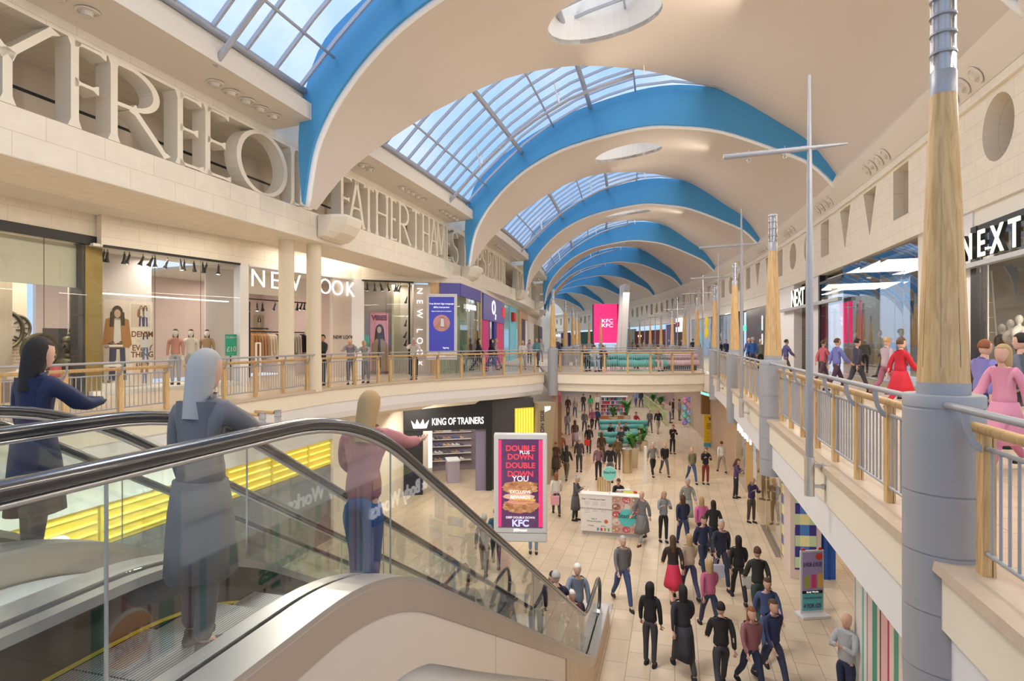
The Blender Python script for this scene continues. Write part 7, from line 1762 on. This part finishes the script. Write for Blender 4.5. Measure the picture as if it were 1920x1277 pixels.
# riders on the escalators
def rider(s, v, deg, h, tp, tr, l, hair='short', hc='br', pose='ride', **k):
    p = W(s, v); z = hz(s)-1.09 if s > 2.2 else 5.15
    if s > 11.2: z = max(.16, z)
    i = int((s-.85)/.4); z = (hz(.85+.4*i+.2)-1.09 if .85+.4*i > 2.2 else 5.15); z = max(.14, z)
    return person(pose, (p.x, p.y, z+.005), math.radians(deg), h, tp, tr, hair, hc, label=l, group='people riding the escalators', **k)
rider(3.85, -2.18, 170, 1.66, (.45, .18, .20), (.04, .10, .28), 'person in pink top and blue jeans on the near escalator, hand on its handrail', 'long', 'bl', pose='rail')
rider(2.35, -2.2, 165, 1.42, (.16, .155, .17), (.10, .10, .11), 'short person in a grey coat riding at the top of the near escalator', 'long', 'gy', coat=(.16, .155, .17))
rider(3.15, -4.38, 165, 1.62, (.012, .02, .07), (.02, .025, .06), 'person in a navy coat riding at the top of the second escalator', 'long', 'bk', pose='ride', coat=(.012, .02, .07))
rider(11.2, -2.2, 178, 1.74, (.02, .03, .06), (.02, .02, .03), 'man in a dark navy jacket low on the near escalator', 'short', 'gy')
rider(12.1, -2.45, 0, 1.70, (.04, .03, .09), (.03, .03, .05), 'person in dark purple at the foot of the near escalator', 'long', 'bk', pose='phone')
rider(12.5, -2.0, 0, 1.74, (.20, .24, .32), (.06, .04, .05), 'white haired person in a grey blue coat at the foot of the near escalator', 'short', 'wh')
rider(11.7, -1.98, 0, 1.5, (.10, .03, .05), (.04, .03, .04), 'shorter white haired person in maroon just above the foot of the escalator', 'short', 'wh')
# ================================================================ PEOPLE upstairs
def up(px, d, pose, deg, h, tp, tr, l, hair='short', hc='br', **k):
    p = PD(px, d); return person(pose, (p.x, p.y, UF), math.radians(deg), h, tp, tr, hair, hc, label=l, group='people on the upper floor', **k)
up(604, 21.2, 'crossed', -20, 1.80, (.02, .02, .022), BK, 'security guard in a black jacket, arms crossed, before the clothes shop', 'short', 'bk', skin='m')
up(658, 21.6, 'lean', 10, 1.74, (.28, .28, .34), (.12, .12, .16), 'bald man in a grey jumper leaning on the left balustrade', 'short', 'bd'); up(686, 22.4, 'lean', 0, 1.66, (.38, .40, .42), (.2, .2, .22), 'blond woman in a pale grey jacket leaning on the left balustrade', 'short', 'bl')
up(776, 24.1, 'lean', 8, 1.78, (.68, .65, .62), (.015, .015, .02), 'man in a white shirt and black trousers leaning on the curved balustrade', 'short', 'gy')
up(897, 30.5, 'walk', 100, 1.74, (.03, .02, .03), BK, 'person in black hurrying past the hair salon', 'long', 'bk'); up(921, 32, 'walk', 100, 1.74, (.03, .02, .04), (.05, .06, .2), 'person in a black coat before the phone shop', 'long', 'bk'); up(929, 34, 'walkb', 100, 1.76, (.5, .35, .3), (.2, .12, .3), 'person in beige behind the black coat', 'short', 'bl')
up(980, 33, 'walk', 10, 1.66, (.72, .69, .66), (.25, .28, .35), 'woman in a white jumper walking toward the camera upstairs', 'long', 'bl'); up(993, 40, 'walk', 0, 1.7, (.6, .55, .6), (.1, .1, .12), 'person in a lilac top behind the white jumper', 'long', 'bk'); up(1006, 36, 'stand', 30, 1.72, (.10, .30, .34), (.1, .08, .1), 'person in a teal jumper near the left lamp column', 'short', 'bl'); up(1014, 45, 'walk', 0, 1.78, (.42, .43, .46), (.3, .3, .32), 'tall person in pale grey farther along the left walkway', 'short', 'gy')
up(1043, 36, 'stand', 180, 1.82, (.06, .07, .12), (.04, .04, .06), 'broad man in a dark blue jacket behind the bridge', 'short', 'gy'); up(1054, 37, 'stand', 200, 1.70, (.03, .03, .03), (.3, .25, .25), 'person in black beside the broad man behind the bridge', 'long', 'bl')
for i, (px, d, dg, tp, tr, l, hc) in enumerate(((1095, 31.3, 20, (.03, .03, .04), BK, 'seated person in black at the left of the bridge benches', 'bl'), (1113, 30.9, 15, (.45, .5, .55), (.30, .38, .48), 'seated person in pale blue jeans on the bridge', 'bk'), (1131, 31.3, -10, (.05, .03, .05), (.02, .02, .02), 'seated person in black on the bridge, third from the left', 'br'), (1233, 31.2, 5, (.28, .24, .18), (.62, .4, .36), 'seated person in khaki at the right of the long bench', 'bk'), (1196, 33.5, 180, (.3, .3, .3), BK, 'person seated facing away behind the long bench', 'bk'))): up(px, d, 'sit', dg, 1.72, tp, tr, l, 'short', hc)
def upv(px, v, pose, deg, h, tp, tr, l, hair='short', hc='br', **k):
    p = W(s_of(px, v), v); return person(pose, (p.x, p.y, UF), math.radians(deg), h, tp, tr, hair, hc, label=l, group='people on the upper floor', **k)
upv(1846, 4.4, 'walkb', 100, 1.66, (.22, .20, .50), (.03, .05, .20), 'person in a lilac blue top rushing past the near right columns', 'short', 'rd')
upv(1884, 3.9, 'walk', -80, 1.60, (.68, .28, .40), (.60, .2, .32), 'person in a bright pink coat close to the right edge', 'long', 'bl', coat=(.68, .28, .40)); upv(1922, 4.9, 'walk', 200, 1.76, (.12, .14, .18), (.05, .05, .07), 'person in slate grey cut by the right edge', 'short', 'bk')
upv(1689, 5.0, 'walk', 95, 1.70, (.50, .01, .03), (.45, .01, .03), 'person in a vivid red coat just left of the big oak column', 'short', 'br', coat=(.50, .01, .03)); upv(1662, 5.6, 'walkb', 100, 1.74, (.45, .35, .42), (.3, .1, .15), 'person in pale mauve walking beside the red coat', 'short', 'bl')
upv(1570, 4.8, 'walk', 90, 1.72, (.16, .18, .50), (.06, .03, .06), 'person in a violet blue jacket past the second column', 'short', 'br'); upv(1543, 5.2, 'walk', 95, 1.66, (.55, .12, .16), (.1, .05, .08), 'person in coral red left of the violet jacket', 'short', 'br'); upv(1606, 5.4, 'walkb', 90, 1.70, (.06, .06, .09), (.05, .05, .07), 'person in dark grey right of the violet jacket', 'short', 'bk')
upv(1474, 5.0, 'walk', 90, 1.70, (.10, .09, .25), (.2, .12, .12), 'person in indigo with a brown bag beside the second column', 'short', 'bk'); upv(1411, 4.0, 'stand', 175, 1.76, (.02, .10, .36), (.03, .05, .1), 'person in a bright blue coat seen from behind, right walkway', 'short', 'gy'); upv(1426, 4.6, 'stand', 180, 1.66, (.16, .17, .15), BK, 'white haired person beside the bright blue coat', 'short', 'wh'); upv(1404, 5.0, 'stand', 190, 1.74, (.10, .12, .3), BK, 'person in dull blue left of the bright blue coat', 'short', 'bd')
upv(1350, 4.4, 'walk', 5, 1.68, (.03, .03, .03), BK, 'young woman in black jacket and white top facing the camera', 'long', 'rd'); upv(1361, 5.0, 'walk', 0, 1.72, (.04, .05, .12), NV, 'person in dark navy right of the young woman', 'short', 'br'); upv(1340, 5.4, 'stand', 0, 1.74, (.25, .38, .12), BK, 'person in lime green by the black entrance', 'short', 'bk')
upv(1299, 4.5, 'stand', 180, 1.74, (.02, .02, .02), BK, 'person in black between the third and fourth columns', 'short', 'bk'); upv(1309, 4.9, 'stand', 170, 1.68, (.10, .10, .11), BK, 'person in charcoal beside the one in black', 'short', 'br')
for i, (px, v, c, n_) in enumerate(((1278, 4.4, (.12, .06, .12), 'plum'), (1270, 5.2, (.3, .25, .2), 'taupe'), (1254, 4.6, (.08, .1, .3), 'blue'), (1243, 5.4, (.25, .08, .05), 'rust'), (1226, 4.4, (.2, .2, .2), 'grey'), (1208, 5.2, (.45, .35, .3), 'sand coloured'), (1186, 4.6, (.1, .1, .12), 'charcoal'))): upv(px, v, 'walk' if i % 2 else 'stand', 40*i, 1.7, c, BK, 'distant person in a %s coat far along the right walkway' % n_, 'short', ['bk', 'bl', 'gy'][i % 3])
# ================================================================ CAMERA, SKY, LIGHT
cam = bpy.data.cameras.new('camera'); co = bpy.data.objects.new('camera', cam); COL.objects.link(co)
cam.sensor_width = 36; cam.lens = 36*F_/1920; cam.clip_end = 600; cam.clip_start = .05
co.location = (0, 0, EYE); co.rotation_euler = (math.pi/2, 0, 0)
SC.camera = co
w = bpy.data.worlds.new('sky'); SC.world = w; w.use_nodes = True
nt = w.node_tree; L = nt.links; bg = nt.nodes['Background']
g = nt.nodes.new('ShaderNodeTexCoord')
n = nt.nodes.new('ShaderNodeTexNoise'); n.inputs['Scale'].default_value = 2.6; n.inputs['Detail'].default_value = 7; n.inputs['Roughness'].default_value = .55
L.new(g.outputs['Generated'], n.inputs['Vector'])
r = nt.nodes.new('ShaderNodeValToRGB'); e = r.color_ramp.elements
e[0].position = .42; e[0].color = (.36, .60, .98, 1); e[1].position = .68; e[1].color = (.86, .91, 1.0, 1)
L.new(n.outputs['Fac'], r.inputs[0]); L.new(r.outputs[0], bg.inputs[0]); bg.inputs[1].default_value = 1.12
def area(p, size, power, col=(1, .93, .84), rot=(0, 0, 0), sy=None, name='area_light'):
    l = bpy.data.lights.new(name, 'AREA'); l.energy = power; l.color = col; l.size = size
    if sy: l.shape = 'RECTANGLE'; l.size_y = sy
    o = bpy.data.objects.new(name, l); COL.objects.link(o); o.location = p; o.rotation_euler = rot
    return o
def uplight(p, r, power, col=(1, .92, .82)):
    l = bpy.data.lights.new('lamp', 'POINT'); l.energy = power; l.color = col; l.shadow_soft_size = r
    o = bpy.data.objects.new('lamp', l); COL.objects.link(o); o.location = p; return o
sun = bpy.data.lights.new('sun', 'SUN'); sun.energy = 1.2; sun.angle = .6; sun.color = (1, .96, .9)
so = bpy.data.objects.new('sun', sun); COL.objects.link(so); so.rotation_euler = (math.radians(18), math.radians(-24), 0)
WARM = (1, .89, .75)
def aim(p, q, size, sy, power, col=WARM):
    d = (Vector(q)-Vector(p)).normalized(); a = area(p, size, power, col, sy=sy); a.rotation_euler = d.to_track_quat('-Z', 'Y').to_euler(); return a
for s in (6, 18, 31, 46): aim(W(s, 2.5, 12.2), W(s, -10.5, 10.3), .25, 7, 260)      # added fill lights without fixtures, brightening the left frieze
for s in (10, 22, 36, 52): aim(W(s, -4, 12.2), W(s, 6.9, 10.5), .25, 7, 210)       # same added fill, aimed at the right frieze
for s in (3, 13, 23, 33): area(W(s, -14.0, 10.25), .5, 150, WARM, sy=8, rot=(0, 0, -HD(s)))  # hidden fill added under the walkway ceilings, left here and right below
for s in (7, 16, 26, 38, 52, 66, 85): area(W(s, 4.3, 9.6), .3, 130, WARM, sy=8, rot=(0, 0, -HD(s)))
for s in (8, 22): area(W(s, -4, 13.5), 1.5, 280, (1, .93, .84), sy=1.5, rot=(0, 0, -HD(s)))  # unseen mid-air fill added to raise the ambient level
for s in (32, 48, 66, 90): area(W(s, -2, 4.05 if s < 36 else 12), 5, 200 if s < 36 else 420, WARM, sy=8, rot=(0, 0, -HD(s)))
for s in (8, 20, 32): area(W(s, 4.6, 4.1), 3, 90, WARM, sy=8, rot=(0, 0, -HD(s)))
for s in (2, 9): area(W(s, -10.2, 3.95), .3, 120, (1, .93, .82), sy=6, rot=(0, 0, -HD(s)))  # strips added under the left balcony to brighten the dark ground floor
aim((-3.6, 23.6, 3.7), (-3.0, 25, 0), 1.5, 1, 90, WARM)  # another added light below the balcony, towards the trainer shop front
area(W(8, -5, 8.5), 1, 160, WARM, sy=1, rot=(0, 0, -HD(8)))
aim((-2.5, 27.5, 3.4), (-2.5, 31, 1.0), 3, 1.5, 110, (1, .95, .9))          # inside the trainer shop
p = WA.p(6.5, 8.9, -1.8); area(p, 1.6, 220, WARM, sy=8, rot=(0, 0, -HD(3)))   # inside the home store
p = WA.p(11.0, 8.9, -1.8); area(p, 1.4, 60, WARM, sy=3, rot=(0, 0, -HD(3)))
p = WB.p(WB.L/2, 9.3, -.7); area(p, .9, 45, (1, .9, .8), sy=.9); p = WC.p(3, 9.2, -3.5); area(p, 3, 130, (1, .86, .76), sy=3); p = WE.p(2, 9.3, -.7); area(p, .9, 40, WARM)
area(W(12.5, 8.4, 8.8), 2, 420, WARM, sy=5, rot=(0, 0, -HD(12)))
area(W(24, 3.0+2.2, 3.9), 2, 60, WARM, sy=6, rot=(0, 0, -HD(24)))
SC.view_settings.view_transform = 'Standard'; SC.view_settings.look = 'None'; SC.view_settings.exposure = .15; SC.view_settings.gamma = 1
SC.view_settings.use_curve_mapping = False
SC.cycles.use_adaptive_sampling = True; SC.cycles.adaptive_threshold = .03; SC.cycles.max_bounces = 6; SC.cycles.transparent_max_bounces = 24; SC.cycles.sample_clamp_indirect = 4
SC.cycles.caustics_reflective = False; SC.cycles.caustics_refractive = False
